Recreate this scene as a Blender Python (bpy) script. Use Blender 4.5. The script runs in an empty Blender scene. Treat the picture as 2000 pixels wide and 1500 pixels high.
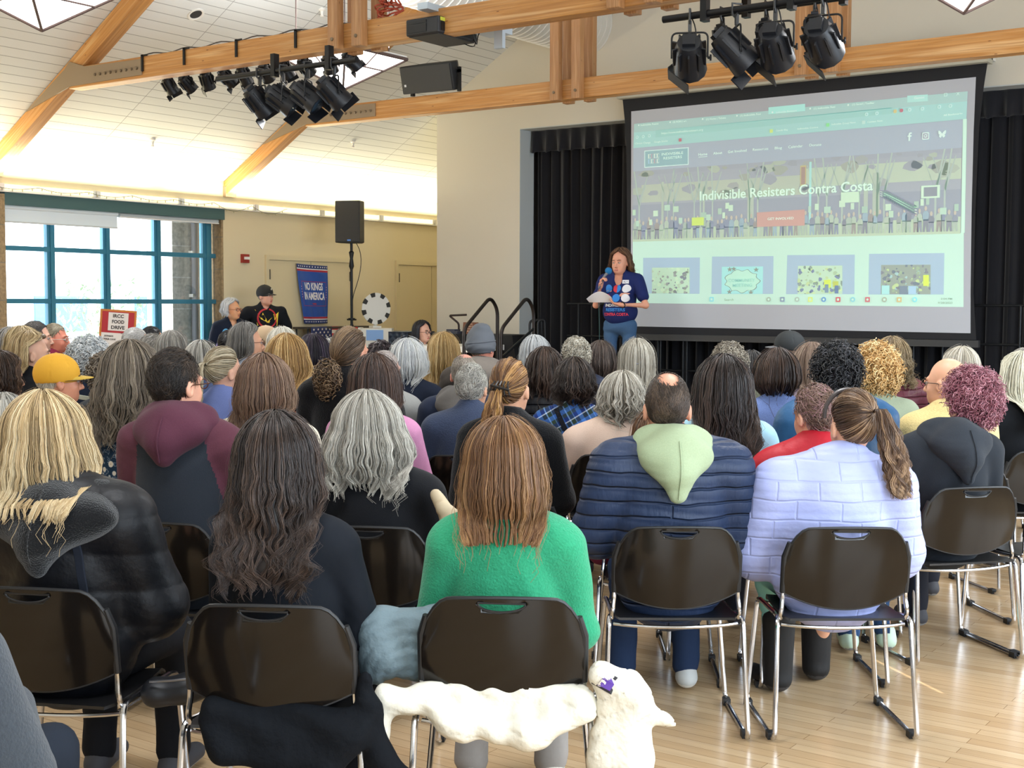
import bpy, math, random
import numpy as np
from mathutils import Vector, Matrix
PI = math.pi
scn = bpy.context.scene
COL = scn.collection
RND = random.Random(7)

# ------------------------------------------------------------------ helpers
def lin(h):
    if isinstance(h, (tuple, list)): return tuple(h)
    h = h.lstrip('#')
    c = [int(h[i:i+2], 16)/255 for i in (0, 2, 4)]
    return tuple(((v/12.92) if v <= .04045 else ((v+.055)/1.055)**2.4) for v in c)

def link(o, parent=None):
    COL.objects.link(o)
    if parent is not None: o.parent = parent
    return o

def tag(o, label=None, cat=None, group=None, kind=None):
    if label: o['label'] = label
    if cat: o['category'] = cat
    if group: o['group'] = group
    if kind: o['kind'] = kind
    return o

def thing(name, label, cat, loc=(0, 0, 0), rz=0.0, group=None):
    o = bpy.data.objects.new(name, None)
    o.empty_display_size = .1
    link(o); o.location = loc; o.rotation_euler = (0, 0, rz)
    return tag(o, label, cat, group)

def mesh_from(name, verts, faces, mats, midx=None, smooth=True, sharp=None):
    me = bpy.data.meshes.new(name)
    if isinstance(verts, np.ndarray):
        me.vertices.add(len(verts)); me.vertices.foreach_set('co', verts.astype(np.float32).ravel())
        f = np.asarray(faces, dtype=np.int32); nf, k = f.shape
        me.loops.add(nf*k); me.loops.foreach_set('vertex_index', f.ravel())
        me.polygons.add(nf); me.polygons.foreach_set('loop_start', np.arange(0, nf*k, k, dtype=np.int32))
        me.polygons.foreach_set('loop_total', np.full(nf, k, dtype=np.int32))
    else:
        me.from_pydata(verts, [], faces)
    for m in (mats if isinstance(mats, (list, tuple)) else [mats]): me.materials.append(m)
    if midx is not None: me.polygons.foreach_set('material_index', np.asarray(midx, dtype=np.int32))
    me.update(calc_edges=True)
    me.polygons.foreach_set('use_smooth', np.full(len(me.polygons), smooth))
    if sharp is not None: me.set_sharp_from_angle(angle=math.radians(sharp))
    return me

def part(name, me, parent=None, loc=None, rot=None):
    o = bpy.data.objects.new(name, me); link(o, parent)
    if loc: o.location = loc
    if rot: o.rotation_euler = rot
    return o

class MB:
    """collects shapes into one mesh"""
    def __init__(s): s.v = []; s.f = []; s.mi = []; s.m = 0
    def add(s, vs, fs, mi=None):
        b = len(s.v); s.v += [tuple(v) for v in vs]
        s.f += [tuple(b+i for i in f) for f in fs]; s.mi += [s.m if mi is None else mi]*len(fs)
    def box(s, lo, hi, mi=None, M=None):
        x0, y0, z0 = lo; x1, y1, z1 = hi
        vs = [Vector(p) for p in ((x0,y0,z0),(x1,y0,z0),(x1,y1,z0),(x0,y1,z0),(x0,y0,z1),(x1,y0,z1),(x1,y1,z1),(x0,y1,z1))]
        if M is not None: vs = [M @ v for v in vs]
        s.add(vs, [(0,3,2,1),(4,5,6,7),(0,1,5,4),(1,2,6,5),(2,3,7,6),(3,0,4,7)], mi)
    def path(s, pts, r, n=10, mi=None, closed=False, cap=True):
        pts = [Vector(p) for p in pts]; N = len(pts)
        rs = r if isinstance(r, (list, tuple)) else [r]*N
        up = None; rings = []
        for i, p in enumerate(pts):
            a = pts[(i-1) % N] if (closed or i > 0) else p
            b = pts[(i+1) % N] if (closed or i < N-1) else p
            d = (b-a).normalized()
            if up is None:
                up = Vector((0,0,1)) if abs(d.z) < .9 else Vector((1,0,0))
            u = (up - d*up.dot(d))
            if u.length < 1e-4: u = Vector((1,0,0)) - d*d.x
            u.normalize(); up = u; w = d.cross(u)
            rings.append([p + (u*math.cos(2*PI*k/n) + w*math.sin(2*PI*k/n))*rs[i] for k in range(n)])
        vs = [v for rg in rings for v in rg]; fs = []
        for i in range(N if closed else N-1):
            j = (i+1) % N
            for k in range(n):
                k2 = (k+1) % n
                fs.append((i*n+k, i*n+k2, j*n+k2, j*n+k))
        if cap and not closed:
            fs.append(tuple(reversed(range(n)))); fs.append(tuple((N-1)*n+k for k in range(n)))
        s.add(vs, fs, mi)
    def tube(s, a, b, r, n=12, mi=None, r2=None): s.path([a, b], [r, r if r2 is None else r2], n, mi)
    def lathe(s, prof, n=24, M=None, mi=None, cap=True):
        vs = []; fs = []
        for (r, z) in prof:
            for k in range(n):
                v = Vector((r*math.cos(2*PI*k/n), r*math.sin(2*PI*k/n), z)); vs.append(M @ v if M is not None else v)
        for i in range(len(prof)-1):
            for k in range(n):
                k2 = (k+1) % n; fs.append((i*n+k, i*n+k2, (i+1)*n+k2, (i+1)*n+k))
        if cap:
            fs.append(tuple(reversed(range(n)))); fs.append(tuple((len(prof)-1)*n+k for k in range(n)))
        s.add(vs, fs, mi)
    def prism(s, poly, d, M=None, mi=None):
        """poly in local XZ, thickness from y=0 to y=d"""
        n = len(poly); vs = [Vector((x, 0, z)) for x, z in poly] + [Vector((x, d, z)) for x, z in poly]
        if M is not None: vs = [M @ v for v in vs]
        fs = [tuple(range(n)), tuple(reversed(range(n, 2*n)))]
        for i in range(n):
            j = (i+1) % n; fs.append((i, i+n, j+n, j))
        s.add(vs, fs, mi)
    def quad(s, a, b, c, d, mi=None): s.add([a, b, c, d], [(0,1,2,3)], mi)
    def sphere(s, c, r, n=12, mi=None, M=None):
        if not isinstance(r, (tuple, list)): r = (r, r, r)
        vs = []; fs = []; h = n//2
        for i in range(h+1):
            t = PI*i/h
            for k in range(n):
                v = Vector((r[0]*math.sin(t)*math.cos(2*PI*k/n), r[1]*math.sin(t)*math.sin(2*PI*k/n), r[2]*math.cos(t)))
                if M is not None: v = M @ v
                vs.append(v+Vector(c))
        for i in range(h):
            for k in range(n):
                k2 = (k+1) % n; fs.append((i*n+k, (i+1)*n+k, (i+1)*n+k2, i*n+k2))
        s.add(vs, fs, mi)
    def build(s, name, mats, parent=None, loc=None, rot=None, smooth=True, sharp=35):
        me = mesh_from(name, s.v, s.f, mats, s.mi, smooth, sharp if smooth else None)
        return part(name, me, parent, loc, rot)

def bez(p0, p1, p2, p3, n=10):
    p0, p1, p2, p3 = map(Vector, (p0, p1, p2, p3))
    return [p0*(1-t)**3 + p1*3*t*(1-t)**2 + p2*3*t*t*(1-t) + p3*t**3 for t in [i/n for i in range(n+1)]]

def round_path(pts, rad, n=5):
    """polyline with rounded corners"""
    pts = [Vector(p) for p in pts]; out = [pts[0]]
    for i in range(1, len(pts)-1):
        a, b, c = pts[i-1], pts[i], pts[i+1]
        r = min(rad, (a-b).length*.49, (c-b).length*.49)
        p = b + (a-b).normalized()*r; q = b + (c-b).normalized()*r
        for k in range(n+1):
            t = k/n; out.append(p*(1-t)**2 + b*2*t*(1-t) + q*t*t)
    out.append(pts[-1]); return out

_txt = {}
def text_geo(s, size=1.0, bold=0.0, align='CENTER', shear=0.0, space=1.0):
    """2D verts/tris of a line of writing, baseline y=0"""
    key = (s, size, bold, align, shear, space)
    if key in _txt: return _txt[key]
    cu = bpy.data.curves.new('t', 'FONT'); cu.body = s; cu.size = size; cu.align_x = align
    cu.offset = bold; cu.shear = shear; cu.space_character = space; cu.resolution_u = 3
    o = bpy.data.objects.new('t', cu); COL.objects.link(o)
    bpy.context.view_layer.update()
    me = o.evaluated_get(bpy.context.evaluated_depsgraph_get()).to_mesh()
    vs = [(v.co.x, v.co.y) for v in me.vertices]; fs = [tuple(p.vertices) for p in me.polygons]
    o.to_mesh_clear(); bpy.data.objects.remove(o); bpy.data.curves.remove(cu)
    _txt[key] = (vs, fs); return vs, fs

# ------------------------------------------------------------------ materials
_mats = {}
def nodes(m):
    m.use_nodes = True; nt = m.node_tree; return nt, nt.nodes, nt.links, nt.nodes['Principled BSDF']
def mat(name, col, rough=.6, metal=0.0, spec=.5, noise=0.0, nscale=30, bump=0.0, bscale=60, sheen=0.0, coat=0.0, emis=None, estr=0.0, alpha=1.0, sss=0.0, stretch=None, bdist=.002):
    key = name
    if key in _mats: return _mats[key]
    m = bpy.data.materials.new(name); nt, N, L, P = nodes(m); c = lin(col)
    P.inputs['Base Color'].default_value = (*c, 1); P.inputs['Roughness'].default_value = rough
    P.inputs['Metallic'].default_value = metal; P.inputs['Specular IOR Level'].default_value = spec
    if sheen: P.inputs['Sheen Weight'].default_value = sheen; P.inputs['Sheen Roughness'].default_value = .5
    if coat: P.inputs['Coat Weight'].default_value = coat; P.inputs['Coat Roughness'].default_value = .08
    if sss: P.inputs['Subsurface Weight'].default_value = sss; P.inputs['Subsurface Radius'].default_value = (.02, .008, .004); P.inputs['Subsurface Scale'].default_value = .5
    if emis is not None:
        P.inputs['Emission Color'].default_value = (*lin(emis), 1); P.inputs['Emission Strength'].default_value = estr
    tc = None
    if noise or bump:
        tc = N.new('ShaderNodeTexCoord'); mp = N.new('ShaderNodeMapping'); L.new(tc.outputs['Object'], mp.inputs['Vector'])
        if stretch: mp.inputs['Scale'].default_value = stretch
    if noise:
        t = N.new('ShaderNodeTexNoise'); t.inputs['Scale'].default_value = nscale; t.inputs['Detail'].default_value = 5
        L.new(mp.outputs[0], t.inputs['Vector'])
        mx = N.new('ShaderNodeMix'); mx.data_type = 'RGBA'
        mx.inputs[6].default_value = (*[v*(1-noise) for v in c], 1); mx.inputs[7].default_value = (*[min(1, v*(1+noise)+noise*.004) for v in c], 1)
        L.new(t.outputs['Fac'], mx.inputs[0]); L.new(mx.outputs[2], P.inputs['Base Color'])
    if bump:
        t = N.new('ShaderNodeTexNoise'); t.inputs['Scale'].default_value = bscale; t.inputs['Detail'].default_value = 4
        L.new(mp.outputs[0], t.inputs['Vector'])
        b = N.new('ShaderNodeBump'); b.inputs['Strength'].default_value = bump; b.inputs['Distance'].default_value = bdist
        L.new(t.outputs['Fac'], b.inputs['Height']); L.new(b.outputs[0], P.inputs['Normal'])
    _mats[key] = m; return m

def emit(name, col, s):
    if name in _mats: return _mats[name]
    m = bpy.data.materials.new(name); m.use_nodes = True; nt = m.node_tree; nt.nodes.clear()
    e = nt.nodes.new('ShaderNodeEmission'); o = nt.nodes.new('ShaderNodeOutputMaterial')
    e.inputs[0].default_value = (*lin(col), 1); e.inputs[1].default_value = s
    nt.links.new(e.outputs[0], o.inputs[0]); _mats[name] = m; return m

def ramp(N, stops):
    r = N.new('ShaderNodeValToRGB'); el = r.color_ramp.elements
    while len(el) < len(stops): el.new(.5)
    for e, (p, c) in zip(el, stops): e.position = p; e.color = (*lin(c), 1)
    return r

def wood_mat(name, c1, c2, c3, rough=.45):
    m = bpy.data.materials.new(name); nt, N, L, P = nodes(m)
    tc = N.new('ShaderNodeTexCoord'); mp = N.new('ShaderNodeMapping'); mp.inputs['Scale'].default_value = (.5, 7, 13)
    L.new(tc.outputs['Object'], mp.inputs['Vector'])
    n1 = N.new('ShaderNodeTexNoise'); n1.inputs['Scale'].default_value = 1.6; n1.inputs['Detail'].default_value = 6; n1.inputs['Distortion'].default_value = .6
    L.new(mp.outputs[0], n1.inputs['Vector'])
    mp2 = N.new('ShaderNodeMapping'); mp2.inputs['Scale'].default_value = (1.2, 30, 60); L.new(tc.outputs['Object'], mp2.inputs['Vector'])
    n2 = N.new('ShaderNodeTexNoise'); n2.inputs['Scale'].default_value = 1.5; n2.inputs['Detail'].default_value = 5; L.new(mp2.outputs[0], n2.inputs['Vector'])
    mp3 = N.new('ShaderNodeMapping'); mp3.inputs['Scale'].default_value = (5, 22, 22); L.new(tc.outputs['Object'], mp3.inputs['Vector'])
    vo = N.new('ShaderNodeTexVoronoi'); vo.inputs['Scale'].default_value = .8; L.new(mp3.outputs[0], vo.inputs['Vector'])
    kn = ramp(N, [(0, '#5a2e12'), (.045, '#7a4420'), (.07, '#ffffff')]); L.new(vo.outputs['Distance'], kn.inputs[0])
    r = ramp(N, [(.3, c1), (.5, c2), (.72, c3)]); L.new(n1.outputs['Fac'], r.inputs[0])
    r2 = ramp(N, [(.3, '#b8a090'), (.65, '#ffffff')]); L.new(n2.outputs['Fac'], r2.inputs[0])
    a = N.new('ShaderNodeMix'); a.data_type = 'RGBA'; a.blend_type = 'MULTIPLY'; a.inputs[0].default_value = .55
    L.new(r.outputs[0], a.inputs[6]); L.new(r2.outputs[0], a.inputs[7])
    b = N.new('ShaderNodeMix'); b.data_type = 'RGBA'; b.blend_type = 'MULTIPLY'; b.inputs[0].default_value = .8
    L.new(a.outputs[2], b.inputs[6]); L.new(kn.outputs[0], b.inputs[7]); L.new(b.outputs[2], P.inputs['Base Color'])
    P.inputs['Roughness'].default_value = rough
    _mats[name] = m; return m

def brick_mat(name, c1, c2, cm, bw, rh, mortar, off=.5, rough=.5, sw=(1, 1, 1), rot=(0, 0, 0), loc=(0, 0, 0), grain=None, bump=0.0, spec=.5, bias=0.0, extra=None, coords='Object'):
    m = bpy.data.materials.new(name); nt, N, L, P = nodes(m)
    tc = N.new('ShaderNodeTexCoord'); mp = N.new('ShaderNodeMapping')
    mp.inputs['Rotation'].default_value = rot; mp.inputs['Location'].default_value = loc; mp.inputs['Scale'].default_value = sw
    L.new(tc.outputs[coords], mp.inputs['Vector'])
    b = N.new('ShaderNodeTexBrick'); b.offset = off; b.offset_frequency = 2; b.inputs['Scale'].default_value = 1
    b.inputs['Color1'].default_value = (*lin(c1), 1); b.inputs['Color2'].default_value = (*lin(c2), 1); b.inputs['Mortar'].default_value = (*lin(cm), 1)
    b.inputs['Brick Width'].default_value = bw; b.inputs['Row Height'].default_value = rh; b.inputs['Mortar Size'].default_value = mortar
    b.inputs['Mortar Smooth'].default_value = .1; b.inputs['Bias'].default_value = bias
    L.new(mp.outputs[0], b.inputs['Vector']); out = b.outputs['Color']
    if grain:
        sc, amt, scale = grain
        m2 = N.new('ShaderNodeMapping'); m2.inputs['Scale'].default_value = sc; L.new(tc.outputs[coords], m2.inputs['Vector'])
        n = N.new('ShaderNodeTexNoise'); n.inputs['Scale'].default_value = scale; n.inputs['Detail'].default_value = 6; L.new(m2.outputs[0], n.inputs['Vector'])
        r = ramp(N, [(.3, (1-amt,)*3), (.7, (1, 1, 1))]); L.new(n.outputs['Fac'], r.inputs[0])
        x = N.new('ShaderNodeMix'); x.data_type = 'RGBA'; x.blend_type = 'MULTIPLY'; x.inputs[0].default_value = 1
        L.new(out, x.inputs[6]); L.new(r.outputs[0], x.inputs[7]); out = x.outputs[2]
    L.new(out, P.inputs['Base Color']); P.inputs['Roughness'].default_value = rough; P.inputs['Specular IOR Level'].default_value = spec
    if bump:
        bp = N.new('ShaderNodeBump'); bp.inputs['Strength'].default_value = bump; bp.inputs['Distance'].default_value = .004; bp.invert = True
        L.new(b.outputs['Fac'], bp.inputs['Height']); L.new(bp.outputs[0], P.inputs['Normal'])
    _mats[name] = m; return m

def glass_mat():
    if 'pane_glass' in _mats: return _mats['pane_glass']
    m = bpy.data.materials.new('pane_glass'); m.use_nodes = True; nt = m.node_tree; N = nt.nodes; N.clear(); L = nt.links
    t = N.new('ShaderNodeBsdfTransparent'); g = N.new('ShaderNodeBsdfGlossy'); g.inputs['Roughness'].default_value = .02
    f = N.new('ShaderNodeFresnel'); f.inputs[0].default_value = 1.45; mx = N.new('ShaderNodeMixShader'); o = N.new('ShaderNodeOutputMaterial')
    L.new(f.outputs[0], mx.inputs[0]); L.new(t.outputs[0], mx.inputs[1]); L.new(g.outputs[0], mx.inputs[2]); L.new(mx.outputs[0], o.inputs[0])
    _mats['pane_glass'] = m; return m

def beam(name, a, b, wy, wz, m, parent=None, bevel=.006, trim=None):
    """timber from a to b; local X runs along the timber so that the grain follows it"""
    a, b = Vector(a), Vector(b); d = b-a; ln = d.length; x = d.normalized()
    y = Vector((0, 1, 0)) if abs(x.y) < .9 else Vector((1, 0, 0)); y = (y - x*y.dot(x)).normalized(); z = x.cross(y)
    M = Matrix((x, y, z)).transposed().to_4x4(); M.translation = a
    mb = MB(); e = bevel
    if trim is None: mb.box((0, -wy/2, -wz/2), (ln, wy/2, wz/2))
    else: mb.prism([(trim[0], -wz/2), (ln-trim[2], -wz/2), (ln-trim[3], wz/2), (trim[1], wz/2)], wy, M=Matrix.Translation((0, -wy/2, 0)))
    me = mesh_from(name, mb.v, mb.f, m, mb.mi, False)
    o = part(name, me, parent)
    o.matrix_local = M
    if bevel:
        bv = o.modifiers.new('bevel', 'BEVEL'); bv.width = bevel; bv.segments = 2; bv.limit_method = 'ANGLE'
    return o
# ------------------------------------------------------------------ camera
cam = bpy.data.cameras.new('camera'); co = bpy.data.objects.new('camera', cam); COL.objects.link(co)
YAW, PIT, ROL = math.radians(35.3647), math.radians(3.5862), math.radians(.2008)
fw = Vector((-math.sin(YAW)*math.cos(PIT), math.cos(YAW)*math.cos(PIT), -math.sin(PIT)))
r0 = Vector((math.cos(YAW), math.sin(YAW), 0)); u0 = r0.cross(fw)
rr = r0*math.cos(ROL) + u0*math.sin(ROL); uu = u0*math.cos(ROL) - r0*math.sin(ROL)
Mc = Matrix((rr, uu, -fw)).transposed().to_4x4(); Mc.translation = (0, 0, 1.6); co.matrix_world = Mc
cam.sensor_width = 36; cam.sensor_fit = 'HORIZONTAL'; cam.lens = 2550.754/2000*36; cam.clip_end = 300
scn.camera = co
scn.view_settings.view_transform = 'Standard'; scn.view_settings.look = 'None'; scn.view_settings.gamma = 1
scn.view_settings.exposure = -0.14; scn.view_settings.use_curve_mapping = False
scn.cycles.use_denoising = True
scn.cycles.max_bounces = 7; scn.cycles.diffuse_bounces = 4; scn.cycles.glossy_bounces = 3; scn.cycles.transparent_max_bounces = 8
scn.cycles.sample_clamp_indirect = 6; scn.cycles.caustics_reflective = False; scn.cycles.caustics_refractive = False

# ------------------------------------------------------------------ setting
XL, XR, YB, YG, YF = -12.458, 1.1, -3.2, 13.5, 18.5
XG = -10.80                      # free left edge of the gable wall
SL, Z0 = .6, 3.1                 # roof slope, height of the eaves
XM = (XL+XR)/2; ZR = Z0+SL*(XM-XL)
def roofz(x): return Z0+SL*(min(x, XL+XR-x)-XL)
cream = mat('wall_paint_cream', '#d9d3c4', .75, bump=.15, bscale=90)
tan = mat('wall_paint_tan', '#d6c8a6', .75, bump=.15, bscale=90)
white = mat('paint_white', '#e6e3dc', .6)
trimc = mat('door_paint_tan', '#d3c5a2', .5)
greyrev = mat('paint_pale_grey', '#c4c9c8', .6)
floor_m = brick_mat('maple_floor', '#cdb08a', '#bd9c74', '#8a6b4a', 1.35, .062, .0012, .37, .22, grain=((1.2, 26, 1), .14, 2.2), spec=.5)
ceil_m = brick_mat('acoustic_tile', '#e2e3e0', '#dfe0dc', '#a2a29f', 1.09, .122, .0042, 0, .85, loc=(.22, .03, 0), grain=((1, 1, 1), .06, 160))
stone_m = brick_mat('split_face_block', '#a8906e', '#94805f', '#8d8272', .4, .2, .006, .5, .9, grain=((1, 1, 1), .45, 28), coords='Object', rot=(PI/2, 0, PI/2))
def struct(name, mb, m, smooth=False, label=None):
    o = mb.build(name, m, smooth=smooth); o['kind'] = 'structure'
    if label: o['label'] = label
    return o

b = MB(); b.box((XL-.5, YB-.3, -.2), (XR+.5, YF+.3, 0)); struct('floor', b, floor_m)

def slope(name, flip):
    """one roof slope; local x = along the room, local y = up the slope"""
    w = math.hypot(XM-XL, ZR-Z0); ln = YF-YB+.6
    mb = MB(); mb.box((0, -.6, 0), (ln, w, .15))
    o = mb.build(name, ceil_m, smooth=False); o['kind'] = 'structure'
    s = -1 if flip else 1
    y = Vector((s*(XM-XL), 0, ZR-Z0)).normalized(); x = Vector((0, 1, 0)); z = x.cross(y)
    if z.z < 0:
        z = -z; x = -x
    M = Matrix((x, y, z)).transposed().to_4x4()
    M.translation = Vector((XL if not flip else XR, YB-.3 if x.y > 0 else YF+.3, Z0)); o.matrix_world = M
slope('ceiling', False); c2 = slope('ceiling', True)

# left wall with window opening (y 8.23 - 11.30, z .45 - 2.75)
WY0, WY1, WZ0, WZ1 = 8.23, 11.30, .50, 2.745
b = MB(); T = .42
b.box((XL-T, YB, 0), (XL, 7.35, Z0)); b.box((XL-T, 7.35, WZ1), (XL, YF, Z0+.1))
b.box((XL-T, 7.35, 0), (XL, WY0, 0.001)); b.box((XL-T, WY0, 0), (XL, WY1, WZ0)); b.box((XL-T, WY1, 0), (XL, YF, WZ1))
struct('wall_left', b, tan)
b = MB(); b.box((XL-T, 7.35, 0.001), (XL+.03, WY0, WZ1-.02)); struct('wall_left', b, stone_m)
b = MB(); b.box((XL-T, WY1, WZ0), (XL-.16, WY1+.0, WZ1)); b.box((XL-T, WY1-.03, WZ0), (XL-.004, WY1, WZ1)); struct('trim_1', b, stone_m)
# cove: light shelf lip along the left wall
b = MB(); b.box((XL, YB, 2.752), (XL+.02, YF, 2.80)); b.box((XL, YB, 2.745), (XL+.05, YF, 2.756)); struct('trim_2', b, white)
cove = emit('cove_lamp_glow', '#ffeeb8', 2.2)
glow_mb = []
y = 7.0
k = 0
while y < 17.5:
    f = thing('cove_light', 'yellow strip light in the cove on the left wall, %s' % ('over the teal window header' if y < 11 else 'over the doors' if y < 15.5 else 'behind the stage wall'), 'light', (XL+.04, y, 2.80), 0, 'cove strip lights along the left wall')
    q = MB(); q.box((-.03, 0, -.028), (.006, 1.12, .03)); q.build('lamp_tube', cove, f, smooth=False)
    q = MB(); q.box((-.035, -.05, -.04), (.012, 0, .035)); q.build('end_cap', white, f, smooth=False); q = MB(); q.box((-.035, 1.12, -.04), (.012, 1.15, .035)); q.build('end_cap', white, f, smooth=False)
    y += 1.215
for y0 in (5.2, 8.6, 12.0, 15.4):
    L = bpy.data.lights.new('cove_light', 'AREA'); L.shape = 'RECTANGLE'; L.size = 3.3; L.size_y = .08; L.energy = 62; L.color = (1, .90, .62)
    o = bpy.data.objects.new('cove_light', L); COL.objects.link(o); o.location = (XL+.16, y0, 2.86)
    o.rotation_euler = Vector((.25, 0, 1)).to_track_quat('-Z', 'X').to_euler()
    M = Matrix((Vector((0, 1, 0)), Vector((0, 1, 0)).cross(Vector((-.25, 0, -1)).normalized())*-1, Vector((-.25, 0, -1)).normalized())).transposed()
    o.rotation_euler = M.to_euler()

# window
teal = mat('teal_metal', '#3f7f98', .35, .3); tealD = mat('dark_teal_header', '#3d5b5c', .5)
b = MB(); b.box((XL-.11, WY0-.0, 2.613), (XL+.03, WY1, 2.751)); b.build('trim_3', tealD, smooth=False)['kind'] = 'structure'
wf = thing('window_1', 'large gridded window with teal mullions in the left wall', 'window', (XL-.15, 0, 0)); del wf['category']; wf['kind'] = 'structure'
b = MB()
for yc, w in ((8.25, .06), (8.89, .10), (9.632, .10), (10.368, .10), (11.14, .14)):
    b.box((-.03, yc-w/2, WZ0), (.03, yc+w/2, 2.62)); b.box((.03, yc-w/6, WZ0), (.05, yc+w/6, 2.62))
for zc in (WZ0+.04, 1.04, 1.593, 2.164, 2.60):
    b.box((-.035, WY0, zc-.026), (.04, WY1, zc+.026))
b.build('window_frame', teal, wf, smooth=False)
b = MB(); b.box((-.004, WY0, WZ0), (.004, WY1, 2.62)); b.build('pane', glass_mat(), wf, smooth=False)
b = MB(); b.box((-.1, WY0-.02, WZ0-.03), (.25, WY1+.02, WZ0)); b.build('window_sill', white, wf, smooth=False)
shade = mat('shade_fabric', '#dfe8ec', .9)
sh = thing('roller_shade', 'white roller shade pulled partly down at the left of the window', 'shade', (XL-.05, 0, 0))
b = MB(); b.box((-.004, 8.25, 2.445), (.004, 9.73, 2.60)); b.build('shade_cloth', shade, sh, smooth=False)
b = MB(); b.box((-.012, 8.25, 2.43), (.012, 9.73, 2.447)); b.build('bottom_bar', greyrev, sh, smooth=False)
b = MB(); b.tube((0, 8.25, 2.60), (0, 9.73, 2.60), .028, 14); b.build('roller', shade, sh)
sh = thing('roller_shade', 'rolled up shade above the right half of the window', 'shade', (XL-.05, 0, 0))
b = MB(); b.tube((0, 9.76, 2.595), (0, 11.25, 2.595), .026, 14); b.build('roller', greyrev, sh)
b = MB(); b.box((-.02, 9.76, 2.56), (.03, 11.25, 2.575)); b.build('bottom_bar', white, sh, smooth=False)

# doors in the left wall
hingem = mat('hinge_dark', '#4b4436', .4, .6)
def door(n, y0, y1, leaves, lab):
    d = thing('door_%d' % n, lab, 'door', (XL, 0, 0)); del d['category']; d['kind'] = 'structure'
    b = MB(); b.box((0, y0-.05, 0), (.035, y0, 2.14)); b.box((0, y1, 0), (.035, y1+.05, 2.14)); b.box((0, y0-.05, 2.14), (.035, y1+.05, 2.20)); b.build('door_frame', trimc, d, smooth=False)
    w = (y1-y0)/leaves
    for i in range(leaves):
        b = MB(); b.box((.002, y0+i*w+.006, .01), (.018, y0+(i+1)*w-.006, 2.132)); o = b.build('door_leaf', trimc, d, smooth=False)
        for z in (.3, 1.05, 1.95):
            h = MB(); hy = y0+.012 if i == 0 else y1-.012
            h.tube((.026, hy, z-.065), (.026, hy, z+.065), .014, 8); h.build('hinge', hingem, o)
door(1, 12.05, 13.62, 2, 'pair of tan doors behind the blue banner'); door(2, 14.64, 16.2, 2, 'tan doors partly hidden by the stage wall')
al = thing('fire_alarm', 'small red fire alarm on the tan wall', 'alarm', (XL, 11.643, 2.142))
b = MB(); b.box((0, -.058, -.055), (.04, .058, .055)); b.build('alarm_case', mat('alarm_red', '#8e2a22', .45), al, smooth=False)
b = MB(); b.box((.04, -.035, -.012), (.056, .05, .022)); b.build('strobe', white, al, smooth=False)

# gable (stage) wall with the curtained opening
PX0, PX1, PZ = -9.47, -1.2, 3.765
b = MB(); TW = .3
def gwall(x0, x1, z0):
    xs = sorted([x0, x1] + ([XM] if x0 < XM < x1 else []))
    poly = [(x0, z0), (x1, z0)] + [(x, roofz(x)) for x in reversed(xs)]
    b.prism(poly, TW, M=Matrix.Translation((0, YG, 0)))
gwall(XG, PX0, 0); gwall(PX0, PX1, PZ); gwall(PX1, XR, 0)
struct('wall_back', b, cream)
b = MB(); b.box((PX0-.002, YG-.004, 0), (PX0+.004, YG+TW, PZ)); b.box((PX0, YG-.004, PZ-.012), (PX1, YG+TW, PZ+.0)); struct('trim_4', b, greyrev)
b = MB()
b.box((XL-.4, YF, 0), (XR+.4, YF+.25, 8)); struct('wall_far', b, tan)
b = MB(); b.box((XG, YG+TW, 0), (XG+.2, YF, 6)); struct('wall_inner', b, cream)
# rear wall and right wall with wide windows (daylight)
RW = [(-1.9, .4), (1.6, 3.9), (5.1, 7.4), (8.6, 10.9)]
b = MB(); ys = [YB]
for a0, a1 in RW: ys += [a0, a1]
ys.append(YF)
for i in range(0, len(ys), 2): b.box((XR, ys[i], 0), (XR+.3, ys[i+1], Z0+.1))
for a0, a1 in RW: b.box((XR, a0, 0), (XR+.3, a1, .5)); b.box((XR, a0, 2.75), (XR+.3, a1, Z0+.1))
struct('wall_right', b, cream)
for i, (a0, a1) in enumerate(RW):
    w = thing('window_%d' % (i+2), 'teal gridded window in the right wall', 'window', (XR+.1, 0, 0)); del w['category']; w['kind'] = 'structure'
    b = MB()
    for q in range(4):
        yc = a0+(a1-a0)*q/3; b.box((-.03, yc-.04, .5), (.03, yc+.04, 2.75))
    for zc in (.53, 1.1, 1.65, 2.2, 2.72): b.box((-.03, a0, zc-.025), (.03, a1, zc+.025))
    b.build('window_frame', teal, w, smooth=False)
b = MB()
def gable_y(y0, th):
    b.prism([(XL-.4, 0), (XR+.4, 0), (XR+.4, Z0), (XM, ZR+.1), (XL-.4, Z0)], th, M=Matrix.Translation((0, y0, 0)))
gable_y(YB-.25, .25); struct('wall_front', b, cream)

SLY, SZ0, SZ1 = 3.13, 1.82, 2.45
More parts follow.
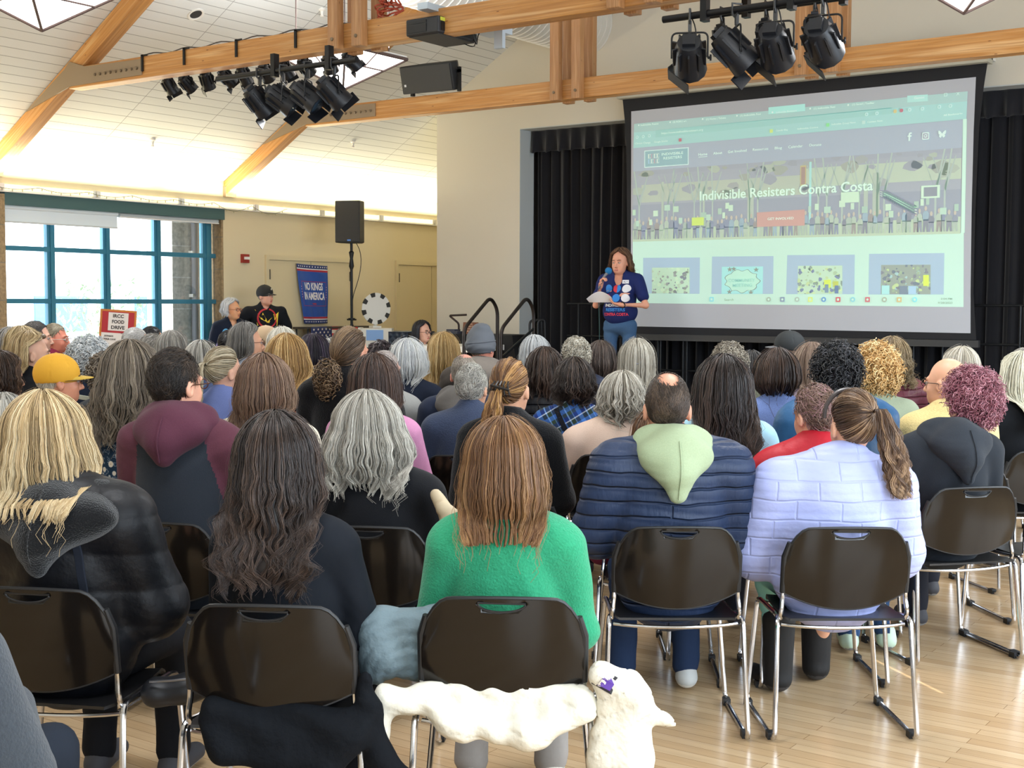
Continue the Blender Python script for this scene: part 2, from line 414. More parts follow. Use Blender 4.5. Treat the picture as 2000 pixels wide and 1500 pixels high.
# daylight and pendant lamps
def area(loc, dirv, sx, sy, e, col, name='daylight'):
    L = bpy.data.lights.new(name, 'AREA'); L.shape = 'RECTANGLE'; L.size = sx; L.size_y = sy; L.energy = e; L.color = col
    o = bpy.data.objects.new(name, L); COL.objects.link(o); o.location = loc
    o.rotation_euler = Vector(dirv).to_track_quat('-Z', 'Z').to_euler(); return o
for i, (a0, a1) in enumerate(RW):
    area((XR-.04, (a0+a1)/2, 1.65), (-1, 0, -.05), a1-a0, 2.2, 190, (.76, .88, 1), 'daylight_fill_at_shade')  # lamp added on the room side; the opaque shade passes no daylight
    sh = thing('roller_shade', 'unseen white roller shade added against the sun over a right wall window, %s' % ('behind the camera', 'with a thin gap letting sun through', 'beside the audience', 'nearest the stage')[i], 'shade', (XR+.02, 0, 0), 0, 'added roller shades of the right wall')  # added to block the sun; one gap shapes the streak on the floor
    b = MB(); g0, g1 = (SLY-.014, SLY+.014) if i == 1 else (a0, a0)
    if i == 1: b.box((-.003, a0-.05, .45), (.003, g0, 2.8)); b.box((-.003, g1, .45), (.003, a1+.05, 2.8)); b.box((-.003, g0, .45), (.003, g1, SZ0)); b.box((-.003, g0, SZ1), (.003, g1, 2.8))
    else: b.box((-.003, a0-.05, .45), (.003, a1+.05, 2.8))
    b.build('shade_cloth', shade, sh, smooth=False)
area((XL-.5, (WY0+WY1)/2, 1.65), (1, 0, -.1), 3.0, 2.1, 110, (.80, .90, 1))

darkfr = mat('pendant_frame_bronze', '#5d4c48', .5); pglow = emit('pendant_panel_glow', '#fff4ec', 5.5)
def pendant(x, y, label):
    p = thing('pendant_light', label, 'light', (x, y, 3.56), 0, 'pyramid shaped pendant lights')
    a, h = .42, .29; A = Vector((0, 0, 0)); c = [Vector((sx*a, sy*a, h)) for sx, sy in ((1, -1), (1, 1), (-1, 1), (-1, -1))]
    g = MB()
    for i in range(4): g.add([A, c[i], c[(i+1) % 4]], [(0, 1, 2)])
    g.build('glass_panel', pglow, p, smooth=False)
    f = MB()
    for i in range(4):
        f.tube(A-Vector((0, 0, .008)), c[i]-Vector((0, 0, .005)), .011, 6); q = c[(i+1) % 4]
        f.path([c[i], q], .017, 6)
        m0, m1 = A.lerp(c[i], .63), A.lerp(q, .63); f.tube(m0-Vector((0, 0, .006)), m1-Vector((0, 0, .006)), .007, 6)
        f.tube(m0.lerp(m1, .5)-Vector((0, 0, .006)), c[i].lerp(q, .5)-Vector((0, 0, .004)), .006, 6)
    f.build('lamp_frame', darkfr, p)
    t = MB(); t.box((-a, -a, h), (a, a, h+.03)); t.build('top_cover', white, p, smooth=False)
    r = MB()
    for sx in (-1, 1):
        for sy in (-1, 1): r.tube((sx*.3, sy*.3, h+.02), (sx*.3, sy*.3, roofz(x+sx*.3)-3.56), .006, 6)
    r.build('hanger', darkfr, p)
    L = bpy.data.lights.new('pendant_lamp', 'AREA'); L.size = .9; L.energy = 62; L.color = (.92, .96, 1)
    o = bpy.data.objects.new('pendant_lamp', L); COL.objects.link(o); o.location = (x, y, 3.5)
    L = bpy.data.lights.new('pendant_uplight', 'AREA'); L.size = .8; L.energy = 62; L.color = (.92, .96, 1)
    o = bpy.data.objects.new('pendant_uplight', L); COL.objects.link(o); o.location = (x, y, 3.95); o.rotation_euler = (PI, 0, 0)
pendant(-8.35, 5.86, 'glowing pyramid pendant light at the upper left before the first truss')
pendant(-8.35, 9.05, 'glowing pyramid pendant light between the two trusses, behind the stage lights')
pendant(-2.70, 9.05, 'glowing pyramid pendant light tip at the upper right above the screen')
pendant(-2.70, 5.86, 'glowing pyramid pendant light on the right side, outside the picture')
pendant(-2.70, 2.0, 'glowing pyramid pendant light over the nearest chairs, right'); pendant(-8.35, 2.0, 'glowing pyramid pendant light over the near left side')

# ceiling bits
b = MB()
def on_roof(x, y, name, label, cat, f):
    t = thing(name, label, cat, (x, y, roofz(x)), 0); n = Vector((SL, 0, -1)).normalized()
    t.rotation_euler = n.to_track_quat('-Z', 'Y').to_euler(); return t
v = on_roof(-10.21, 8.93, 'recessed_speaker', 'round dark recessed fixture in the ceiling slope', 'fixture', 0)
b = MB(); b.lathe([(.085, 0), (.085, -.012), (.07, -.014), (.062, -.004)], 24); b.build('rim', white, v)
b = MB(); b.lathe([(.062, -.005), (.001, -.002)], 20); b.build('grille', mat('dark_hole', '#4a4a4c', .5, .5), v)
for x, y, l in ((-11.93, 9.78, 'white fire sprinkler on the ceiling slope left of the light bar'), (-11.52, 12.67, 'white fire sprinkler on the ceiling slope beyond the second truss'), (-9.8, 10.3, 'white fire sprinkler high on the ceiling slope')):
    t = thing('fire_sprinkler', l, 'sprinkler', (x, y, roofz(x)), 0, 'ceiling sprinklers')
    b = MB(); b.lathe([(.035, .01), (.035, -.01), (.02, -.02), (.012, -.06), (.018, -.065), (.018, -.08), (.004, -.082)], 14); b.build('sprinkler_head', white, t)

# spiral duct
du = thing('air_duct', 'big white spiral air duct running into the stage wall', 'duct', (-8.52, 0, 4.93))
b = MB(); n = 36; y0, y1 = 3.0, YG-.005; R = .37
prof = []
yy = y0
while yy < y1:
    prof += [(R, yy), (R, yy+.085), (R+.009, yy+.09), (R+.009, yy+.098), (R, yy+.103)]; yy += .103
M = Matrix.Rotation(-PI/2, 4, 'X')
b.lathe(prof, n, M=M); b.build('duct_shell', mat('duct_white', '#dedcd5', .5), du)

# ---------------------------------------------------------------- outside
gm = mat('outside_ground', '#c9c6bf', .9, noise=.1, nscale=1.5)
b = MB(); b.box((-60, -20, -.25), (XL-.4, 50, -.1)); o = b.build('ground', gm, smooth=False); o['kind'] = 'structure'
h = thing('house', 'pale grey gabled building seen outside through the window', 'building', (-33, 26.5, 0))
hw = mat('house_siding', '#aab3bf', .8, noise=.1, nscale=4)
b = MB(); b.box((-.2, -9.5, -.1), (7, -3.3, 2.1)); b.prism([(-3.3, 0), (1.3, 0), (1.3, 1.9), (-1, 3.3), (-3.3, 2.4)], 7, M=Matrix.Rotation(-PI/2, 4, 'Z')@Matrix.Translation((0, -0.2, 0))); b.build('house_wall', hw, h, smooth=False)
b = MB(); b.box((6.98, -8.6, .9), (7.06, -7.2, 1.7)); b.box((6.98, -5.8, .9), (7.06, -4.4, 1.7)); b.build('house_window', mat('house_glass', '#4f7fb0', .2), h, smooth=False)
b = MB(); b.prism([(-9.9, 2.1), (-2.9, 2.1), (-2.9, 2.25), (-6.4, 3.15), (-9.9, 2.3)], 8, M=Matrix.Rotation(-PI/2, 4, 'Z')@Matrix.Translation((0, -0.7, 0))); b.build('house_roof', mat('roof_grey', '#7f8b9b', .8), h, smooth=False)
pl = thing('stone_pillar', 'split face stone pillar standing outside the right end of the window', 'pillar', (-13.35, 11.65, -.1))
b = MB(); b.box((-.25, -.62, 0), (.25, .5, 3.6)); o = b.build('pillar_shaft', brick_mat('daylit_split_block', '#d9d2c6', '#c9c2b8', '#efece6', .4, .2, .008, .5, .9, grain=((1, 1, 1), .35, 26), rot=(PI/2, 0, PI/2)), pl, smooth=False)  # bleached copy of the split block: outdoor glare put into the colour
b = MB(); b.tube((.3, -.30, 0), (.3, -.30, 3.5), .045, 14); b.build('downspout', mat('downspout_grey', '#7d7f86', .5), pl)
b = MB(); b.box((.25, -.36, 1.75), (.33, -.24, 1.79)); b.box((.25, -.36, 2.3), (.33, -.24, 2.34)); b.build('pipe_strap', white, pl, smooth=False)
leafm = mat('shrub_leaf', '#8fa58c', .8)
def shrub(x, y, h, w, lab, seed):
    rd = random.Random(seed); t = thing('shrub', lab, 'plant', (x, y, -.1), 0, 'shrubs outside the window')
    b = MB()
    for i in range(16):
        a = rd.uniform(0, 2*PI); tp = Vector((math.cos(a)*w*rd.uniform(.2, 1), math.sin(a)*w*rd.uniform(.2, 1), h*rd.uniform(.6, 1)))
        b.path(bez((0, 0, 0), tp*.3+Vector((0, 0, h*.2)), tp*.7, tp, 4), [.02, .016, .012, .008, .004], 5)
    b.build('stem', mat('shrub_stem', '#8a8072', .8), t)
    b = MB()
    for i in range(700):
        a = rd.uniform(0, 2*PI); r = w*math.sqrt(rd.random()); z = h*rd.uniform(.25, 1.05); c = Vector((math.cos(a)*r*(1.2-z/h*.5), math.sin(a)*r*(1.2-z/h*.5), z))
        d = Vector((rd.uniform(-1, 1), rd.uniform(-1, 1), rd.uniform(-.4, 1))).normalized()*.09; s = d.cross(Vector((0, 0, 1))).normalized()*.03
        b.quad(c-d, c+s, c+d, c-s)
    b.build('foliage', leafm, t, smooth=False)
shrub(-20, 15.2, 2.0, 1.0, 'pale leafy shrub outside the leftmost window panes', 1); shrub(-19, 17.4, 1.7, .9, 'pale leafy shrub outside the second window bay', 2); shrub(-17, 17.7, 1.5, .7, 'low shrub outside the third window bay', 3)

w = bpy.data.worlds.new('world'); scn.world = w; w.use_nodes = True
bg = w.node_tree.nodes['Background']; bg.inputs[0].default_value = (.86, .93, 1, 1); bg.inputs[1].default_value = 7.0
S = bpy.data.lights.new('sun', 'SUN'); S.energy = 14; S.angle = .004; S.color = (1, .95, .85)
o = bpy.data.objects.new('sun', S); COL.objects.link(o); o.rotation_euler = Vector((-1.5, 1.215, -1.0)).to_track_quat('-Z', 'Y').to_euler()
# ------------------------------------------------------------------ trusses
woodm = wood_mat('glulam_fir', '#d2a066', '#c48a48', '#e3b983')
wood2 = wood_mat('fir_post', '#c2966a', '#b07f50', '#d4aa7c')
platem = mat('gusset_paint_taupe', '#8d7a64', .55); boltm = mat('bolt_taupe', '#7b6a55', .45, .3)
def truss(y, label):
    t = thing('roof_truss', label, 'truss', (0, y, 0)); W = .15; zc = 3.77; hh = .2
    th = math.atan(SL); dz = .165/math.cos(th)
    for s in (1, -1):
        xa = XL if s > 0 else XR; xb = XM
        a = Vector((xa, 0, Z0-dz/2-.01)); bb = Vector((xb, 0, ZR-dz/2-.01))
        beam('rafter', a, bb, W, .165, woodm, t, trim=(0, .0, 0, 0))
    beam('bottom_chord', (-11.05, 0, zc), (XL+XR+11.05, 0, zc), W, hh, woodm, t)
    for s in (1, -1):
        mx = (lambda x: x) if s > 0 else (lambda x: XL+XR-x)
        poly = [(mx(-11.72), roofz(-11.72)-.015), (mx(-11.02), roofz(-11.02)-.01), (mx(-10.62), roofz(-10.62)-.0-.12), (mx(-10.75), 3.855), (mx(-9.94), 3.855), (mx(-9.94), 3.695), (mx(-11.0), 3.69), (mx(-11.25), 3.56)]
        poly = [(mx(-11.75), 3.50), (mx(-11.1), 3.86), (mx(-11.02), 3.93), (mx(-10.78), 3.86), (mx(-9.94), 3.845), (mx(-9.94), 3.70), (mx(-11.02), 3.69)]
        if s < 0: poly = poly[::-1]
        b = MB(); b.prism(poly, .012, M=Matrix.Translation((0, -W/2-.012, 0))); g = b.build('gusset_plate', platem, t, smooth=False)
        for k in range(9):
            b = MB(); x = mx(-10.62+k*.077); b.lathe([(.014, 0), (.014, .014), (.006, .02)], 10, M=Matrix.Translation((x, -W/2-.012, 3.765))@Matrix.Rotation(PI/2, 4, 'X'))
            b.build('bolt', boltm, g)
    for x in (-7.46, -7.20, -4.80, -4.50):
        for sy in (-1, 1):
            top = roofz(x)-.2
            b = beam('post', (x, sy*(W/2+.045), 3.655), (x, sy*(W/2+.045), top), .085, .105, wood2, t)
            if sy < 0:
                q = MB(); q.lathe([(.015, 0), (.015, .008), (.008, .012)], 12, M=Matrix.Translation((x, -W/2-.0875, 3.735))@Matrix.Rotation(PI/2, 4, 'X')); q.build('post_bolt', boltm, t)
    # end bracket at the wall
    b = MB(); b.box((XL+.0, -W/2-.012, 2.90), (XL+.05, W/2+.012, 3.03)); b.build('wall_bracket', platem, t, smooth=False)
    return t
truss(8.12, 'near timber roof truss carrying the projector and stage light bars')
truss(11.39, 'far timber roof truss above the projection screen')

blk = mat('black_metal', '#141518', .45, .3); blk2 = mat('lamp_black', '#1b1d22', .42, .2); lensm = mat('lamp_lens_blue', '#5a7693', .15, .5); hook = mat('hook_grey', '#47484a', .4, .6)
# lighting pipes
def pipe(x0, x1, y, z, label, clamps):
    t = thing('lighting_pipe', label, 'pipe', (0, y, z), 0)
    b = MB(); b.tube((x0, 0, 0), (x1, 0, 0), .024, 14); b.build('pipe', blk, t)
    for x in clamps:
        b = MB(); b.box((x-.022, -.03, -.05), (x+.022, .03, .14)); b.build('hanger_plate', blk, t, smooth=False)
    return t
pipe(-8.72, -7.10, 7.86, 3.52, 'black lighting pipe hung below the near truss on the left', (-8.02, -7.4))
pipe(-10.15, -7.4, 8.42, 3.82, 'rear black lighting pipe behind the near truss on the left', (-9.6, -8.5, -7.7))
pipe(-4.34, -3.0, 7.86, 3.50, 'black lighting pipe below the near truss above the screen', (-4.03, -3.42))
pipe(-4.3, -3.0, 8.42, 3.62, 'rear black lighting pipe above the screen', (-4.0, -3.3))
brk = 0
for x in (-9.93, -9.35, -8.67, -7.95):
    t = thing('cable_bracket', 'black steel angle bracket clamped on the near truss chord, %s' % ('at the gusset plate', 'second from the gusset plate', 'third from the gusset plate', 'nearest the posts')[brk], 'bracket', (x, 8.04, 3.87), 0, 'brackets along the truss chord'); brk += 1
    b = MB(); b.box((-.012, -.012, -.14), (.012, 0, .012)); b.box((-.012, -.012, 0), (.012, .17, .012)); b.box((.0, -.008, .0), (.07, .0, .012)); b.build('bracket_arm', blk, t, smooth=False)
b = MB(); pts = []
for i in range(41):
    x = -9.95+i*.065; pts.append((x, 8.08, 3.885+.012*math.sin(i*.9)))
b.path(pts, .006, 6); tag(b.build('cable', mat('cable_grey', '#4c4a48', .6)), 'thin grey cable lying along the top of the near truss', 'cable')
b = MB(); rd = random.Random(5)
for k in range(9):
    c = Vector((-6.98+rd.uniform(-.04, .04), 8.1, 3.90+.02*k)); r = rd.uniform(.05, .1)
    b.path([c+Vector((r*math.cos(a)*1.2, .03*math.sin(3*a+k), r*.5*math.sin(a))) for a in [2*PI*i/16 for i in range(16)]], .007, 6, closed=True)
tag(b.build('cable_coil', mat('cable_orange_red', '#a8452c', .5)), 'coiled orange and red cable on top of the near truss', 'cable')

def par_lamp(x, y, z, rz, tilt, label, group, small=1.0):
    """stage lamp: hook, yoke and ribbed body with a hexagonal front"""
    t = thing('stage_light', label, 'light', (x, y, z), rz, group)
    s = small
    b = MB(); b.path([(0, 0, -.02), (.0, .03, .0), (0, .03, .035), (0, -.03, .04), (0, -.03, -.03), (0, 0, -.06), (0, 0, -.10)], .008, 7); b.box((-.012, -.012, -.10), (.012, .012, -.03)); b.build('hook_clamp', hook, t)
    w = .085*s; zt = -.10; zb = -.165*s-.045
    b = MB(); b.path(round_path([(-w, 0, zb), (-w, 0, zt-.01), (w, 0, zt-.01), (w, 0, zb)], .04), .0065, 6); b.build('yoke', blk, t)
    M = Matrix.Translation((0, 0, zb)) @ Matrix.Rotation(tilt, 4, 'X')
    q = MB(); q.lathe([(.03, .115), (.055, .112), (.066, .08), (.07, .03), (.076, -.03), (.082, -.075), (.082, -.085), (.07, -.086), (.066, -.07)], 12, M=M@Matrix.Scale(s, 4)); 
    for k in range(10):
        a = 2*PI*k/10; q.box((-.004, .058, -.02), (.004, .082, .09), M=M@Matrix.Scale(s, 4)@Matrix.Rotation(a, 4, 'Z'))
    q.box((-.03, -.03, .1), (.03, .03, .135), M=M@Matrix.Scale(s, 4))
    o = q.build('lamp_body', blk2, t, sharp=30)
    q = MB(); q.lathe([(.066, -.072), (.04, -.078), (.001, -.08)], 16, M=M@Matrix.Scale(s, 4)); q.build('lens', lensm, t)
    q = MB()
    for k in (0, 1):
        q.box((-.07, .075, -.14), (.07, .08, -.07), M=M@Matrix.Scale(s, 4)@Matrix.Rotation(k*PI/2+PI/4, 4, 'Z'))
    q.build('barn_door', blk2, t, smooth=False)
    q = MB(); q.tube((w, 0, zb), (w+.025, 0, zb), .009, 8); q.tube((w+.02, 0, zb-.02), (w+.02, 0, zb+.02), .007, 6); q.build('knob', blk, t)
    q = MB(); q.path(bez((0, .02, .0), (.06*s, -.10, -.1), (.02, .12, -.34), M@Vector((0, .06*s, .08)), 12), .0045, 6); q.build('power_cable', blk, t)
    return t
for i, (x, ti, rz) in enumerate(((-8.20, .75, -.3), (-7.92, .95, -.9), (-7.635, .9, -1.1), (-7.345, .8, -.5))):
    par_lamp(x, 7.86, 3.52, rz, ti-PI*.0, 'black stage lamp on the left light bar, %s' % ('nearest the tiled ceiling', 'second from its left end', 'third from its left end', 'nearest the glowing pendant')[i], 'front stage lamps left', 1.25)
for i, (x, ti, rz) in enumerate(((-4.14, 1.05, .45), (-3.80, .8, -.9), (-3.53, 1.0, .2), (-3.21, 1.1, .1))):
    par_lamp(x, 7.86, 3.50, rz, ti, 'black stage lamp on the bar above the screen, %s' % ('leftmost and tilted', 'second from left, blue side facing', 'third from left', 'in front of the truss posts')[i], 'front stage lamps above the screen', 1.4)
for i, x in enumerate((-9.998, -9.75, -9.48, -9.2, -8.98, -8.70, -8.45, -8.20, -7.92, -7.66)):
    par_lamp(x, 8.42, 3.82, .3*((i % 3)-1), .6+.3*(i % 2), 'small black stage lamp peeking below the near truss, %s' % ('leftmost', 'second of the left trio', 'third of the left trio, lying level', 'alone right of the trio', 'above the end of the front pipe', 'over the first hook', 'over the second hook', 'left of the pendant glow', 'against the pendant glow', 'rightmost, against the pendant')[i], 'rear stage lamps', .8)
for i, x in enumerate((-4.18, -3.85, -3.5)):
    par_lamp(x, 8.42, 3.62, .2*i, .3, 'small black stage lamp cut by the top of the picture, %s' % ('left', 'middle', 'right')[i], 'rear stage lamps right', .8)

# projector on its arm
pj = thing('projector', 'black ceiling projector hung in front of the near truss', 'projector', (-6.36, 7.97, 3.735))
pbl = mat('projector_black', '#23252a', .5); pd = mat('projector_under', '#2c2a29', .7); vent = mat('vent_black', '#08090b', .5)
b = MB(); b.box((-.33, 0, -.065), (0, .50, .065)); o = b.build('projector_case', [pbl], pj, smooth=False); bv = o.modifiers.new('b', 'BEVEL'); bv.width = .015; bv.segments = 3
b = MB(); b.box((-.31, .02, -.072), (-.02, .48, -.064)); b.build('base_plate', pd, pj, smooth=False)
for q in (((-.31, -.004, -.045), (-.12, .0, .015)), ((-.31, -.004, .022), (-.12, .0, .045)), ((0, .03, -.045), (.004, .25, .02)), ((0, .265, -.045), (.004, .47, .02))):
    b = MB(); b.box(*q); b.build('vent', vent, pj, smooth=False)
b = MB(); b.box((0, .02, .028), (.004, .12, .055)); b.build('warning_sticker', mat('sticker_yellow', '#c9cf4a', .6), pj, smooth=False)
am = mat('arm_white_metal', '#b9c6d2', .35, .3)
b = MB(); b.box((-.16, -.06, .11), (-.06, .62, .16)); b.box((-.2, .42, .02), (.09, .56, .14)); b.box((.05, .40, -.02), (.27, .6, .15)); b.box((.25, .38, -.16), (.33, .42, .17)); b.tube((-.11, .12, .06), (-.11, .12, .12), .03); b.build('mounting_arm', am, pj, smooth=False)
b = MB(); b.path(bez((0, .45, -.05), (.12, .4, -.2), (.05, .3, .05), (.3, .36, .0), 14), .005, 6); b.path(bez((-.1, .45, -.07), (.0, .5, -.13), (.05, .42, -.1), (.02, .4, .0), 10), .004, 6); b.build('power_cable', blk, pj)

# loudspeaker standing on the far truss
sp = thing('loudspeaker', 'black wedge loudspeaker mounted on top of the far truss chord', 'speaker', (-9.12, 11.33, 3.87))
sb = mat('speaker_grille', '#26282b', .6, bump=.3, bscale=400); sc2 = mat('speaker_cabinet', '#1d1f22', .55)
M = Matrix.Translation((0, 0, .19))@Matrix.Rotation(.02, 4, 'Y')@Matrix.Rotation(.25, 4, 'X')
b = MB(); poly = [(-.44, -.0), (.44, 0), (.36, .28), (-.36, .28)]
vs = []
for z in (-.15, .15):
    vs += [M@Vector((x, y-.1, z)) for x, y in ((-.36, -.02), (.36, -.02), (.36, .1), (.22, .3), (-.22, .3), (-.36, .1))]
b.add(vs, [(0, 1, 2, 3, 4, 5)[::-1], (6, 7, 8, 9, 10, 11)] + [(i, (i+1) % 6, (i+1) % 6+6, i+6) for i in range(6)]); o = b.build('speaker_cabinet', sc2, sp, smooth=False); bv = o.modifiers.new('b', 'BEVEL'); bv.width = .012; bv.segments = 2
b = MB(); b.box((-.345, -.13, -.135), (.345, -.118, .135), M=M); b.build('grille', sb, sp, smooth=False)
b = MB(); b.box((-.31, -.133, -.07), (-.285, -.129, -.045), M=M); b.build('badge', mat('badge_white', '#cfd2d6', .4), sp, smooth=False)
b = MB(); b.box((-.27, -.06, -.0), (-.235, -.02, .16)); b.box((.375, -.05, 0), (.41, -.02, .26)); b.box((.33, -.05, .2), (.41, -.02, .235)); b.build('mounting_bracket', blk, sp, smooth=False)
# ------------------------------------------------------------------ stage, curtains, rails, screen
ST = .52
stgm = mat('stage_black_paint', '#17171a', .7); stgtop = mat('stage_deck', '#2a2624', .5)
sg = thing('stage_platform', 'low black stage platform in front of the curtained opening', 'stage', (0, 0, 0))
b = MB(); b.box((-9.05, 12.25, 0), (XR-.02, YG-.01, ST-.03)); b.box((PX0+.01, YG-.01, 0), (PX1-.01, 14.6, ST-.03)); b.build('skirt', stgm, sg, smooth=False)
b = MB(); b.box((-9.06, 12.23, ST-.03), (XR-.02, YG-.01, ST)); b.box((PX0+.01, YG-.01, ST-.03), (PX1-.01, 14.6, ST)); b.build('deck', stgtop, sg, smooth=False)
velvet = mat('black_velvet', '#16161b', .85, sheen=.35, spec=.2)
def curtain(x0, x1, y, z0, z1, label, seed, per=.16, amp=.045, name='stage_curtain'):
    rd = random.Random(seed); n = int((x1-x0)/.018); nz = 14; V = []; ph = 0; xs = [x0+(x1-x0)*i/n for i in range(n+1)]; ys = []
    for i in range(n+1):
        ph += 2*PI*.018/per*rd.uniform(.5, 1.5); ys.append(math.sin(ph)+.35*math.sin(ph*2.3+1))
    for k in range(nz+1):
        t = k/nz; z = z0+(z1-z0)*t; s = (.75+.45*(1-t))
        V += [(x+.006*math.sin(7*x+3*t), y+amp*s*yy+.01*math.sin(x*4+t*3), z) for x, yy in zip(xs, ys)]
    F = [(k*(n+1)+i, k*(n+1)+i+1, (k+1)*(n+1)+i+1, (k+1)*(n+1)+i) for k in range(nz) for i in range(n)]
    o = part(name, mesh_from(name, V, F, velvet)); tag(o, label, 'curtain', 'black stage drapes'); s = o.modifiers.new('s', 'SOLIDIFY'); s.thickness = .006; return o
curtain(PX0+.02, -7.5, 13.84, ST+.01, 3.74, 'black pleated stage curtain left of the screen', 3)
curtain(-7.6, -3.9, 13.92, ST+.01, 3.74, 'black pleated stage curtain hanging behind the screen and railing', 4)
curtain(-4.0, PX1-.02, 13.84, ST+.01, 3.74, 'black pleated stage curtain at the right edge, beyond the screen', 5)
# valance
def valance(x0, x1, seed, label):
    rd = random.Random(seed); n = int((x1-x0)/.012); V = []; zs = []; ph = 0
    for k in range(9):
        t = k/8; ph = 0; rd = random.Random(seed)
        for i in range(n+1):
            ph += 2*PI*.012/.19*rd.uniform(.5, 1.5); s = math.sin(ph)
            V.append((x0+(x1-x0)*i/n+.012*t*math.cos(ph), 13.73-.035*t*s-.008*s, 3.762-.27*t-.02*t*max(0, s)))
    F = [(k*(n+1)+i, k*(n+1)+i+1, (k+1)*(n+1)+i+1, (k+1)*(n+1)+i) for k in range(8) for i in range(n)]
    o = part('curtain_valance', mesh_from('curtain_valance', V, F, mat('black_velvet_valance', '#1d1d22', .85, sheen=.45, spec=.2))); tag(o, label, 'curtain', 'black gathered valances'); o.modifiers.new('s', 'SOLIDIFY').thickness = .005
valance(PX0+.02, -6.2, 8, 'black gathered valance above the left stage curtain'); valance(-6.2, PX1-.02, 9, 'black gathered valance at the top of the right stage curtain')
railm = mat('rail_black', '#1f2124', .4, .5)
def rail(x0, x1, posts, label):
    t = thing('guard_rail', label, 'railing', (0, 13.5, ST), 0, 'guard rails at the stage opening')
    for z in (1.583, 1.191, .812):
        b = MB(); b.tube((x0, 0, z-ST), (x1, 0, z-ST), .013, 10); b.build('horizontal_bar', railm, t)
    for x in posts:
        b = MB(); b.tube((x, 0, 0), (x, 0, 1.583-ST), .014, 10); b.build('post', railm, t)
rail(-8.75, -7.46, (-8.588, -7.48), 'black metal guard rail section left of the speaker'); rail(-7.445, -7.16, (-7.445, -7.149), 'narrow guard rail section behind the speaker'); rail(-7.12, -4.50, (-7.10, -5.997, -4.52), 'long black guard rail section behind and below the screen')
rail(-4.48, -1.3, (-4.46, -4.16, -3.4, -1.32), 'black guard rail section right of the screen')
# stair hand rails and steps
stp = thing('stage_steps', 'black portable steps leading up to the left end of the stage', 'stairs', (-8.73, 11.65, 0))
for k in range(3):
    b = MB(); b.box((-.24, .2*k, .13*(k+1)-.02), (.24, .2*k+.22, .13*(k+1))); b.build('tread', stgm, stp, smooth=False)
b = MB(); b.prism([(0, 0), (.6, 0), (.6, .39), (.4, .39), (.2, .26), (0, .13)], .02, M=Matrix.Translation((-.24, 0, 0))@Matrix.Rotation(PI/2, 4, 'Z')); b.build('stringer', stgm, stp, smooth=False); b = MB(); b.prism([(0, 0), (.6, 0), (.6, .39), (.4, .39), (.2, .26), (0, .13)], .02, M=Matrix.Translation((.24, 0, 0))@Matrix.Rotation(PI/2, 4, 'Z')); b.build('stringer', stgm, stp, smooth=False)
for x, lab, z0 in ((-8.985, 'dark bent handrail at the left side of the stage steps', 0), (-8.47, 'dark bent handrail at the right side of the stage steps, with lower bar', 1)):
    t = thing('hand_rail', lab, 'railing', (x, 0, 0), 0, 'hand rails of the stage steps')
    b = MB(); b.path(round_path([(0, 11.72, .0), (0, 11.72, 1.30), (0, 12.22, 1.66), (0, 12.36, 1.52), (0, 12.36, ST)], .09, 6), .021, 12); b.build('bent_rail', mat('handrail_bronze', '#2a2320', .4, .5), t)
    if z0:
        b = MB(); b.tube((0, 11.72, .98), (0, 12.36, 1.30), .014, 10); b.build('lower_bar', railm, t)

# projection screen
YS = 13.3
scr = thing('projection_screen', 'large tensioned projection screen showing a web page, hung above the stage', 'screen', (0, 0, 0))
blackf = mat('screen_border_black', '#1b1c21', .8); fab = mat('screen_fabric_grey', '#bcc0c8', .8, emis='#b4b8be', estr=.05)
outer = [(-7.873, 3.97), (-7.838, 3.69), (-7.815, 3.334), (-7.797, 2.442), (-7.785, 1.546), (-7.765, 1.23), (-3.765, 1.24), (-3.785, 1.464), (-3.805, 1.719), (-3.807, 2.58), (-3.790, 3.334), (-3.757, 3.731), (-3.725, 3.97)]
b = MB(); b.prism(outer[::-1], .006, M=Matrix.Translation((0, YS, 0))); b.build('border', blackf, scr, smooth=False)
fb = [(-7.753, 3.815), (-7.748, 3.3), (-7.742, 2.4), (-7.735, 1.7), (-7.725, 1.323), (-3.822, 1.306), (-3.832, 1.7), (-3.842, 2.5), (-3.842, 3.3), (-3.833, 3.835)]
b = MB(); b.prism(fb, .004, M=Matrix.Translation((0, YS-.004, 0))); b.build('screen_fabric', fab, scr, smooth=False)
b = MB(); b.box((-7.79, YS-.03, 1.165), (-3.735, YS+.03, 1.235)); b.build('weight_bar', mat('weight_bar', '#3a3b3c', .5), scr, smooth=False)
b = MB(); b.box((-7.90, YS-.09, 3.96), (-3.70, YS+.09, 4.12)); b.build('screen_case', mat('case_offwhite', '#bdb9a8', .6), scr, smooth=False)
b = MB(); b.box((-7.9, YS+.05, 4.0), (-7.86, YG-.004, 4.04)); b.build('wall_bracket', white, scr, smooth=False); b = MB(); b.box((-3.74, YS+.05, 4.0), (-3.70, YG-.004, 4.04)); b.build('wall_bracket', white, scr, smooth=False)
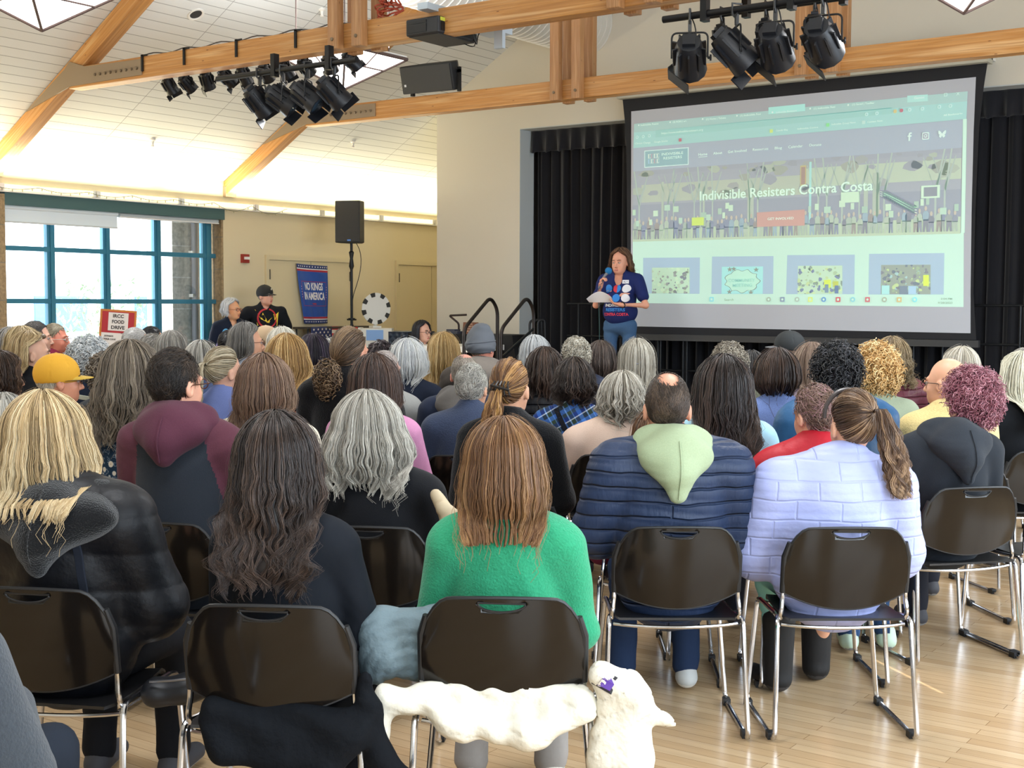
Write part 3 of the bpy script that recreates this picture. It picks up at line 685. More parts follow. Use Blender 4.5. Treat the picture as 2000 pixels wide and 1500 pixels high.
QD={
'browser':[(-7.71, 3.668), (-3.908, 3.702), (-3.914, 3.43), (-7.719, 3.389)],
'header':[(-7.719, 3.389), (-3.947, 3.427), (-3.951, 3.15), (-7.717, 3.12)],
'photo':[(-7.717, 3.12), (-3.954, 3.151), (-3.944, 2.299), (-7.715, 2.308)],
'lower':[(-7.715, 2.308), (-3.912, 2.307), (-3.897, 1.567), (-7.707, 1.595)],
'scroll':[(-3.947, 3.431), (-3.91, 3.431), (-3.903, 2.307), (-3.939, 2.304)],
'fabric':[(-7.753, 3.815), (-3.833, 3.835), (-3.826, 1.306), (-7.719, 1.323)],
'card1':[(-7.574, 2.119), (-6.84, 2.111), (-6.839, 1.701), (-7.57, 1.706)],
'card2':[(-6.688, 2.118), (-5.948, 2.111), (-5.945, 1.699), (-6.691, 1.699)],
'card3':[(-5.788, 2.118), (-5.032, 2.11), (-5.028, 1.696), (-5.795, 1.697)],
'card4':[(-4.878, 2.115), (-4.099, 2.109), (-4.096, 1.692), (-4.877, 1.692)],
'im1':[(-7.454, 2.003), (-6.968, 1.999), (-6.964, 1.705), (-7.451, 1.706)],
'im2':[(-6.565, 2.002), (-6.068, 2.0), (-6.067, 1.701), (-6.565, 1.701)],
'im3':[(-5.662, 2.0), (-5.165, 1.998), (-5.159, 1.698), (-5.661, 1.698)],
'im4':[(-4.746, 1.998), (-4.235, 1.994), (-4.228, 1.695), (-4.743, 1.696)],
'logo':[(-7.571, 3.351), (-6.997, 3.354), (-6.995, 3.157), (-7.569, 3.154)],
'button':[(-6.146, 2.589), (-5.592, 2.601), (-5.589, 2.43), (-6.143, 2.431)],
'urlbar':[(-7.426, 3.573), (-4.668, 3.606), (-4.667, 3.543), (-7.425, 3.492)],
'tab':[(-6.034, 3.719), (-5.613, 3.722), (-5.611, 3.646), (-6.033, 3.646)],
'chip':[(-4.513, 3.711), (-4.303, 3.706), (-4.301, 3.639), (-4.511, 3.642)],
}
TX=[
('Home',(-6.867, 3.248),(-6.756, 3.249),0.0280),
('About',(-6.683, 3.25),(-6.573, 3.252),0.0280),
('Get Involved',(-6.503, 3.255),(-6.278, 3.259),0.0280),
('Resources',(-6.204, 3.26),(-6.022, 3.262),0.0270),
('Blog',(-5.947, 3.261),(-5.864, 3.261),0.0270),
('Calendar',(-5.79, 3.262),(-5.626, 3.265),0.0270),
('Donate',(-5.552, 3.266),(-5.417, 3.266),0.0260),
('Indivisible Resisters Contra Costa',(-6.842, 2.749),(-4.848, 2.773),0.1000),
('GET INVOLVED',(-6.018, 2.501),(-5.716, 2.501),0.0250),
('INDIVISIBLE',(-7.336, 3.279),(-7.06, 3.282),0.0280),
('RESISTERS',(-7.312, 3.233),(-7.075, 3.237),0.0280),
('https://www.indivisibleresisters.org',(-7.343, 3.521),(-6.813, 3.525),0.0220),
('Indivisible Resist',(-7.615, 3.634),(-7.38, 3.635),0.0210),
('(2) ROKU art',(-7.195, 3.639),(-7.024, 3.638),0.0200),
('(1) Home | Tickets',(-6.777, 3.637),(-6.535, 3.636),0.0200),
('(1) Indivisible Resi',(-6.362, 3.644),(-6.117, 3.645),0.0200),
('Indivisible Resisters',(-5.939, 3.646),(-5.702, 3.648),0.0190),
('(1) Indivisible Resi',(-5.511, 3.651),(-5.272, 3.652),0.0190),
('(1) Saved | Toolbar',(-5.087, 3.659),(-4.848, 3.658),0.0190),
('Climate Change',(-7.689, 3.428),(-7.483, 3.429),0.0210),
('Google Scholar',(-7.436, 3.43),(-7.254, 3.432),0.0200),
('Search',(-6.522, 1.623),(-6.41, 1.625),0.0240),
('COMMUNITY',(-6.475, 1.832),(-6.155, 1.834),0.0340),
('MEETING',(-6.424, 1.778),(-6.188, 1.781),0.0340),
('Calendar Blog',(-5.936, 3.452),(-5.801, 3.454),0.0170),
('Indivisible Contra',(-5.689, 3.453),(-5.457, 3.455),0.0170),
('Indivisible Group News',(-5.308, 3.472),(-5.045, 3.475),0.0170),
('Contact Now',(-4.92, 3.467),(-4.759, 3.47),0.0170),
('2:04 PM',(-4.119, 1.641),(-4.006, 1.641),0.0170),
('9/28/2025',(-4.148, 1.601),(-4.001, 1.602),0.0170),
('Gemini',(-4.438, 3.668),(-4.334, 3.668),0.0220),
('All Bookmarks',(-4.136, 3.474),(-3.95, 3.48),0.0170),
]
IC=dict(f=(-4.476, 3.293),i=(-4.311, 3.29),b=(-4.146, 3.293),s=0.0018)
page_mats = []; page_idx = {}
def pc(c, e=.55):
    if c not in page_idx:
        page_idx[c] = len(page_mats); page_mats.append(mat('page_'+c.strip('#'), c, .8, emis=c, estr=e*.75))
    return page_idx[c]
pg = MB()
def lay(n): return YS-.006-.0012*n
def Q4(q, c, n):
    pg.add([(x, lay(n), z) for x, z in q], [(0, 3, 2, 1)], pc(c))
def bil(q, u, v):
    (a, b_, c_, d) = q
    return ((a[0]*(1-u)+b_[0]*u)*(1-v)+(d[0]*(1-u)+c_[0]*u)*v, (a[1]*(1-u)+b_[1]*u)*(1-v)+(d[1]*(1-u)+c_[1]*u)*v)
def UV(q, pts, c, n):
    pts = [(min(1, max(0, u)), min(1, max(0, v))) for u, v in pts]; pg.add([(*[bil(q, u, v)[0]], lay(n), bil(q, u, v)[1]) for u, v in pts], [tuple(range(len(pts)))[::-1]], pc(c))
def urect(q, u0, v0, u1, v1, c, n): UV(q, [(u0, v0), (u1, v0), (u1, v1), (u0, v1)], c, n)
Q4(QD['lower'], '#bddfcf', 0); Q4(QD['header'], '#a5b2bd', 1); Q4(QD['browser'], '#a3cdc9', 1)
urect(QD['browser'], 0, .0, 1, .36, '#a4c4c0', 2); Q4(QD['urlbar'], '#9cc9c3', 2); Q4(QD['tab'], '#a7dbd3', 3); Q4(QD['chip'], '#abd6cf', 3)
Q4(QD['photo'], '#a3abb2', 1); Q4(QD['scroll'], '#c3e6d3', 2)
for k in (1, 2, 3, 4): Q4(QD['card%d' % k], '#a3bccc', 2)
rd = random.Random(11); P = QD['photo']
urect(P, 0, .0, 1, .06, '#a0a8b0', 2); urect(P, .03, .2, .55, .45, '#b0bcae', 2); urect(P, .55, .12, 1, .36, '#b4c4b2', 2); urect(P, 0, .48, 1, .86, '#9aa3ad', 2)
UV(P, [(0, .9), (0, .84), (.3, .82), (.6, .84), (1, .80), (1, 1), (0, 1)], '#b6c9b2', 3)
for k in range(46):
    u = rd.random(); v = rd.uniform(.0, .42); r = rd.uniform(.008, .03); UV(P, [(u+r*rd.uniform(.6, 1.2)*math.cos(a), max(0, v+r*2.6*rd.uniform(.6, 1.2)*math.sin(a))) for a in [2*PI*i/9 for i in range(9)]], rd.choice(['#9da5ab', '#a2aba2', '#aab7aa', '#a2aaa8']), 3)
for u in (.02, .12, .14, .21, .23, .27, .39, .415, .60, .625, .67, .72, .77, .79, .93, .955):
    w = rd.uniform(.0025, .006); d = rd.uniform(-.02, .02); UV(P, [(u+d*1.2, 0.0), (u+d*1.2+w*.8, 0.0), (u+w, .5), (u+w, .85), (u, .85), (u, .5)], '#acbdb4', 4)
    for s in (-1, 1): UV(P, [(u, .45), (u+s*.03, .08), (u+s*.032, .09), (u+w, .5)], '#a9b9b2', 4)
urect(P, .575, .04, .582, .82, '#a9d6d0', 5); urect(P, .548, .08, .566, .34, '#b9b48c', 5); urect(P, .551, .1, .563, .32, '#a3938c', 6)
for u, w in ((.1, .008), (.24, .007), (.385, .02), (.735, .012), (.76, .02)): urect(P, u, .1+.2*rd.random(), u+w, .78, '#aebdb0', 4)
fc = ['#929ba6', '#9ba6a4', '#a8b9ae', '#8f9aab', '#b0c1b2', '#9c9b98', '#9bb2bb', '#8c939c']
for k in range(64):
    u = .01+k*.0155+rd.uniform(-.004, .004); v0 = rd.uniform(.66, .74); h = .97-v0; w = rd.uniform(.006, .009); a, c, d = rd.choice(fc), rd.choice(fc), rd.choice(fc)
    UV(P, [(u-w*.5, v0+.05), (u-w, v0+.08), (u-w*.9, v0+h*.55), (u+w*.9, v0+h*.55), (u+w, v0+.08), (u+w*.5, v0+.05)], a, 7)
    UV(P, [(u-w*.8, v0+h*.5), (u+w*.8, v0+h*.5), (u+w*.9, v0+h), (u+w*.3, v0+h), (u, v0+h*.7), (u-w*.3, v0+h), (u-w*.9, v0+h)], c, 7)
    UV(P, [(u+w*.45*math.cos(t), v0+.02+.03*math.sin(t)) for t in [2*PI*i/8 for i in range(8)]], '#bcb9ac', 8)
    if rd.random() < .42 and not .36 < u < .54:
        x, y = u+rd.uniform(-.008, .008), v0+rd.uniform(-.16, .06); sw = rd.uniform(.008, .02); urect(P, x-sw/2, y-.03, x+sw/2, y+.05, rd.choice(['#b6d2bc', '#c0dac4', '#a9c4b4', '#b2cfbe']), 9)
urect(P, .205, .69, .245, .80, '#c3dc7a', 10); urect(P, .895, .42, .945, .57, '#c6e2cb', 10); urect(P, .902, .44, .938, .55, '#8f98a0', 11); urect(P, .67, .45, .722, .58, '#c3dfc6', 10)
for i in range(7): UV(P, [(.78+.0*i, .45+.012*i), (.80, .45+.012*i), (.885, .66+.016*i), (.875, .668+.016*i)], '#c9dfd0' if i % 2 else '#8b90a0', 9)
Q4(QD['button'], '#c1a199', 12)
for nm, cs in (('im1', ['#9aa39e', '#c3e0c0', '#7f8890', '#b4c9b0', '#8d9690']), ('im3', ['#a9c4a4', '#c3dcae', '#8fa39a', '#7f8fa8', '#b9cfa0']), ('im4', ['#9fb49a', '#b9cf9c', '#7a8792', '#a5c6c4', '#868c94'])):
    q = QD[nm]; Q4(q, '#b9d6bd' if nm != 'im4' else '#98a69c', 3)
    for k in range(90):
        u, v = rd.random(), rd.random()**.7; r = rd.uniform(.015, .06); UV(q, [(min(1, max(0, u+r*rd.uniform(.5, 1.2)*math.cos(a))), min(1, max(0, v+r*1.5*rd.uniform(.5, 1.2)*math.sin(a)))) for a in [2*PI*i/6 for i in range(6)]], rd.choice(cs), 4+k % 5)
q = QD['im3']; urect(q, .6, .5, .75, .78, '#cbe06a', 10); urect(q, .8, .55, .92, .75, '#b9c76a', 10); urect(q, .84, .7, .92, .98, '#6f86a8', 11); urect(q, .62, .66, .70, .95, '#7f96a8', 11)
q = QD['im4']; urect(q, .86, .35, .97, .72, '#cfe46a', 10); urect(q, .38, .72, .55, 1, '#7f8f9c', 10); urect(q, .56, .72, .72, 1, '#a7c8dc', 10); urect(q, .02, .7, .18, 1, '#a9dcd8', 10)
q = QD['im2']; Q4(q, '#a3dcd9', 3)
def cloud(s, c, n): UV(q, [(.5+s*(.40+.035*math.cos(9*a))*math.cos(a), .53+s*(.40+.04*math.sin(9*a))*math.sin(a)) for a in [2*PI*i/72 for i in range(72)]], c, n)
cloud(1.03, '#7d8b8c', 4); cloud(.99, '#b6e2cf', 5)
for u, v in ((.2, .1), (.3, .08), (.84, .12), (.2, .93), (.72, .95)): UV(q, [(u+(.07 if i % 2 == 0 else .03)*math.cos(PI/5*i-PI/2), v+(.1 if i % 2 == 0 else .04)*math.sin(PI/5*i-PI/2)) for i in range(10)], '#8c9a90', 6)
Q4(QD['logo'], '#c9e3de', 2); urect(QD['logo'], .02, .05, .98, .95, '#93b5ba', 3)
for i in range(4):
    for j in range(2):
        u0, v0 = .09+.065*i, .22+.3*j; urect(QD['logo'], u0, v0, u0+.055, v0+.26, ('#cfe0d6', '#b3aab4', '#cfe0d6', '#cfe0d6')[i] if j == 0 else ('#a6c6d6', '#cfe0d6', '#b5a9b0', '#cfe0d6')[i], 4)
        UV(QD['logo'], [(u0+.0275+.0275*math.cos(PI*k/8)*(1 if (i+j) % 2 else -1)*0+.0275*math.sin(PI*k/8), v0+.13-.13*math.cos(PI*k/8)) for k in range(9)], '#93b5ba', 5)
for s, p0, p1, h in TX:
    col = '#d3ece0'; n = 14
    if s in ('Search', '2:04 PM', '9/28/2025'): col = '#8ba596'
    if s in ('COMMUNITY', 'MEETING'): col = '#98c6c0'
    if s.startswith('Indivisible Resisters Contra'): col = '#cfeedb'
    vs, fs = text_geo(s, 1.0, .012 if h > .05 else .008, 'LEFT')
    xs = [v[0] for v in vs]; x0 = min(xs); w = max(xs)-x0; cap = .69; L_ = math.hypot(p1[0]-p0[0], p1[1]-p0[1]); dx = (p1[0]-p0[0])/L_; dz = (p1[1]-p0[1])/L_
    pg.add([(p0[0]+(x-x0)/w*L_*dx, lay(n), p0[1]+(x-x0)/w*L_*dz+y/cap*h) for x, y in vs], [tuple(f) for f in fs], pc(col, .6))
urect([(-6.867, 3.235), (-6.756, 3.236), (-6.756, 3.231), (-6.867, 3.230)], 0, 0, 1, 1, '#d3ece0', 14)
def icon_poly(c, pts, col='#cfe9df', n=14): pg.add([(c[0]+x*.001, lay(n), c[1]+z*.001) for x, z in pts], [tuple(range(len(pts)))], pc(col))
c = IC['f']; icon_poly(c, [(-9, -42), (6, -42), (6, 0), (20, 0), (22, 14), (6, 14), (6, 24), (9, 30), (22, 30), (22, 42), (2, 42), (-9, 30), (-9, 14), (-20, 14), (-20, 0), (-9, 0)])
c = IC['i']
def rr_(r, k=6, rc=.35): return [(r*(1-rc)*sx+r*rc*math.cos(a+a0), r*(1-rc)*sz+r*rc*math.sin(a+a0)) for sx, sz, a0 in ((1, 1, 0), (-1, 1, PI/2), (-1, -1, PI), (1, -1, 1.5*PI)) for a in [PI/2*i/k for i in range(k+1)]]
icon_poly(c, rr_(36)); icon_poly(c, rr_(28), '#a6aab6', 15); icon_poly(c, [(17*math.cos(a), 17*math.sin(a)) for a in [2*PI*i/20 for i in range(20)]], n=16); icon_poly(c, [(10*math.cos(a), 10*math.sin(a)) for a in [2*PI*i/20 for i in range(20)]], '#a6aab6', 17); icon_poly(c, [(19+4*math.cos(a), 19+4*math.sin(a)) for a in [2*PI*i/10 for i in range(10)]], n=16)
c = IC['b']
for s in (1, -1):
    p = [(0, 8), (12, 26), (30, 40), (38, 38), (38, 16), (32, 4), (20, -2), (30, -8), (28, -22), (14, -32), (4, -20), (0, -8)]
    icon_poly(c, [(s*x, z) for x, z in p][::s])
icons = [(-6.68, '#8fd0d8'), (-5.99, '#a5b4a8'), (-5.83, '#8a9bb0'), (-5.66, '#a9b9b0'), (-5.51, '#cfe08a'), (-5.36, '#6f9ac8'), (-5.2, '#c66a70'), (-5.04, '#8fc8d0'), (-4.88, '#c67a80'), (-4.70, '#a5b0a0'), (-4.545, '#c9b98a'), (-4.385, '#8fd8dc')]
for i, (x, cc) in enumerate(icons):
    icon_poly((x, 1.64), rr_(26, 4, (.2, .9)[i % 2]), cc, 14); icon_poly((x, 1.64), rr_(12, 4, (.9, .2)[i % 3 == 0]), '#c3e4d0', 15)
for x, z in ((-4.93, 3.555), (-4.82, 3.557), (-4.48, 3.565), (-4.35, 3.565), (-4.18, 3.57), (-4.07, 3.57), (-7.66, 3.51), (-7.58, 3.512), (-7.5, 3.515)): icon_poly((x, z), rr_(17, 4, .8), '#c9e6df', 14); icon_poly((x, z), rr_(11, 4, .8), '#a3cdc9', 15)
icon_poly((-4.63, 3.562), rr_(18, 4, .8), '#c9c08a', 14); icon_poly((-4.565, 3.565), rr_(18, 4, .8), '#b97a84', 14)
for x, z, cc in ((-5.99, 3.46, '#c9e08a'), (-5.35, 3.478, '#8fd89a'), (-4.96, 3.475, '#b9d8d0'), (-7.1, 3.44, '#b97a84')): icon_poly((x, z), rr_(18, 4, .3), cc, 14)
for x in (-7.64, -7.23, -6.82, -6.40, -5.98, -5.55, -5.13): icon_poly((x, 3.645+(x+7.64)*.009), rr_(9, 4, .9), '#d3ece0', 14)
icon_poly((-4.0, 3.685), [(-12, -14), (-9, -17), (14, 12), (11, 15)]); icon_poly((-4.0, 3.685), [(12, -15), (15, -12), (-9, 15), (-12, 12)])
icon_poly((-4.12, 3.685), rr_(16, 3, .2)); icon_poly((-4.12, 3.685), rr_(12, 3, .2), '#a4c4c0', 15)
me = mesh_from('projected_web_page', pg.v, pg.f, page_mats, pg.mi, False); part('projected_web_page', me, scr)
# ------------------------------------------------------------------ props along the left wall
def text_on(mb, s, h, fn, mi=0, bold=.0, cx=0, cy=0, width=None, align='CENTER', shear=0):
    """writing laid on a surface: fn(u, v) in metres -> point"""
    vs, fs = text_geo(s, 1.0, bold, align, shear); k = h/.69
    xs = [v[0] for v in vs]; w = (max(xs)-min(xs))*k; kx = k*(width/w if width else 1)
    mb.add([fn(cx+x*kx, cy+y*k) for x, y in vs], [tuple(f) for f in fs], mi)
# banner
ban = thing('banner', 'blue banner reading NO KINGS IN AMERICA hanging on the tan doors', 'banner', (XL+.03, 12.82, 1.70))
bw, bh = .60, .80
def bpt(u, v, d=0):   # u,v in 0..1, v up
    lx = -.30+u*.60+(1-v)*(1-u)*.14*(.3+.7*(1-v)); z = -.40+v*.80-.02*u*v
    r = .012*math.sin(u*9+2*v)+.01*math.sin(4*v+5*u*u)+.006*math.sin(23*u+7*v)*(1-v)
    return (.03+r+d, lx, z+.012*(u-.5)**2)
cl = [mat('banner_blue', '#1c4a9c', .7), mat('banner_navy', '#1d2f66', .7), mat('banner_white', '#e6e6ea', .7), mat('banner_red', '#a02438', .7)]
n, m = 36, 60; V = []; F = []; MI = []
for j in range(m+1):
    for i in range(n+1): V.append(bpt(i/n, j/m))
for j in range(m):
    for i in range(n):
        F.append((j*(n+1)+i, j*(n+1)+i+1, (j+1)*(n+1)+i+1, (j+1)*(n+1)+i)); v = (j+.5)/m
        MI.append(1 if v < .07 or v > .93 else 2 if v < .09 or v > .91 else 3 if v < .115 or v > .885 else 0)
o = part('banner_cloth', mesh_from('banner_cloth', V, F, cl, MI), ban); o.modifiers.new('s', 'SOLIDIFY').thickness = .004
b = MB()
text_on(b, 'NO KINGS', .095, lambda x, y: bpt(.5+x/bw, .5+y/bh, .006), 0, .03, .0, .06, .36); text_on(b, 'IN AMERICA', .095, lambda x, y: bpt(.5+x/bw, .5+y/bh, .006), 0, .03, .0, -.07, .44)
def star(fn, cx, cy, r, mi=0): b.add([fn(cx+(r if i % 2 == 0 else r*.42)*math.sin(PI/5*i), cy+(r if i % 2 == 0 else r*.42)*math.cos(PI/5*i)) for i in range(10)], [tuple(range(10))], mi)
for k in range(13):
    for vv in (.034, .966): star(lambda x, y: bpt(x/bw, y/bh, .006), .03+k*.045, vv*bh, .014)
for k in range(5): star(lambda x, y: bpt(x/bw, y/bh, .006), .555, .36+k*.035, .008); star(lambda x, y: bpt(x/bw, y/bh, .006), .04, .36+k*.035, .008)
b.build('banner_lettering', cl[2], ban, smooth=False)
b = MB()
def bl(u0, v0, u1, v1): b.quad(bpt(u0, v0, .006), bpt(u1, v0, .006), bpt(u1, v1, .006), bpt(u0, v1, .006))
for i in range(12):
    u = .08+i*.07; bl(u, .71, u+.07, .717); bl(u, .30, u+.07, .307)
for i in range(10): bl(.08, .3+i*.04, .088, .34+i*.04); bl(.91, .3+i*.04, .918, .34+i*.04)
text_on(b, 'vote', .03, lambda x, y: bpt(.5+x/bw, .5+y/bh, .006), 0, .03, 0, -.14); b.build('banner_border', cl[3], ban, smooth=False)
dk = thing('door_knob', 'black door knob and latch below the blue banner', 'knob', (XL+.03, 12.86, 1.21))
b = MB(); b.tube((-.01, 0, 0), (.05, 0, 0), .014); b.sphere((.06, 0, 0), .035, 14); b.box((.0, .05, -.012), (.03, .16, .012)); b.build('knob', mat('knob_black', '#1a1513', .3, .5), dk)
# US flag draped on a table edge
fl = thing('flag', 'american flag stretched sideways below the blue banner', 'flag', (XL+.30, 12.52, 0))
def fpt(u, v, d=0): return (.02+.008*math.sin(14*u)+d, u*1.35, .66+v*.60+.008*math.sin(7*u))
fm = [mat('flag_red', '#b0202e', .7), mat('flag_white', '#e5ddcf', .7), mat('flag_blue', '#1f2c5a', .7)]
V = []; F = []; MI = []; n, m = 40, 13
for j in range(m+1):
    for i in range(n+1): V.append(fpt(i/n, j/m))
for j in range(m):
    for i in range(n):
        F.append((j*(n+1)+i, j*(n+1)+i+1, (j+1)*(n+1)+i+1, (j+1)*(n+1)+i)); MI.append(2 if (i < 12 and j >= 6) else (0 if j % 2 == 0 else 1))
o = part('flag_cloth', mesh_from('flag_cloth', V, F, fm, MI), fl); o.modifiers.new('s', 'SOLIDIFY').thickness = .004
b = MB()
for r_ in range(7):
    for c_ in range(5 if r_ % 2 == 0 else 4): star(lambda x, y: fpt(x/1.35, y/.6, .004), .045+c_*.078+(0 if r_ % 2 == 0 else .039), .565-r_*.042, .019)
b.build('star_field', fm[1], fl, smooth=False)
tb = thing('display_table', 'small table against the tan doors with the flag draped on it', 'table', (XL+.05, 12.45, 0))
b = MB(); b.box((0, 0, 1.235), (.27, 1.45, 1.262)); b.build('tabletop', mat('table_dark', '#3a3633', .6), tb, smooth=False)
for x, y in ((.03, .04), (.24, .04), (.03, 1.4), (.24, 1.4)):
    b = MB(); b.tube((x, y, 0), (x, y, 1.235), .013, 8); b.build('leg', railm, tb)

# pole speaker
ps = thing('loudspeaker', 'black loudspeaker raised on a tall pole stand near the tan doors', 'speaker', (-11.60, 12.72, 2.36), math.radians(22))
b = MB(); vs = [(x, y, z) for z in (0, .54) for x, y in ((-.17, -.15), (.17, -.15), (.17, .02), (.09, .19), (-.09, .19), (-.17, .02))]
b.add(vs, [(0, 1, 2, 3, 4, 5)[::-1], (6, 7, 8, 9, 10, 11)] + [(i, (i+1) % 6, (i+1) % 6+6, i+6) for i in range(6)])
o = b.build('speaker_cabinet', sc2, ps, smooth=False); bv = o.modifiers.new('b', 'BEVEL'); bv.width = .012; bv.segments = 2
b = MB(); b.box((-.16, -.162, .012), (.16, -.15, .528)); b.build('grille', sb, ps, smooth=False)
b = MB(); b.box((.005, -.166, .02), (.05, -.161, .04)); b.build('badge', mat('badge_blue', '#4f7fd0', .4), ps, smooth=False)
pst = thing('speaker_stand', 'tall black tripod pole under the raised loudspeaker', 'stand', (-11.60, 12.72, 0))
b = MB(); b.tube((0, 0, 1.1), (0, 0, 2.36), .018, 12); b.tube((0, 0, .25), (0, 0, 1.3), .024, 12); b.lathe([(.02, 2.02), (.035, 2.06), (.02, 2.16), (.035, 2.24), (.02, 2.26)], 12); b.build('pole', railm, pst)
b = MB(); b.lathe([(.045, 1.36), (.045, 1.385)], 12); b.box((-.07, -.015, 1.355), (.07, .015, 1.375)); b.build('collar', railm, pst)
for k in range(3):
    a = 2*PI*k/3+.4; b = MB(); b.tube((0, 0, .55), (.55*math.cos(a), .55*math.sin(a), .015), .012, 8); b.tube((0, 0, .3), (.28*math.cos(a), .28*math.sin(a), .28), .009, 8); b.build('leg', railm, pst)
b = MB(); b.path(bez((-.05, .1, 2.4), (.22, .1, 2.2), (.02, .06, 1.8), (.02, .02, 1.7), 12) + bez((.02, .02, 1.7), (-.03, 0, 1.5), (.03, 0, 1.3), (.02, 0, .1), 10), .005, 6); b.build('cable', blk, pst)

# prize wheel
wm = mat('wheel_white', '#dcdcd6', .5); wk = mat('wheel_black', '#23221f', .5)
wh = thing('prize_wheel', 'white spinning wheel with black tabs, on a white stand by the tan doors', 'wheel', (-11.30, 12.86, 0), math.radians(68))
M = Matrix.Translation((0, 0, 1.51))@Matrix.Rotation(PI/2, 4, 'X')
b = MB(); b.lathe([(.001, -.006), (.205, -.006), (.205, .006), (.001, .006)], 48, M=M, cap=False); b.build('wheel_disc', wm, wh, sharp=30)
b = MB()
for k in range(8):
    a0 = 2*PI*k/8+.1; a1 = a0+.34; pts = []
    p = [(.155, a0), (.206, a0), (.206, (a0+a1)/2), (.206, a1), (.155, a1)]
    b.add([M@Vector((r*math.cos(a), r*math.sin(a), z)) for z in (-.012, .012) for r, a in p], [(0, 1, 2, 3, 4), (9, 8, 7, 6, 5)]+[(i, (i+1) % 5, (i+1) % 5+5, i+5) for i in range(5)][::1])
b.build('rim_tab', wk, wh, smooth=False)
b = MB(); b.box((-.018, .02, 1.28), (.018, .05, 1.53)); b.box((-.06, -.03, 1.26), (.06, .09, 1.285)); b.box((-.035, .0, 1.49), (.035, .03, 1.55)); b.build('stand_arm', wm, wh, smooth=False)
b = MB(); b.box((-.004, .022, 1.36), (.03, .03, 1.49), M=Matrix.Translation((-.06, 0, 0))); b.box((-.17, .022, 1.495), (-.03, .03, 1.515)); b.build('brace', wk, wh, smooth=False)
bx = thing('cabinet', 'white open cabinet holding the spinning wheel', 'cabinet', (-11.28, 12.86, 0), math.radians(35))
b = MB(); b.box((-.2, -.12, 0), (.2, .14, 1.255)); b.box((-.235, -.15, 0), (-.2, .14, 1.265)); b.build('cabinet_body', wm, bx, smooth=False)
b = MB(); b.box((-.13, -.128, 1.1), (.09, -.12, 1.235)); b.build('blue_notice', mat('notice_blue', '#7fa8e0', .6), bx, smooth=False)

# covered sound desk and things on it
vb = mat('desk_cloth_black', '#131316', .85); qb = mat('quilted_cover_navy', '#1f2a3a', .6, sheen=.2)
dk2 = thing('sound_desk', 'long sound desk draped in black cloth along the stage wall', 'desk', (0, 0, 0))
def drape(x0, x1, y0, y1, zt, zb, seed, flare=.1):
    rd = random.Random(seed); P = []; cx, cy = (x0+x1)/2, (y0+y1)/2
    per = []
    N = 120
    for i in range(N):
        t = i/N*4; s = int(t); f = t-s
        per.append(((x0+(x1-x0)*f, y0), (x1, y0+(y1-y0)*f), (x1-(x1-x0)*f, y1), (x0, y1-(y1-y0)*f))[s])
    rings = []; K = 10
    V = []; F = []
    for k in range(K+1):
        t = k/K
        for i, (x, y) in enumerate(per):
            w = 1+flare*t*.6*(1 if x > x1-.05 or x < x0+.05 else .2)+.0; f = .014*t*math.sin(i*.9+rd.random()*.2)
            dx, dy = x-cx, y-cy; V.append((cx+dx*(1+(w-1)*.2)+(.16*t*t if x > x1-.05 else 0)*flare*10*.1, cy+dy*1.0+(f if abs(dy) > (y1-y0)*.45 else 0), zt-(zt-zb)*t))
    for k in range(K):
        for i in range(N): j = (i+1) % N; F.append((k*N+i, k*N+j, (k+1)*N+j, (k+1)*N+i))
    F.append(tuple(range(N))[::-1]); return V, F
V, F = drape(-10.75, -9.12, 12.85, 13.40, 1.20, .05, 1, 1.6)
part('cloth', mesh_from('cloth', V, F, vb, None, True, 40), dk2)
V, F = drape(-11.40, -10.76, 12.85, 13.40, 1.215, .05, 2, .5)
qm = bpy.data.materials.new('quilted_navy'); nt, N_, L_, P_ = nodes(qm); P_.inputs['Base Color'].default_value = (*lin('#26344a'), 1); P_.inputs['Roughness'].default_value = .5
tc = N_.new('ShaderNodeTexCoord'); mp = N_.new('ShaderNodeMapping'); mp.inputs['Rotation'].default_value = (PI/2, 0, PI/4); mp.inputs['Scale'].default_value = (1, 1, 1)
mp.inputs['Rotation'].default_value = (0, PI/4, 0); L_.new(tc.outputs['Object'], mp.inputs[0]); ck = N_.new('ShaderNodeTexWave'); ck.wave_type = 'BANDS'; ck.bands_direction = 'X'; ck.inputs['Scale'].default_value = 4.2; L_.new(mp.outputs[0], ck.inputs[0])
ck2 = N_.new('ShaderNodeTexWave'); ck2.bands_direction = 'Z'; ck2.inputs['Scale'].default_value = 4.2; L_.new(mp.outputs[0], ck2.inputs[0])
mu = N_.new('ShaderNodeMath'); mu.operation = 'MULTIPLY'; L_.new(ck.outputs['Fac'], mu.inputs[0]); L_.new(ck2.outputs['Fac'], mu.inputs[1]); bp = N_.new('ShaderNodeBump'); bp.inputs['Distance'].default_value = .02; L_.new(mu.outputs[0], bp.inputs['Height']); L_.new(bp.outputs[0], P_.inputs['Normal'])
cq = thing('equipment_case', 'sound rack under a quilted dark blue cover, left of the seated woman', 'case', (0, 0, 0)); part('quilted_cover', mesh_from('quilted_cover', V, F, qm, None, True, 40), cq)
b = MB(); b.path(round_path([(0, 0, 0), (0, 0, .13), (-.13, -.03, .23), (.10, .03, .24)], .03), .013, 8); b.lathe([(.05, 0), (.05, .012), (.02, .02)], 14); o = b.build('desk_lamp', mat('lamp_brownblack', '#2a1712', .5)); o.location = (-10.05, 13.0, 1.20); tag(o, 'dark gooseneck desk lamp on the sound desk by the wall corner', 'lamp')
o = thing('plaque', 'brown printed plaque leaning on the sound desk', 'sign', (-9.86, 12.98, 1.20), math.radians(15)); o.rotation_euler = (-.25, 0, math.radians(15))
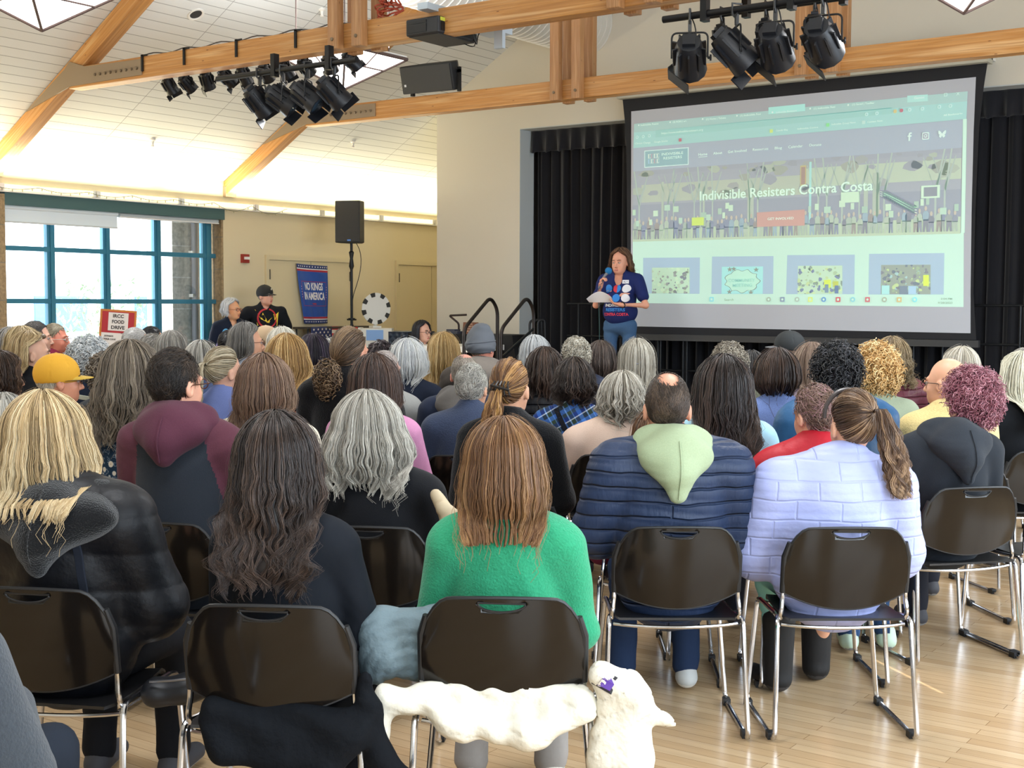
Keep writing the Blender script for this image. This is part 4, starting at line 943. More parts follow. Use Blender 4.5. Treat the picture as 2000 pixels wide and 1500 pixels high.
b = MB(); b.box((-.10, -.008, 0), (.10, .008, .15)); b.build('board', mat('plaque_brown', '#6b3e28', .6), o, smooth=False)
b = MB()
for k, (s, w) in enumerate((('LIVE', .05), ('PLEASE KEEP', .14), ('DRINKS OFF', .14), ('THIS TABLE', .13))): text_on(b, s, .017, lambda x, y: (x, -.010, y), 0, .02, 0, .118-.03*k, w)
b.build('plaque_lettering', mat('plaque_text', '#c9a890', .6), o, smooth=False)
b = MB(); b.box((0, 0, 0), (.22, .18, .03)); b.box((.03, .02, .03), (.16, .14, .055)); o = b.build('mixer', mat('mixer_grey', '#3f4250', .5), smooth=False); o.location = (-10.20, 12.88, 1.203); tag(o, 'small grey mixer beside the plaque on the sound desk', 'mixer')
b = MB(); b.box((-.045, -.03, 0), (.045, .03, .20)); o = b.build('tissue_box', mat('box_cyan', '#63c6d6', .5), smooth=False); o.location = (-9.42, 12.6, 1.04); tag(o, 'cyan carton on the white table in front of the sound desk', 'box')
wt = thing('white_table', 'white topped tall table in front of the seated woman with glasses', 'table', (-9.75, 12.05, 0), math.radians(8))
b = MB(); b.box((-.45, -.2, 1.02), (.62, .75, 1.085)); b.build('tabletop', white, wt, smooth=False)
for x, y in ((-.4, -.15), (.57, -.15), (-.4, .7), (.57, .7)):
    b = MB(); b.tube((x, y, 0), (x, y, 1.02), .018, 8); b.build('leg', mat('leg_grey', '#6d7075', .4, .5), wt)
b = MB(); b.path([(0, 0, 0), (.15, .02, 0)], .018, 10); o = b.build('microphone', mat('mic_grey', '#70737a', .4, .4)); o.location = (-9.98, 12.0, 1.104); tag(o, 'grey microphone lying on the white table', 'microphone')
# folded chair cart
fc_ = thing('folded_chairs', 'folded black chairs leaning beside the stage steps', 'chair', (-8.78, 12.9, ST), .4)
for k in range(3):
    b = MB(); b.path(round_path([(-.1+.05*k, 0, 0), (-.1+.05*k, 0, .86), (.0+.04*k, .02, .88), (.03+.04*k, .03, 0)], .05), .014, 8); b.build('chair_frame', railm, fc_)

# food drive sign
sgn = thing('food_drive_sign', 'red bordered IRCC FOOD DRIVE poster standing before the window', 'sign', (-12.02, 9.33, 1.22), math.radians(48)); sgn.rotation_euler = (-.05, .07, math.radians(50))
sm = [mat('poster_orange', '#b9752f', .7), mat('poster_red', '#a3242e', .7), mat('poster_white', '#d8d4d2', .7), mat('poster_ink', '#221d20', .7)]
b = MB(); b.box((-.195, 0, -.33), (.195, .02, .28), 0); b.box((-.172, -.003, .02), (.172, 0, .258), 1); b.box((-.172, -.004, -.325), (.172, 0, .02), 2); b.box((-.105, -.007, .045), (.108, 0, .247), 2); b.build('poster_board', sm, sgn, smooth=False)
b = MB()
f_ = lambda x, y: (x, -.009, y)
text_on(b, 'IRCC', .036, f_, 0, .03, 0, .192, .115); text_on(b, 'FOOD', .036, f_, 0, .03, 0, .128, .13); text_on(b, 'DRIVE', .036, f_, 0, .03, 0, .064, .145); text_on(b, 'DONATE', .016, f_, 0, .03, -.09, -.025); text_on(b, 'YOUR CANS', .016, f_, 0, .03, -.08, -.06); text_on(b, 'TOWARD', .014, f_, 0, .03, .08, .01); text_on(b, 'A BETTER', .014, f_, 0, .03, .09, -.012)
b.build('poster_lettering', sm[3], sgn, smooth=False)
b = MB(); b.tube((0, .02, -1.2), (0, .02, -.3), .015, 8); b.box((-.2, -.15, -1.22), (.2, .18, -1.20)); b.build('poster_stand', railm, sgn, smooth=False)
# information table with laptop
it = thing('info_table', 'table with a blue cloth below the right end of the window', 'table', (-11.72, 10.90, 0), math.radians(68))
b = MB(); b.box((-.7, -.3, .70), (.7, .3, .74)); b.build('tabletop', mat('table_dark', '#3a3633', .6), it, smooth=False)
V, F = drape(-.72, .72, -.32, .32, .745, .25, 5, .2); part('tablecloth', mesh_from('tablecloth', V, F, mat('cloth_cyan', '#2f9ccc', .7), None, True, 40), it)
for x, y in ((-.65, -.25), (.65, -.25), (-.65, .25), (.65, .25)):
    b = MB(); b.tube((x, y, 0), (x, y, .7), .016, 8); b.build('leg', railm, it)
b = MB(); b.box((-.14, -.1, 0), (.14, .1, .30)); o = b.build('display_box', mat('box_blue', '#2f86c4', .6), smooth=False); o.location = (-11.95, 10.72, .745); o.rotation_euler = (0, 0, .9); tag(o, 'blue box on the information table by the window', 'box')
b = MB(); b.lathe([(.045, 0), (.002, .16)], 14); b.lathe([(.065, 0), (.045, .004)], 14); o = b.build('party_hat', mat('hat_purple', '#5a3a78', .6)); o.location = (-11.93, 10.74, 1.047); o.rotation_euler = (0, .15, 0); tag(o, 'small purple party hat standing on the blue box', 'hat')
lp = thing('monitor', 'dark monitor lid with a pale fruit logo between the two standing people', 'monitor', (-12.08, 11.42, 0), math.radians(58))
b = MB(); b.box((-.19, 0, 1.15), (.19, .015, 1.395)); b.build('lid', mat('lid_navy', '#161b2c', .4), lp, smooth=False)
b = MB(); b.sphere((0, -.004, 1.285), (.012, .003, .014), 12); b.sphere((.006, -.004, 1.303), (.003, .002, .006), 8); b.build('logo', mat('logo_white', '#c9cdd8', .4), lp)
b = MB(); b.box((-.19, -.0, 1.13), (.19, .24, 1.15)); b.box((-.2, .02, 0), (.2, .25, 1.13)); b.build('lid_stand', mat('stand_dark', '#1d1d22', .6), lp, smooth=False)
# string lights
sl = thing('string_lights', 'unlit string of small bulbs draped along the cove over the window', 'lights', (XL+.055, 0, 2.80))
pts = []; y = 8.0
while y < 12.35:
    u = (y-8.0)/.62; pts.append(Vector((.012, y, -.035*abs(math.sin(PI*u))-(.05*abs(math.sin(PI*u)) if y > 11.1 else 0)+.012))); y += .03
b = MB(); b.path(pts, .0028, 5); b.build('wire', mat('wire_green', '#3c4a3a', .6), sl)
bm = MB(); bm.lathe([(.002, 0), (.005, -.006), (.005, -.02), (.001, -.026)], 8); bme = mesh_from('bulb', bm.v, bm.f, mat('bulb_clear', '#b9b08a', .3))
for i in range(2, len(pts), 4):
    o = part('bulb', bme, sl); o.location = pts[i]
# ------------------------------------------------------------------ smooth solids -> meshes
def axis(lo, hi, h, fine=None, hf=None):
    if fine is None: return np.arange(lo, hi+h, h)
    a, b_ = fine; out = []; x = lo
    while x < hi+h:
        out.append(x); x += hf if a-h < x < b_ else h
    return np.array(out)
def smin(a, b, k):
    h = np.maximum(k-np.abs(a-b), 0)/k
    return np.minimum(a, b)-h*h*k*.25
def smax(a, b, k): return -smin(-a, -b, k)
def p_rc(a, b, r1, r2, sc=(1, 1, 1), k=.03, op='u'): return ('rc', np.array(a, float), np.array(b, float), r1, r2, np.array(sc, float), k, op)
def p_el(c, r, k=.03, op='u'): return ('el', np.array(c, float), np.array(r, float), k, op)
def ev(p, X, Y, Z):
    if p[0] == 'rc':
        _, a, b, r1, r2, sc, k, op = p
        px, py, pz = (X-a[0])*sc[0], (Y-a[1])*sc[1], (Z-a[2])*sc[2]; ba = (b-a)*sc; q = max(float(ba@ba), 1e-9)
        h = np.clip((px*ba[0]+py*ba[1]+pz*ba[2])/q, 0, 1)
        return np.sqrt((px-ba[0]*h)**2+(py-ba[1]*h)**2+(pz-ba[2]*h)**2)-(r1+(r2-r1)*h)
    _, c, r, k, op = p
    px, py, pz = (X-c[0]), (Y-c[1]), (Z-c[2])
    k0 = np.sqrt((px/r[0])**2+(py/r[1])**2+(pz/r[2])**2); k1 = np.sqrt((px/r[0]**2)**2+(py/r[1]**2)**2+(pz/r[2]**2)**2)
    return k0*(k0-1)/np.maximum(k1, 1e-6)
def bb(p):
    if p[0] == 'rc':
        r = max(p[3], p[4])/p[5]; return np.minimum(p[1], p[2])-r, np.maximum(p[1], p[2])+r
    return p[1]-p[2], p[1]+p[2]
def frame_prims(prims, M):
    """rotate and move primitives given in a part's own frame (rotation only about the vertical for ellipsoids)"""
    return [('fr', M, p) for p in prims]
def sdf_grid(prims, xs, ys, zs):
    D = np.full((len(xs), len(ys), len(zs)), .2, dtype=np.float32)
    for p in prims:
        if p[0] == 'fr':
            M, q = p[1], p[2]; lo, hi = bb(q)
            cs = np.array([[M @ Vector((x, y, z))][0][:] for x in (lo[0], hi[0]) for y in (lo[1], hi[1]) for z in (lo[2], hi[2])])
            lo, hi = cs.min(0), cs.max(0)
        else: q = p; lo, hi = bb(p)
        k = q[-2]; m = k+.03
        i0, i1 = np.searchsorted(xs, lo[0]-m), np.searchsorted(xs, hi[0]+m)
        j0, j1 = np.searchsorted(ys, lo[1]-m), np.searchsorted(ys, hi[1]+m)
        k0, k1 = np.searchsorted(zs, lo[2]-m), np.searchsorted(zs, hi[2]+m)
        if i1 <= i0 or j1 <= j0 or k1 <= k0: continue
        X, Y, Z = xs[i0:i1, None, None], ys[None, j0:j1, None], zs[None, None, k0:k1]
        if p[0] == 'fr':
            Mi = np.array(p[1].inverted()); X, Y, Z = [Mi[r, 0]*X+Mi[r, 1]*Y+Mi[r, 2]*Z+Mi[r, 3] for r in range(3)]
        d = ev(q, X, Y, Z); s = D[i0:i1, j0:j1, k0:k1]
        D[i0:i1, j0:j1, k0:k1] = smin(s, d, k) if q[-1] == 'u' else smax(s, -d, k)
    return D
CORN = [(i, j, k) for i in (0, 1) for j in (0, 1) for k in (0, 1)]
def snet(D, xs, ys, zs):
    nx, ny, nz = D.shape; S = D < 0
    cnt = sum(S[i:nx-1+i, j:ny-1+j, k:nz-1+k].astype(np.int8) for i, j, k in CORN)
    mask = (cnt > 0) & (cnt < 8); cells = np.argwhere(mask); N = len(cells)
    idx = np.full(mask.shape, -1, dtype=np.int32); idx[mask] = np.arange(N)
    acc = np.zeros((N, 3)); n = np.zeros(N)
    for a in CORN:
        for ax in range(3):
            if a[ax]: continue
            b_ = list(a); b_[ax] = 1
            da = D[cells[:, 0]+a[0], cells[:, 1]+a[1], cells[:, 2]+a[2]]; db = D[cells[:, 0]+b_[0], cells[:, 1]+b_[1], cells[:, 2]+b_[2]]
            m = (da < 0) != (db < 0); t = da[m]/(da[m]-db[m]); pt = np.tile(np.array(a, float), (m.sum(), 1)); pt[:, ax] += t
            acc[m] += pt; n[m] += 1
    v = cells+acc/n[:, None]
    V = np.stack([np.interp(v[:, i], np.arange(len(A)), A) for i, A in enumerate((xs, ys, zs))], 1)
    F = []
    for ax in range(3):
        u, w = (ax+1) % 3, (ax+2) % 3
        sl0 = [slice(None)]*3; sl1 = [slice(None)]*3; sl0[ax] = slice(0, -1); sl1[ax] = slice(1, None)
        e = np.argwhere(S[tuple(sl0)] != S[tuple(sl1)]); 
        ok = (e[:, u] > 0) & (e[:, w] > 0) & (e[:, u] < D.shape[u]-1) & (e[:, w] < D.shape[w]-1); e = e[ok]
        fl = S[e[:, 0], e[:, 1], e[:, 2]]
        q = []
        for du, dw in ((1, 1), (0, 1), (0, 0), (1, 0)):
            c = e.copy(); c[:, u] -= du; c[:, w] -= dw; q.append(idx[c[:, 0], c[:, 1], c[:, 2]])
        q = np.stack(q, 1); q[~fl] = q[~fl][:, ::-1]; F.append(q)
    return V, np.concatenate(F)
def vnormals(V, F):
    n = np.cross(V[F[:, 2]]-V[F[:, 0]], V[F[:, 3]]-V[F[:, 1]]); N = np.zeros_like(V)
    for k in range(4): np.add.at(N, F[:, k], n)
    return N/np.maximum(np.linalg.norm(N, axis=1, keepdims=True), 1e-9)
def relax(V, F, it=1, lam=.5):
    E = np.concatenate([F[:, [0, 1]], F[:, [1, 2]], F[:, [2, 3]], F[:, [3, 0]]]); cn = np.bincount(E.ravel(), minlength=len(V))[:, None]
    for _ in range(it):
        A = np.zeros_like(V); np.add.at(A, E[:, 0], V[E[:, 1]]); np.add.at(A, E[:, 1], V[E[:, 0]]); V = V*(1-lam)+lam*A/np.maximum(cn, 1)
    return V
def solid(name, prims, lo, hi, h, mats, parent=None, disp=None, region=None, fine=None, hf=None, rel=2):
    fx = fy = fz = None
    if fine: fx, fy, fz = fine
    xs, ys, zs = axis(lo[0], hi[0], h, fx, hf), axis(lo[1], hi[1], h, fy, hf), axis(lo[2], hi[2], h, fz, hf)
    V, F = snet(sdf_grid(prims, xs, ys, zs), xs, ys, zs)
    if rel: V = relax(V, F, rel, .4)
    if disp: V = V+vnormals(V, F)*disp(V)[:, None]
    mi = region(V[F].mean(1)) if region else None
    me = mesh_from(name, V, F, mats, mi, True); return part(name, me, parent)
def fold(V, s=1.0, a=.006, f=1.0):
    x, y, z = V[:, 0]*f, V[:, 1]*f, V[:, 2]*f
    u = z+.35*np.abs(x)+.06*np.sin(9*x+s)+.05*np.sin(7*y+2*s); d = np.sin(38*u+3*np.sin(5*x+s)+2*np.sin(11*z))
    m = .5+.5*np.sin(6.3*x+4.1*z+s*1.7)*np.sin(5.1*z-3.7*y+s)
    return a*(.75*d*np.abs(d)*m+.5*np.sin(11*x+7*z+s)*np.sin(9*z-5*x+2*s))

# ------------------------------------------------------------------ hair
def tubes(P, R, rng, nrm_c):
    """P (n,m,3) strand paths, R (n,m) half widths -> flat three sided strands"""
    n, m, _ = P.shape
    T = np.gradient(P, axis=1); T /= np.maximum(np.linalg.norm(T, axis=2, keepdims=True), 1e-9)
    N = P-nrm_c; N[..., 2] *= .3; N = N-T*(N*T).sum(2, keepdims=True); N /= np.maximum(np.linalg.norm(N, axis=2, keepdims=True), 1e-9)
    tw = rng.uniform(-.6, .6, (n, 1, 1)); B = np.cross(T, N); B, N = B*np.cos(tw)+N*np.sin(tw), N*np.cos(tw)-B*np.sin(tw)
    r = R[..., None]
    V = np.stack([P+B*r, P+N*r*.7, P-B*r], 2).reshape(-1, 3)
    base = (np.arange(n)[:, None]*m+np.arange(m-1)[None]).reshape(-1)*3
    F = np.concatenate([np.stack([base+a, base+b_, base+3+b_, base+3+a], 1) for a, b_ in ((0, 1), (1, 2), (2, 0))])
    return V, F
HC = np.array([0, -.015, .02])     # skull centre in the head frame
def hairline(az):   # |azimuth| from the back in degrees -> lowest z direction of the hair
    return np.interp(az, [0, 60, 82, 98, 118, 140, 180], [-.86, -.8, -.42, -.05, .22, .5, .62])
def hair_obj(parent, st, lod, seed, M, name='hair'):
    rng = np.random.default_rng(seed); Ps = []; Rs = []; TN = []
    n0 = {3: 2600, 2: 1000, 1: 460}[lod]*st.get('dens', 1.0); rad0 = {3: .0015, 2: .0025, 1: .0036}[lod]; mseg = {3: 15, 2: 10, 1: 7}[lod]
    v = st.get('vol', .014); kind = st['k']; shells = []
    crel = rng.uniform(-1, 1, 512)
    def long_paths(phi, th0, lay, zend, m, wob=1.0):
        n = len(phi); t = np.linspace(0, 1, m)[None]; the = np.radians(92)
        ph = phi[:, None]; th0 = th0[:, None]
        a = (the-th0)*.11; ze = -.01+0*phi[:, None]; d = np.maximum(ze-zend[:, None], .01); s = t*(a+d)
        th = np.minimum(th0+s/.11, the); q = np.clip((s-a)/d, 0, 1)
        g = np.clip((np.degrees(th)-30)/50, 0, 1); g = g*g*(3-2*g); ff = np.radians(st.get('face', 112))
        tgt = np.sign(ph)*np.minimum(np.abs(ph), ff-.25*np.abs(np.sin(ph*37))); p = ph*(1-g)+tgt*g
        cl = st.get('clump', .5); nc = st.get('ncl', 44); pc_ = (np.round(p*nc/(2*PI)+.3*np.sin(ph*5))/nc)*2*PI
        p = p*(1-cl*t**1.5)+pc_*cl*t**1.5
        bel = np.clip((-.10-(ze-d*q))/.12, 0, 1)*st.get('gather', .35); p = p*(1-bel*np.clip((np.abs(p)-.3)/1.2, 0, 1))
        grow = .35+.65*np.sin(np.minimum(th, PI/2)); e = v*grow+lay[:, None]+(st.get('rel', .006)*crel[np.round(ph*nc/(2*PI)+.3*np.sin(ph*5)).astype(int) % 512]*np.clip(t*2, .25, 1) if wob >= 1 else 0)
        fl = st.get('flare', .1); tk = st.get('tuck', .2); w = 1+fl*np.sin(PI*np.minimum(q*1.0, 1)**.9)-tk*q**3
        sx, sy, sz = .077+e, .098+e, .102+v*.5+lay[:, None]
        X = sx*np.sin(th)*np.sin(p); Yy = -sy*np.sin(th)*np.cos(p); Zz = sz*np.cos(th)
        tl = math.radians(st.get('tilt', 12)); dome = 1-q
        Yt = Yy*math.cos(tl)-Zz*math.sin(tl); Zt = Zz*math.cos(tl)+Yy*math.sin(tl)*0+ -Yy*math.sin(tl)*-1*0
        Yr = Yy-Zz*math.sin(tl)*.5; X = X*w; Y_ = Yr*np.where(q > 0, w, 1)
        X = X+HC[0]; Y_ = Y_+HC[1]; Z_ = Zz+HC[2]-d*q*1.0
        X = X*(1+st.get('spread', 0.0)*q)
        yb = np.interp(-Z_, [.10, .15, .24, .5], [-.02, -.105, -.150, -.168])-st.get('yb', 0)*np.clip((-Z_-.10)/.06, 0, 1); low = Z_ < -.10
        Y_ = np.where(low & (np.abs(X) < .22), np.minimum(Y_, yb-lay[:, None]*.7), Y_)
        wv = st.get('wave', .003); lm = st.get('lam', .09); pc2 = np.floor(p*nc/(2*PI)*.5+100)
        phs = pc2*2.4+seed; amp = wv*np.clip(t*1.6-.25, 0, 1)*wob
        X = X+amp*np.sin(2*PI*Z_/lm+phs); Y_ = Y_-np.abs(amp*.8*np.cos(2*PI*Z_/lm+phs*1.3)); X = X+amp*.4*np.sin(2*PI*Z_/lm*1.7+phs*2.1)
        cu = st.get('curl', 0)
        if cu:
            e2 = np.clip((t-.7)/.3, 0, 1); X = X+cu*np.sin(e2*4+phs)*e2; Z_ = Z_+cu*.8*e2*e2*np.abs(np.sin(phs))
        if st.get('crown', 1): Z_ = Z_+.004*np.sin(ph*11)*np.sin(th)*(1-g)
        return np.stack([X+0*t, Y_+0*t, Z_+0*t], 2)
    if kind in ('long', 'bob'):
        n = int(n0*1.15); ph = rng.uniform(-PI, PI, n); tr = st.get('th0', (3, 70)); th0 = np.radians(rng.uniform(tr[0], tr[1], n)); lay = rng.uniform(-.002, st.get('thick', .012), n)
        L = st['len']; ze = -.01-L+st.get('jit', .015)*(1.1*crel[(np.round(ph*st.get('ncl', 44)/(2*PI)+.3*np.sin(ph*5)).astype(int)*7+3) % 512]+rng.normal(0, .35, n)); ze = ze+st.get('frontshort', 0)*np.clip(np.abs(ph)-1.3, 0, 1); ze += .03*np.clip(lay/.012, 0, 1)*st.get('layer', .4)
        if 'angle' in st: ze = ze+st['angle']*np.sin(ph)
        P = long_paths(ph, th0, lay, ze, mseg+3); Ps.append(P); R = np.full((n, mseg+3), rad0)*np.linspace(1, .45, mseg+3)[None]; Rs.append(R)
        cid = np.floor((ph+PI)*st.get('ncl', 44)/(2*PI)).astype(int); ct = np.clip(.5+.5*crel[np.round(ph*st.get('ncl', 44)/(2*PI)+.3*np.sin(ph*5)).astype(int) % 512]+rng.normal(0, .15, len(ph)), 0, 1)
        TN.append(np.clip(.55*ct+.45*rng.uniform(0, 1, n), 0, 1)[:, None]+st.get('tip', .0)*np.linspace(-.5, .5, mseg+3)[None])
        gp = np.linspace(-PI, PI, 41); S_ = long_paths(gp, np.full(41, .02 if tr[0] < 10 else math.radians(tr[0])), np.full(41, -.006), np.full(41, -.01-L+.03), 14, .3); shells.append(S_)
        nf = int(n0*.03)   # loose hairs
        ph = rng.uniform(-PI, PI, nf); P = long_paths(ph, np.radians(rng.uniform(tr[0], max(tr[1]-10, tr[0]+1), nf)), rng.uniform(.008, .028, nf), -.01-L+rng.normal(.0, .04, nf), mseg+3, 2.5); Ps.append(P); Rs.append(np.full((nf, mseg+3), rad0*.35)); TN.append(np.full((nf, mseg+3), .6))
    if kind in ('short', 'curly', 'pony'):
        # cap of roots over the hair bearing skull
        n = int(n0*(1.5 if kind == 'short' else .75)); d = rng.normal(0, 1, (n*3, 3)); d /= np.linalg.norm(d, axis=1, keepdims=True)
        az = np.degrees(np.abs(np.arctan2(d[:, 0], -d[:, 1]))); ok = d[:, 2] > hairline(az)
        if 'bald' in st:
            c = np.array(st['bald'][:3]); c = c/np.linalg.norm(c); ang = np.degrees(np.arccos(np.clip(d@c, -1, 1))); ok &= (ang > st['bald'][3]+rng.uniform(-7, 7, len(ang)))
            if st.get('mfront'): ok &= ~((d[:, 1] > .1) & (d[:, 2] > .3) & (rng.random(len(ang)) < .85))
        d = d[ok][:n]; n = len(d); A = np.array([.077, .098, .102]); root = d*A+HC
    if kind == 'short':
        m = 6; L = rng.uniform(.6, 1.2, n)*st.get('len', .035); g = np.stack([d[:, 0]*.35, d[:, 1]*.5-.15, -np.ones(n)*.75+d[:, 2]*.2], 1); sw = st.get('sweep', (0, -.6, 0)); top = np.clip(d[:, 2], 0, 1)[:, None]
        g = g*(1-top*.8)+np.array(sw)[None]*top*1.2+rng.normal(0, st.get('mess', .25), (n, 3)); ncl = 60; cc = rng.normal(0, 1, (ncl, 3)); cc /= np.linalg.norm(cc, axis=1, keepdims=True); ci = np.argmax(d@cc.T, 1); g = g+rng.normal(0, st.get('mess', .25)*1.2, (ncl, 3))[ci]
        g -= d*(g*d).sum(1, keepdims=True); g /= np.maximum(np.linalg.norm(g, axis=1, keepdims=True), 1e-6); P = np.zeros((n, m, 3)); p = root.copy(); P[:, 0] = p; lift = st.get('lift', .45)*rng.uniform(.4, 1, n)[:, None]
        for i in range(1, m):
            nn = (p-HC)/A**2; nn /= np.linalg.norm(nn, axis=1, keepdims=True); gt = g-nn*(g*nn).sum(1, keepdims=True); p = p+(gt+nn*lift*(1.2-.32*i))*(L/(m-1))[:, None]
            e = np.linalg.norm((p-HC)/A, axis=1, keepdims=True); p = np.where(e < 1.02, HC+(p-HC)/e*1.02, p); P[:, i] = p
        Ps.append(P); Rs.append(np.full((n, m), rad0*.9)*np.linspace(1, .4, m)[None]); TN.append(np.clip(.5*rng.uniform(0, 1, ncl)[ci]+.5*rng.uniform(0, 1, n), 0, 1)[:, None]+np.zeros((1, m)))
    if kind == 'curly':
        m = {3: 18, 2: 14, 1: 9}[lod]; L = rng.uniform(.5, 1.1, n)*st.get('len', .06); R = st.get('r', .009)*rng.uniform(.6, 1.3, n); t = np.linspace(0, 1, m)[None, :, None]
        dr = d*.9+np.array([0, 0, -.55])[None]*np.clip(1-d[:, 2:3], 0, 1)+rng.normal(0, .28, (n, 3)); dr /= np.linalg.norm(dr, axis=1, keepdims=True)
        a = np.cross(dr, rng.normal(0, 1, (n, 3))); a /= np.linalg.norm(a, axis=1, keepdims=True); b_ = np.cross(dr, a); w = 2*PI*st.get('turns', 2.3)*rng.uniform(.7, 1.3, n)[:, None, None]*t+rng.uniform(0, 6, n)[:, None, None]
        rt = root+d*rng.uniform(0, .35, n)[:, None]*v; P = rt[:, None]+dr[:, None]*t*L[:, None, None]+np.array([0, 0, -1])*st.get('droop', .02)*t**2+(a[:, None]*np.cos(w)+b_[:, None]*np.sin(w))*R[:, None, None]*np.minimum(t*4, 1)
        Ps.append(P); Rs.append(np.full((n, m), rad0*1.15)); TN.append(rng.uniform(0, 1, n)[:, None]*.8+.1+np.zeros((1, m))+st.get('tip', 0)*np.linspace(-.5, .5, m)[None])
    if kind == 'pony':
        G = np.array(st.get('G', (0, -.115, .03))); m = mseg; t = np.linspace(0, 1, m)[None, :, None]; gd = (G-HC)/A; gd /= np.linalg.norm(gd)
        P = d[:, None]*(1-t)+gd*t*1.0; P = P+np.cross(d, gd)[:, None]*0; nr = np.linalg.norm(P, axis=2, keepdims=True); bulge = 1.02+st.get('vol', .01)*9*np.sin(PI*t)**.7*rng.uniform(.3, 1, n)[:, None, None]
        P = P/nr*bulge*A+HC; P[..., 2] += 0.004*np.sin(np.arctan2(d[:, 0], d[:, 2])*14)[:, None]*np.sin(PI*t[..., 0]); P = P*(1-t**6)+G*t**6
        Ps.append(P); Rs.append(np.full((n, m), rad0)); ci = ((np.arctan2(d[:, 0], d[:, 2]+.01)+PI)*6).astype(int); TN.append(np.clip(.6*rng.uniform(0, 1, 60)[ci]+.4*rng.uniform(0, 1, n), 0, 1)[:, None]+np.zeros((1, m)))
        if st.get('tail'):
            nt_ = int(n0*st.get('taild', .6)); m = mseg+3; t = np.linspace(0, 1, m)[None, :, None]; L = st['tail']*rng.uniform(.65, 1.05, nt_)[:, None, None]; r = np.sqrt(rng.random(nt_))*st.get('tailr', .03); a = rng.uniform(0, 2*PI, nt_)
            off = np.stack([np.cos(a)*r, np.sin(a)*r*.6, 0*a], 1)[:, None]; px = st.get('tx', 0)
            shape = np.minimum(1, .25+t*2.2)*(1-.25*t**3)
            P = G+off*shape+np.concatenate([px*t+0*L, -.055*np.sin(np.minimum(t*3, 1)*PI/2)+.0*L, .03*np.sin(np.minimum(t*4, 1)*PI)-L*t**1.15], 2)
            ph = np.floor(a*3)*1.9; wv = st.get('wave', .006); P[..., 0] += wv*np.sin(2*PI*P[..., 2]/.11+ph[:, None])*t[..., 0]*1.5; P[..., 1] -= wv*.6*np.abs(np.sin(2*PI*P[..., 2]/.13+ph[:, None]))*t[..., 0]
            yb = np.interp(-P[..., 2], [.10, .16, .26, .5], [-.05, -.12, -.165, -.18])-st.get('yb', 0); P[..., 1] = np.minimum(P[..., 1], yb-np.abs(off[..., 1])*.8)
            Ps.append(P); Rs.append(np.full((nt_, m), rad0)*np.linspace(1, .5, m)[None]); TN.append(np.clip(.6*rng.uniform(0, 1, 30)[(a*4).astype(int)]+.4*rng.uniform(0, 1, nt_), 0, 1)[:, None]+st.get('tip', .2)*np.linspace(-.5, .5, m)[None])
        if st.get('bun'):
            nb = int(n0*.5); c = G+np.array(st['bun'][:3]); rb = st['bun'][3]; m = 12; dd = rng.normal(0, 1, (nb, 3)); dd /= np.linalg.norm(dd, axis=1, keepdims=True); t = np.linspace(0, 1, m)[None, :, None]
            a = np.cross(dd, rng.normal(0, 1, (nb, 3))); a /= np.linalg.norm(a, axis=1, keepdims=True); b_ = np.cross(dd, a); w = 2*PI*1.5*t+rng.uniform(0, 6, nb)[:, None, None]
            P = c+dd[:, None]*rb*rng.uniform(.5, 1, nb)[:, None, None]*np.array([1, .8, st['bun'][4]])+(a[:, None]*np.cos(w)+b_[:, None]*np.sin(w))*.014+np.array([0, 0, -.03])*t
            Ps.append(P); Rs.append(np.full((nb, m), rad0*1.1)); TN.append(rng.uniform(0, 1, nb)[:, None]+np.zeros((1, m)))
    Vs = []; Fs = []; Ts = []; off = 0
    for P, R, T_ in zip(Ps, Rs, TN):
        V, F = tubes(P, R, rng, HC); Vs.append(V); Fs.append(F+off); Ts.append(np.repeat(np.clip(T_, 0, 1).reshape(-1), 3)); off += len(V)
    # under layer
    if kind in ('short', 'curly', 'pony'):
        k = {'short': 1.02, 'pony': 1.03}.get(kind, 1.0+v*5); na, nb_ = 48, 30
        az = np.linspace(-PI, PI, na+1); gr = np.linspace(0, 1, nb_+1); AZ, GR = np.meshgrid(az, gr, indexing='ij'); zl = hairline(np.degrees(np.abs(AZ)))
        thm = np.arccos(zl); TH = GR*thm; S_ = np.stack([np.sin(TH)*np.sin(AZ), -np.sin(TH)*np.cos(AZ), np.cos(TH)], 2)
        edge = 1-.0*GR; kk = 1+(k-1)*np.minimum(1, (1-GR)*5)
        V = (S_*np.array([.077, .098, .102])*kk[..., None]+HC).reshape(-1, 3)
        I = (np.arange(na)[:, None]*(nb_+1)+np.arange(nb_)[None]).reshape(-1); F = np.stack([I, I+1, I+nb_+2, I+nb_+1], 1)
        if 'bald' in st:
            c = np.array(st['bald'][:3]); c = c/np.linalg.norm(c); cen = (V[F].mean(1)-HC)/A; cen /= np.linalg.norm(cen, axis=1, keepdims=True); keep = np.degrees(np.arccos(np.clip(cen@c, -1, 1))) > st['bald'][3]+3
            if st.get('mfront'): keep &= ~((cen[:, 1] > .1) & (cen[:, 2] > .3))
            F = F[keep]
        Vs.append(V); Fs.append(F+off); Ts.append(np.full(len(V), .3)); off += len(V)
    for S_ in shells:
        na, m, _ = S_.shape; V = S_.reshape(-1, 3); I = (np.arange(na-1)[:, None]*m+np.arange(m-1)[None]).reshape(-1); F = np.stack([I, I+1, I+m+1, I+m], 1)
        Vs.append(V); Fs.append(F+off); Ts.append(np.full(len(V), .35)); off += len(V)
    V = np.concatenate(Vs); F = np.concatenate(Fs); T_ = np.concatenate(Ts)
    me = mesh_from(name, V, F, hair_mat(st['c'], st.get('rough', .42)), None, True)
    at = me.attributes.new('tone', 'FLOAT', 'POINT'); at.data.foreach_set('value', T_.astype(np.float32))
    o = part(name, me, parent); o.matrix_local = M; return o
